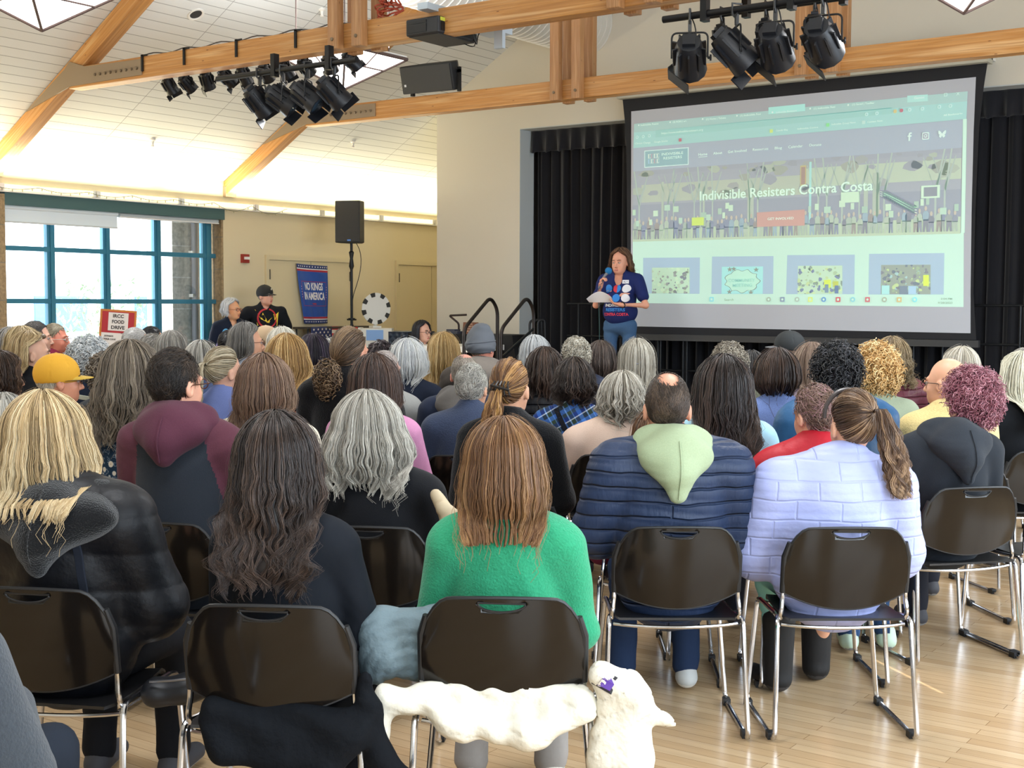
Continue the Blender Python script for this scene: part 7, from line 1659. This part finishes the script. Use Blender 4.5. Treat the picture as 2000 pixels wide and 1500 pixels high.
A('P63', 'person with blonde hair just behind the black jacket at left', H('bob', ('#6b5838', '#a08a62', '#c9b78e'), len=.17, vol=.024), dict(c='#6a6f7c', m='knit', name='top'), lod=1)
A('P64', 'person with dark grey swept back hair in profile at left', H('short', ('#2a2725', '#4b4642', '#75706a'), len=.06, lift=.25), dict(c='#3a3f4c', m='knit', name='top'), lod=2, yaw=32, facevis=1, skin='#cf9f88')
A('P65', 'man with glasses and a burgundy top looking right, before the window', H('short', ('#5a5040', '#857a64', '#a89e86'), len=.03, lift=.15), dict(c='#6e1e34', m='knit', name='top', t=.02), w=1.08, lod=2, yaw=42, facevis=1, skin='#c87a62', glasses='#c0bab0')
A('P66', 'person with long grey hair at the left edge', H('bob', ('#4b4845', '#76726d', '#a5a099'), len=.19, vol=.026), dict(c='#7d828c', m='knit', name='top'), lod=1)

for pid, (x, y, zt, hd, ho) in PT.items():
    s = SP[pid]; s['w'] = s.get('w', 1.0)*(1.02 if s.get('lod', 1) < 3 else 1)
    if ho: s['hoff'] = (ho, 0)
    make_person(pid, x, y, zt, hd, s)
    short = ' '.join(s['label'].split(',')[0].split()[:11])
    while short.split()[-1] in ('a', 'the', 'in', 'and', 'with', 'of', 'at', 'thinning', 'behind', 'to', 'over', 'across', 'just'): short = ' '.join(short.split()[:-1])
    place_chair(x, y, hd, 'black stacking chair under the '+short)
place_chair(-1.50, 6.43, 50, 'empty black stacking chair right of the charcoal hoodie, cut by the right edge')
place_chair(-2.05, 8.52, 47, 'empty black stacking chair behind the pale blonde hair at the right edge')
place_chair(-3.03, 9.35, 49, 'empty black stacking chair between the burgundy puffer and the bald man')
# ------------------------------------------------------------------ the speaker on the stage
def stand_J(w, h=1.67, **k):
    J = {}
    for s in (1, -1): J['hip', s] = (s*.09*w, -.01, .49*h); J['kn', s] = (s*.10*w, .0, .275*h); J['an', s] = (s*.10*w, -.03, .08); J['toe', s] = (s*.125*w, .13, .035)
    J.update(k.get('o', {})); return J
def speaker_fn(p, M, J, zs, t, g):
    inks = [mat('print_blue', '#2f86d8', .7), mat('print_red', '#d8384a', .7), mat('print_white', '#e8e8ec', .7)]
    it = [disc_item(.105, 1.235, .045, 0), disc_item(0, 1.235, .045, 1, PI*.5-PI, PI*.5), disc_item(0, 1.235, .045, 0, PI*.5, PI*1.5), disc_item(-.105, 1.235, .045, 2), disc_item(.105, 1.13, .045, 1), disc_item(0, 1.13, .045, 0), disc_item(-.105, 1.13, .045, 2),
          txt_item('INDIVISIBLE', 0, 1.035, .030, .25, 2, -1), txt_item('RESISTERS', 0, .985, .032, .225, 0, -1), txt_item('CONTRA COSTA', 0, .935, .030, .285, 1, -1)]
    print_on(g, p, 'shirt_print', it, inks)
    print_on(g, p, 'name_tag', [rect_item(-.125, 1.29, -.055, 1.33, 0), txt_item('HELLO', -.09, 1.303, .014, .045, 1, -1)], [inks[2], mat('tag_ink', '#2a3a6a', .7)], off=.007)
    b = MB(); wr = Vector(J['wr', -1]); b.path([wr+Vector((.026*math.cos(a)*.9, .01*math.sin(a)+.004, .030*math.sin(a))) for a in [2*PI*i/18 for i in range(18)]], .008, 6, closed=True); b.build('watch', mat('watch_black', '#15151a', .5), p)
J = stand_J(1.15, 1.67, o={('sh', 1): (.20, -.02, 1.335), ('el', 1): (.275, .03, 1.05), ('wr', 1): (.155, .21, 1.255), ('hd', 1): (-.25, .25, .75), ('hn', 1): (-.8, .1, -.5), ('curl', 1): 1.25, ('th', 1): .9,
    ('sh', -1): (-.20, -.02, 1.335), ('el', -1): (-.315, .04, 1.05), ('wr', -1): (-.125, .26, 1.055), ('hd', -1): (.9, .25, .12), ('hn', -1): (.05, -.2, 1), ('curl', -1): .6, ('th', -1): .15})
make_person('speaker', -7.48, 12.62, 2.192, 191, dict(label='person speaking into a blue microphone on the stage, navy t-shirt and jeans, holding paper', group=None, stand=True, z0=.52, J=J, w=1.15, hs=1.10, fat=1.06, yaw=6, nod=-4, lod=2, hres=(.0095, .0055),
    zb=.97, belly=1, bust=1, hair=H('bob', ('#2e1c14', '#5e3e2c', '#94704e'), len=.20, vol=.018, thick=.018, flare=.12, tuck=-.05, wave=.013, lam=.09, clump=.8, curl=.02, face=108), top=dict(c='#1f2a5e', m='cotton', t=.014, sleeve=.33, name='t_shirt', fold=.009, neck=(.058, .13, .10), collar=1), skin='#d99c82', facevis=1, lids=1, look=1, pants='#3f5c80', pm='heather', shoe='#3a3a42', fn=speaker_fn, brow='#5a4032'))
bpy.data.objects['person']  # first person exists
spk = [o for o in COL.objects if o.get('label', '').startswith('person speaking')][0]
if 'group' in spk: del spk['group']
mic = thing('microphone', 'blue foam handheld microphone held to the mouth of the speaker', 'microphone', (-7.48, 12.62, .52), math.radians(191))
b = MB(); b.path([(.165, .235, 1.235), (.105, .245, 1.36), (.075, .225, 1.40)], [.012, .014, .018], 12); b.build('mic_body', mat('mic_grey', '#9a9da2', .4, .4), mic)
b = MB(); b.sphere((.062, .212, 1.428), .040, 18); b.build('foam_ball', mat('foam_blue', '#1f6fa8', .95, bump=.6, bscale=300), mic)
b = MB(); b.path(bez((.167, .235, 1.235), (.18, .24, 1.1), (.15, .22, .9), (.17, .2, .5), 12)+bez((.17, .2, .5), (.18, .2, .3), (.2, .18, .05), (.4, .1, .008), 8), .004, 6); b.build('mic_cable', mat('cable_teal', '#1f4a4a', .6), mic)
pap = thing('paper', 'white printed sheets held by the speaker', 'paper', (-7.48, 12.62, .52), math.radians(191))
n = 10; V = []; F = []
for th in (0, 1):
    for j in range(n+1):
        for i in range(n+1):
            u, v = i/n, j/n; V.append((.27-.28*u, .255+.09*v-.03*u, 1.08+.035*math.sin(PI*u*.8)*v+.085*v*(.45+.55*math.sin(PI*u))+.0015*th))
for j in range(n):
    for i in range(n): a = j*(n+1)+i; F += [(a, a+1, a+n+2, a+n+1), tuple(x+(n+1)**2 for x in (a, a+n+1, a+n+2, a+1))]
part('sheet', mesh_from('sheet', V, F, mat('paper_white', '#e9eaef', .8)), pap)

# standing people and the seated technician by the left wall
def crown_fn(p, M, J, zs, t, g):
    inks = [mat('print_yellow', '#e6c63a', .7), mat('print_crimson', '#b0242e', .7), mat('print_pale', '#dfe2e6', .7)]
    DZ = .10; cr = [(-.13, 1.20), (.12, 1.20), (.145, 1.40), (.08, 1.28), (.055, 1.36), (.02, 1.29), (-.005, 1.44), (-.05, 1.29), (-.09, 1.35), (-.10, 1.27), (-.155, 1.37)]
    cr = [(a, b_+DZ) for a, b_ in cr]
    ring = [(0.0+.125*math.cos(a), 1.39+.125*math.sin(a)) for a in [2*PI*i/28 for i in range(28)]]+[(.105*math.cos(a), 1.39+.105*math.sin(a)) for a in [2*PI*i/28 for i in range(28)]]
    rf = [(i, (i+1) % 28, 28+(i+1) % 28, 28+i) for i in range(28)]
    fan = [(i, i+1, 11) for i in range(10)]+[(10, 0, 11)]
    print_on(g, p, 'shirt_print', [(ring, rf, 1), (cr+[(0, 1.34)], fan, 0), ([(-.10, 1.46), (-.085, 1.475), (.10, 1.32), (.085, 1.305)], [(0, 1, 2, 3)], 1), txt_item('NO KINGS IN', 0, 1.205, .05, .36, 2, -1), txt_item('AMERICA', 0, 1.14, .05, .30, 2, -1)], inks, off=.004)
    b = MB(); b.sphere((.0, .098, .075), (.012, .004, .014), 10); o = b.build('cap_badge', mat('badge_pale', '#c9c4b0', .5), p); o.matrix_local = M
Jm = stand_J(1.1, 1.8, o={('sh', 1): (.21, -.02, 1.47), ('el', 1): (.40, -.06, 1.27), ('wr', 1): (.27, .10, 1.10), ('sh', -1): (-.21, -.02, 1.47), ('el', -1): (-.31, -.10, 1.24), ('wr', -1): (-.20, -.17, 1.06)})
make_person('man', -11.90, 11.47, 1.800, -118, dict(label='standing man in a black cap and crown t-shirt with hand on hip', stand=True, J=Jm, w=1.12, yaw=-32, lod=2, zb=1.05, belly=1, hair=H('short', ('#77706a', '#a8a29c', '#d0ccc6'), len=.012, lift=.1, dens=.4), top=dict(c='#15171d', m='cotton', t=.018, sleeve=.42, name='t_shirt', fold=.010), skin='#d09a84', facevis=1, pants='#2a2e3a', cap=dict(k='cap', c='#17181a'), fn=crown_fn, brow='#8a8078'))
def logo_fn(p, M, J, zs, t, g):
    inks = [mat('print_skyblue', '#5aa8e0', .7), mat('print_crimson', '#b0242e', .7), mat('print_pale', '#dfe2e6', .7)]
    print_on(g, p, 'jacket_print', [disc_item(.10, 1.20, .045, 0, rz=.07), ([(-.03, 1.22), (.05, 1.26), (.03, 1.18)], [(0, 1, 2)], 1), ([(-.05, 1.24), (.04, 1.27), (.0, 1.17), (-.04, 1.19)], [(0, 1, 2, 3)], 2), disc_item(-.11, 1.20, .035, 2, rz=.06), disc_item(.10, 1.07, .05, 0, rz=.06), txt_item('INDIVISIBLE', .0, .97, .03, .22, 2, -1), txt_item('CONTRA COSTA', .0, .91, .03, .24, 1, -1)], inks, off=.004)
Jw = stand_J(1.0, 1.62, o={('sh', s): (s*.18, -.02, 1.28) for s in (1, -1)}); Jw.update({('el', 1): (.24, -.02, 1.03), ('wr', 1): (.20, .14, .84), ('el', -1): (-.24, -.02, 1.03), ('wr', -1): (-.19, .12, .84)})
make_person('woman', -11.96, 10.98, 1.628, -118, dict(label='standing person with white hair and red glasses in a navy zip jacket', stand=True, J=Jw, w=1.02, yaw=-38, lod=2, zb=.92, bust=1, hair=H('bob', ('#8f9196', '#c4c6ca', '#f0f0f0'), len=.09, vol=.018, thick=.014, flare=.1, tuck=.1, wave=.006, face=104), glasses='#7a2a22', top=dict(c='#151c2e', m='knit', t=.026, name='zip_jacket', neck=(.022, .14, .10), ch=.02), skin='#d39a74', facevis=1, pants='#1c2028', fn=logo_fn, brow='#a8a098'))
tw = -10.10; ty = 12.35
make_person('tech', tw, ty, 1.362, -122, dict(label='seated person with long black hair and dark glasses behind the white table', w=.95, yaw=-26, lod=2, hair=H('long', ('#0b0b10', '#1a1a22', '#3a3c48'), len=.30, vol=.022, thick=.014, flare=.08, tuck=.1, wave=.006, face=112), glasses='#15151a', top=dict(c='#141419', m='knit', t=.016, name='top', neck=(.05, .13, .10)), skin='#d8a690', facevis=1, pants='#15151a', brow='#1a1416'))
place_chair(tw, ty, -122, 'black stacking chair under the seated person with long black hair and dark glasses')
for o in COL.objects:
    if o.get('label', '').startswith(('standing', 'seated person with long black')) and 'group' in o: del o['group']

# ------------------------------------------------------------------ things lying about the near chairs
def local_of(pid):
    x, y, zt, hd, ho = PT[pid]; return Matrix.Translation((x, y, 0))@Matrix.Rotation(math.radians(hd), 4, 'Z')
def soft(name, label, cat, pid, prims, lo, hi, h, m, disp, pname='cloth'):
    t = thing(name, label, cat); t.matrix_world = local_of(pid); o = solid(pname, prims, lo, hi, h, [m], t, disp); return t, o
whm = mat('white_quilt_shell', '#d6d1c2', .6, bump=.9, bscale=13, bdist=.018, spec=.25)
P_ = [p_rc((-.23, -.225, .50), (-.13, -.25, .435), .030, .034, k=.05), p_rc((-.13, -.25, .435), (.08, -.255, .415), .036, .040, k=.05), p_rc((.08, -.255, .415), (.23, -.23, .475), .040, .032, k=.05), p_rc((-.2, -.215, .50), (.22, -.215, .50), .035, .035, (1, 1.6, .8), k=.05),
      p_rc((-.25, -.24, .49), (-.315, -.235, .50), .03, .035, k=.03), p_rc((-.315, -.235, .50), (-.36, -.24, .385), .036, .036, k=.03), p_rc((-.36, -.24, .385), (-.345, -.235, .335), .038, .030, k=.03)]
soft('white_jacket', 'white quilted jacket slipping off the seat behind the green sweater', 'jacket', 'P3', P_, (-.45, -.4, .25), (.35, -.12, .62), .0075, whm, lambda V: .005*np.sin(70*V[:, 0]+30*V[:, 2])*np.sin(26*V[:, 2]-9*V[:, 0])-.004*(np.abs(np.sin(PI*(V[:, 2]+.3*V[:, 0])/.055)) < .12))
P_ = [p_rc((.27, -.23, .58), (.37, -.22, .52), .032, .040, k=.05), p_rc((.325, -.225, .52), (.345, -.22, .36), .062, .080, (1, 1.9, 1), k=.05), p_rc((.40, -.22, .47), (.475, -.215, .435), .035, .010, (1, 1.5, 1), k=.03), p_rc((.33, -.225, .33), (.34, -.22, .22), .078, .088, (1, 1.8, 1), k=.04), p_rc((.31, -.225, .22), (.41, -.22, .22), .055, .05, (1, 1.4, 1), k=.04), p_rc((.27, -.225, .40), (.265, -.22, .18), .03, .035, (1, 1.7, 1), k=.03), p_el((.385, -.275, .40), (.022, .03, .07), .03, 's')]
tj, oj = soft('white_jacket', 'white quilted jacket sleeve and lining hanging at the right of the green sweater chair', 'jacket', 'P3', P_, (.18, -.4, .08), (.52, -.12, .66), .007, whm, lambda V: .005*np.sin(60*V[:, 0]-30*V[:, 2])*np.sin(30*V[:, 2])-.004*(np.abs(np.sin(PI*(V[:, 2]-.4*V[:, 0])/.05)) < .12))
it = [([(.262, .602), (.318, .575), (.300, .530), (.246, .556)], [(0, 1, 2, 3)], 0), ([(.268, .565), (.28, .58), (.29, .568), (.30, .575), (.308, .558), (.296, .540), (.262, .555)], [(0, 1, 2, 3, 4, 5, 6)], 1)]
vs, fs = text_geo('patagonia', 1.0, .02); it.append(([(.283+(x*.012)*.89-(y*.012)*-.0, .574+y*.014-(x*.012)*.45) for x, y in vs], [tuple(f) for f in fs], 2))
print_on(oj, tj, 'brand_label', it, [mat('label_black', '#1a1620', .6), mat('label_purple', '#5a3a9a', .6), mat('label_text', '#d8d4e0', .6)], -1.2, .004)
blm = mat('black_jacket_cloth', '#0b0e13', .85, bump=.9, bscale=22, bdist=.01, spec=.15)
P_ = [p_rc((-.16, -.235, .48), (-.11, -.25, .39), .03, .03, k=.05), p_rc((-.11, -.25, .39), (.15, -.25, .36), .032, .034, (1, 1.3, 1), k=.05), p_rc((.15, -.25, .36), (.25, -.23, .46), .035, .035, k=.05), p_rc((-.15, -.215, .49), (.2, -.215, .48), .035, .035, (1, 1.4, 1), k=.05), p_rc((.255, -.20, .58), (.31, -.20, .33), .025, .04, (1, 1.2, 1), k=.04), p_rc((.31, -.20, .36), (.36, -.2, .32), .035, .025, k=.04), p_rc((-.1, -.24, .43), (.18, -.24, .43), .05, .05, (1, 2.2, 1), k=.05)]
soft('black_jacket', 'black jacket hanging down behind the chair left of the green sweater', 'jacket', 'P2', P_, (-.36, -.42, .18), (.46, -.12, .72), .009, blm, lambda V: .006*np.sin(30*V[:, 0]+6*np.sin(12*V[:, 2])))
gm_ = mat('grey_teal_shell', '#6c7d84', .65, bump=.9, bscale=34, bdist=.008, spec=.25)
P_ = [p_rc((.26, .04, .68), (.42, .08, .66), .06, .06, (1, 1, 1.2), k=.05), p_rc((.42, .08, .66), (.47, .12, .53), .062, .05, k=.05), p_rc((.28, .02, .60), (.44, .10, .53), .065, .055, k=.04), p_rc((.24, .02, .66), (.24, .04, .54), .045, .045, k=.04), p_el((.34, -.04, .68), (.05, .04, .02), .02, 's')]
soft('grey_jacket', 'grey teal puffer jacket bundled between the black fitted top and the green sweater', 'jacket', 'P2', P_, (.12, -.16, .4), (.62, .28, .82), .0085, gm_, lambda V: -.007*(1-np.abs(np.sin(PI*(np.hypot(V[:, 0]-.34, V[:, 2]-.52))/.034))**.5))
P_ = [p_rc((.235, -.17, .90), (.31, -.20, .80), .022, .034, (1, 1.5, 1), k=.04), p_rc((.31, -.20, .80), (.36, -.18, .60), .036, .050, (1, 1.7, 1), k=.04), p_rc((.27, -.21, .86), (.34, -.22, .84), .026, .015, (1, 1.8, 1), k=.02), p_rc((.35, -.18, .62), (.33, -.16, .42), .045, .045, (1, 1.6, 1), k=.04)]
soft('beige_coat', 'beige coat hung on the chair of the grey bobbed person in the cardigan', 'coat', 'P5', P_, (.1, -.36, .34), (.48, -.04, .96), .008, mat('coat_beige', '#b7a68a', .7, bump=.3, bscale=40), lambda V: .005*np.sin(44*V[:, 0]+10*V[:, 2]))
bg = thing('handbag', 'black drawstring bag with brass eyelets on the floor under the green sweater chair', 'bag'); bg.matrix_world = local_of('P3')@Matrix.Translation((.06, -.06, 0))
solid('bag_body', [p_rc((-.07, 0, .06), (.07, 0, .06), .055, .055, (1, .8, .9), k=.03), p_rc((-.075, 0, .18), (.075, 0, .18), .04, .04, (1, .8, .8), k=.08)], (-.18, -.13, -.01), (.18, .13, .28), .008, [mat('bag_black', '#14151a', .5)], bg, lambda V: .004*np.sin(50*V[:, 0]))
b = MB()
for x in (-.03, .03): b.path([(x+.011*math.cos(a), -.052, .175+.011*math.sin(a)) for a in [2*PI*i/14 for i in range(14)]], .003, 6, closed=True)
b.build('eyelet', mat('brass', '#b8a070', .3, 1.0), bg)
b = MB(); b.path([(-.03, -.055, .175), (0, -.06, .168), (.03, -.055, .175)], .004, 6); b.build('drawstring', mat('bag_black', '#14151a', .5), bg)
pu = thing('handbag', 'small black zipped purse on the floor side of the nearest left chair', 'bag'); pu.matrix_world = local_of('P2')@Matrix.Translation((-.36, .10, .44))
solid('bag_body', [p_rc((-.05, 0, 0), (.07, .02, .02), .06, .055, (1, 1, 1.3), k=.03)], (-.15, -.1, -.08), (.17, .12, .1), .008, [mat('bag_black', '#14151a', .5)], pu, lambda V: .004*np.sin(50*V[:, 0]))
b = MB(); b.path([(-.07, -.05, .045), (0, -.056, .052), (.08, -.04, .058)], .004, 6); b.build('zip', mat('zip_silver', '#9a9a9e', .3, 1.0), pu)
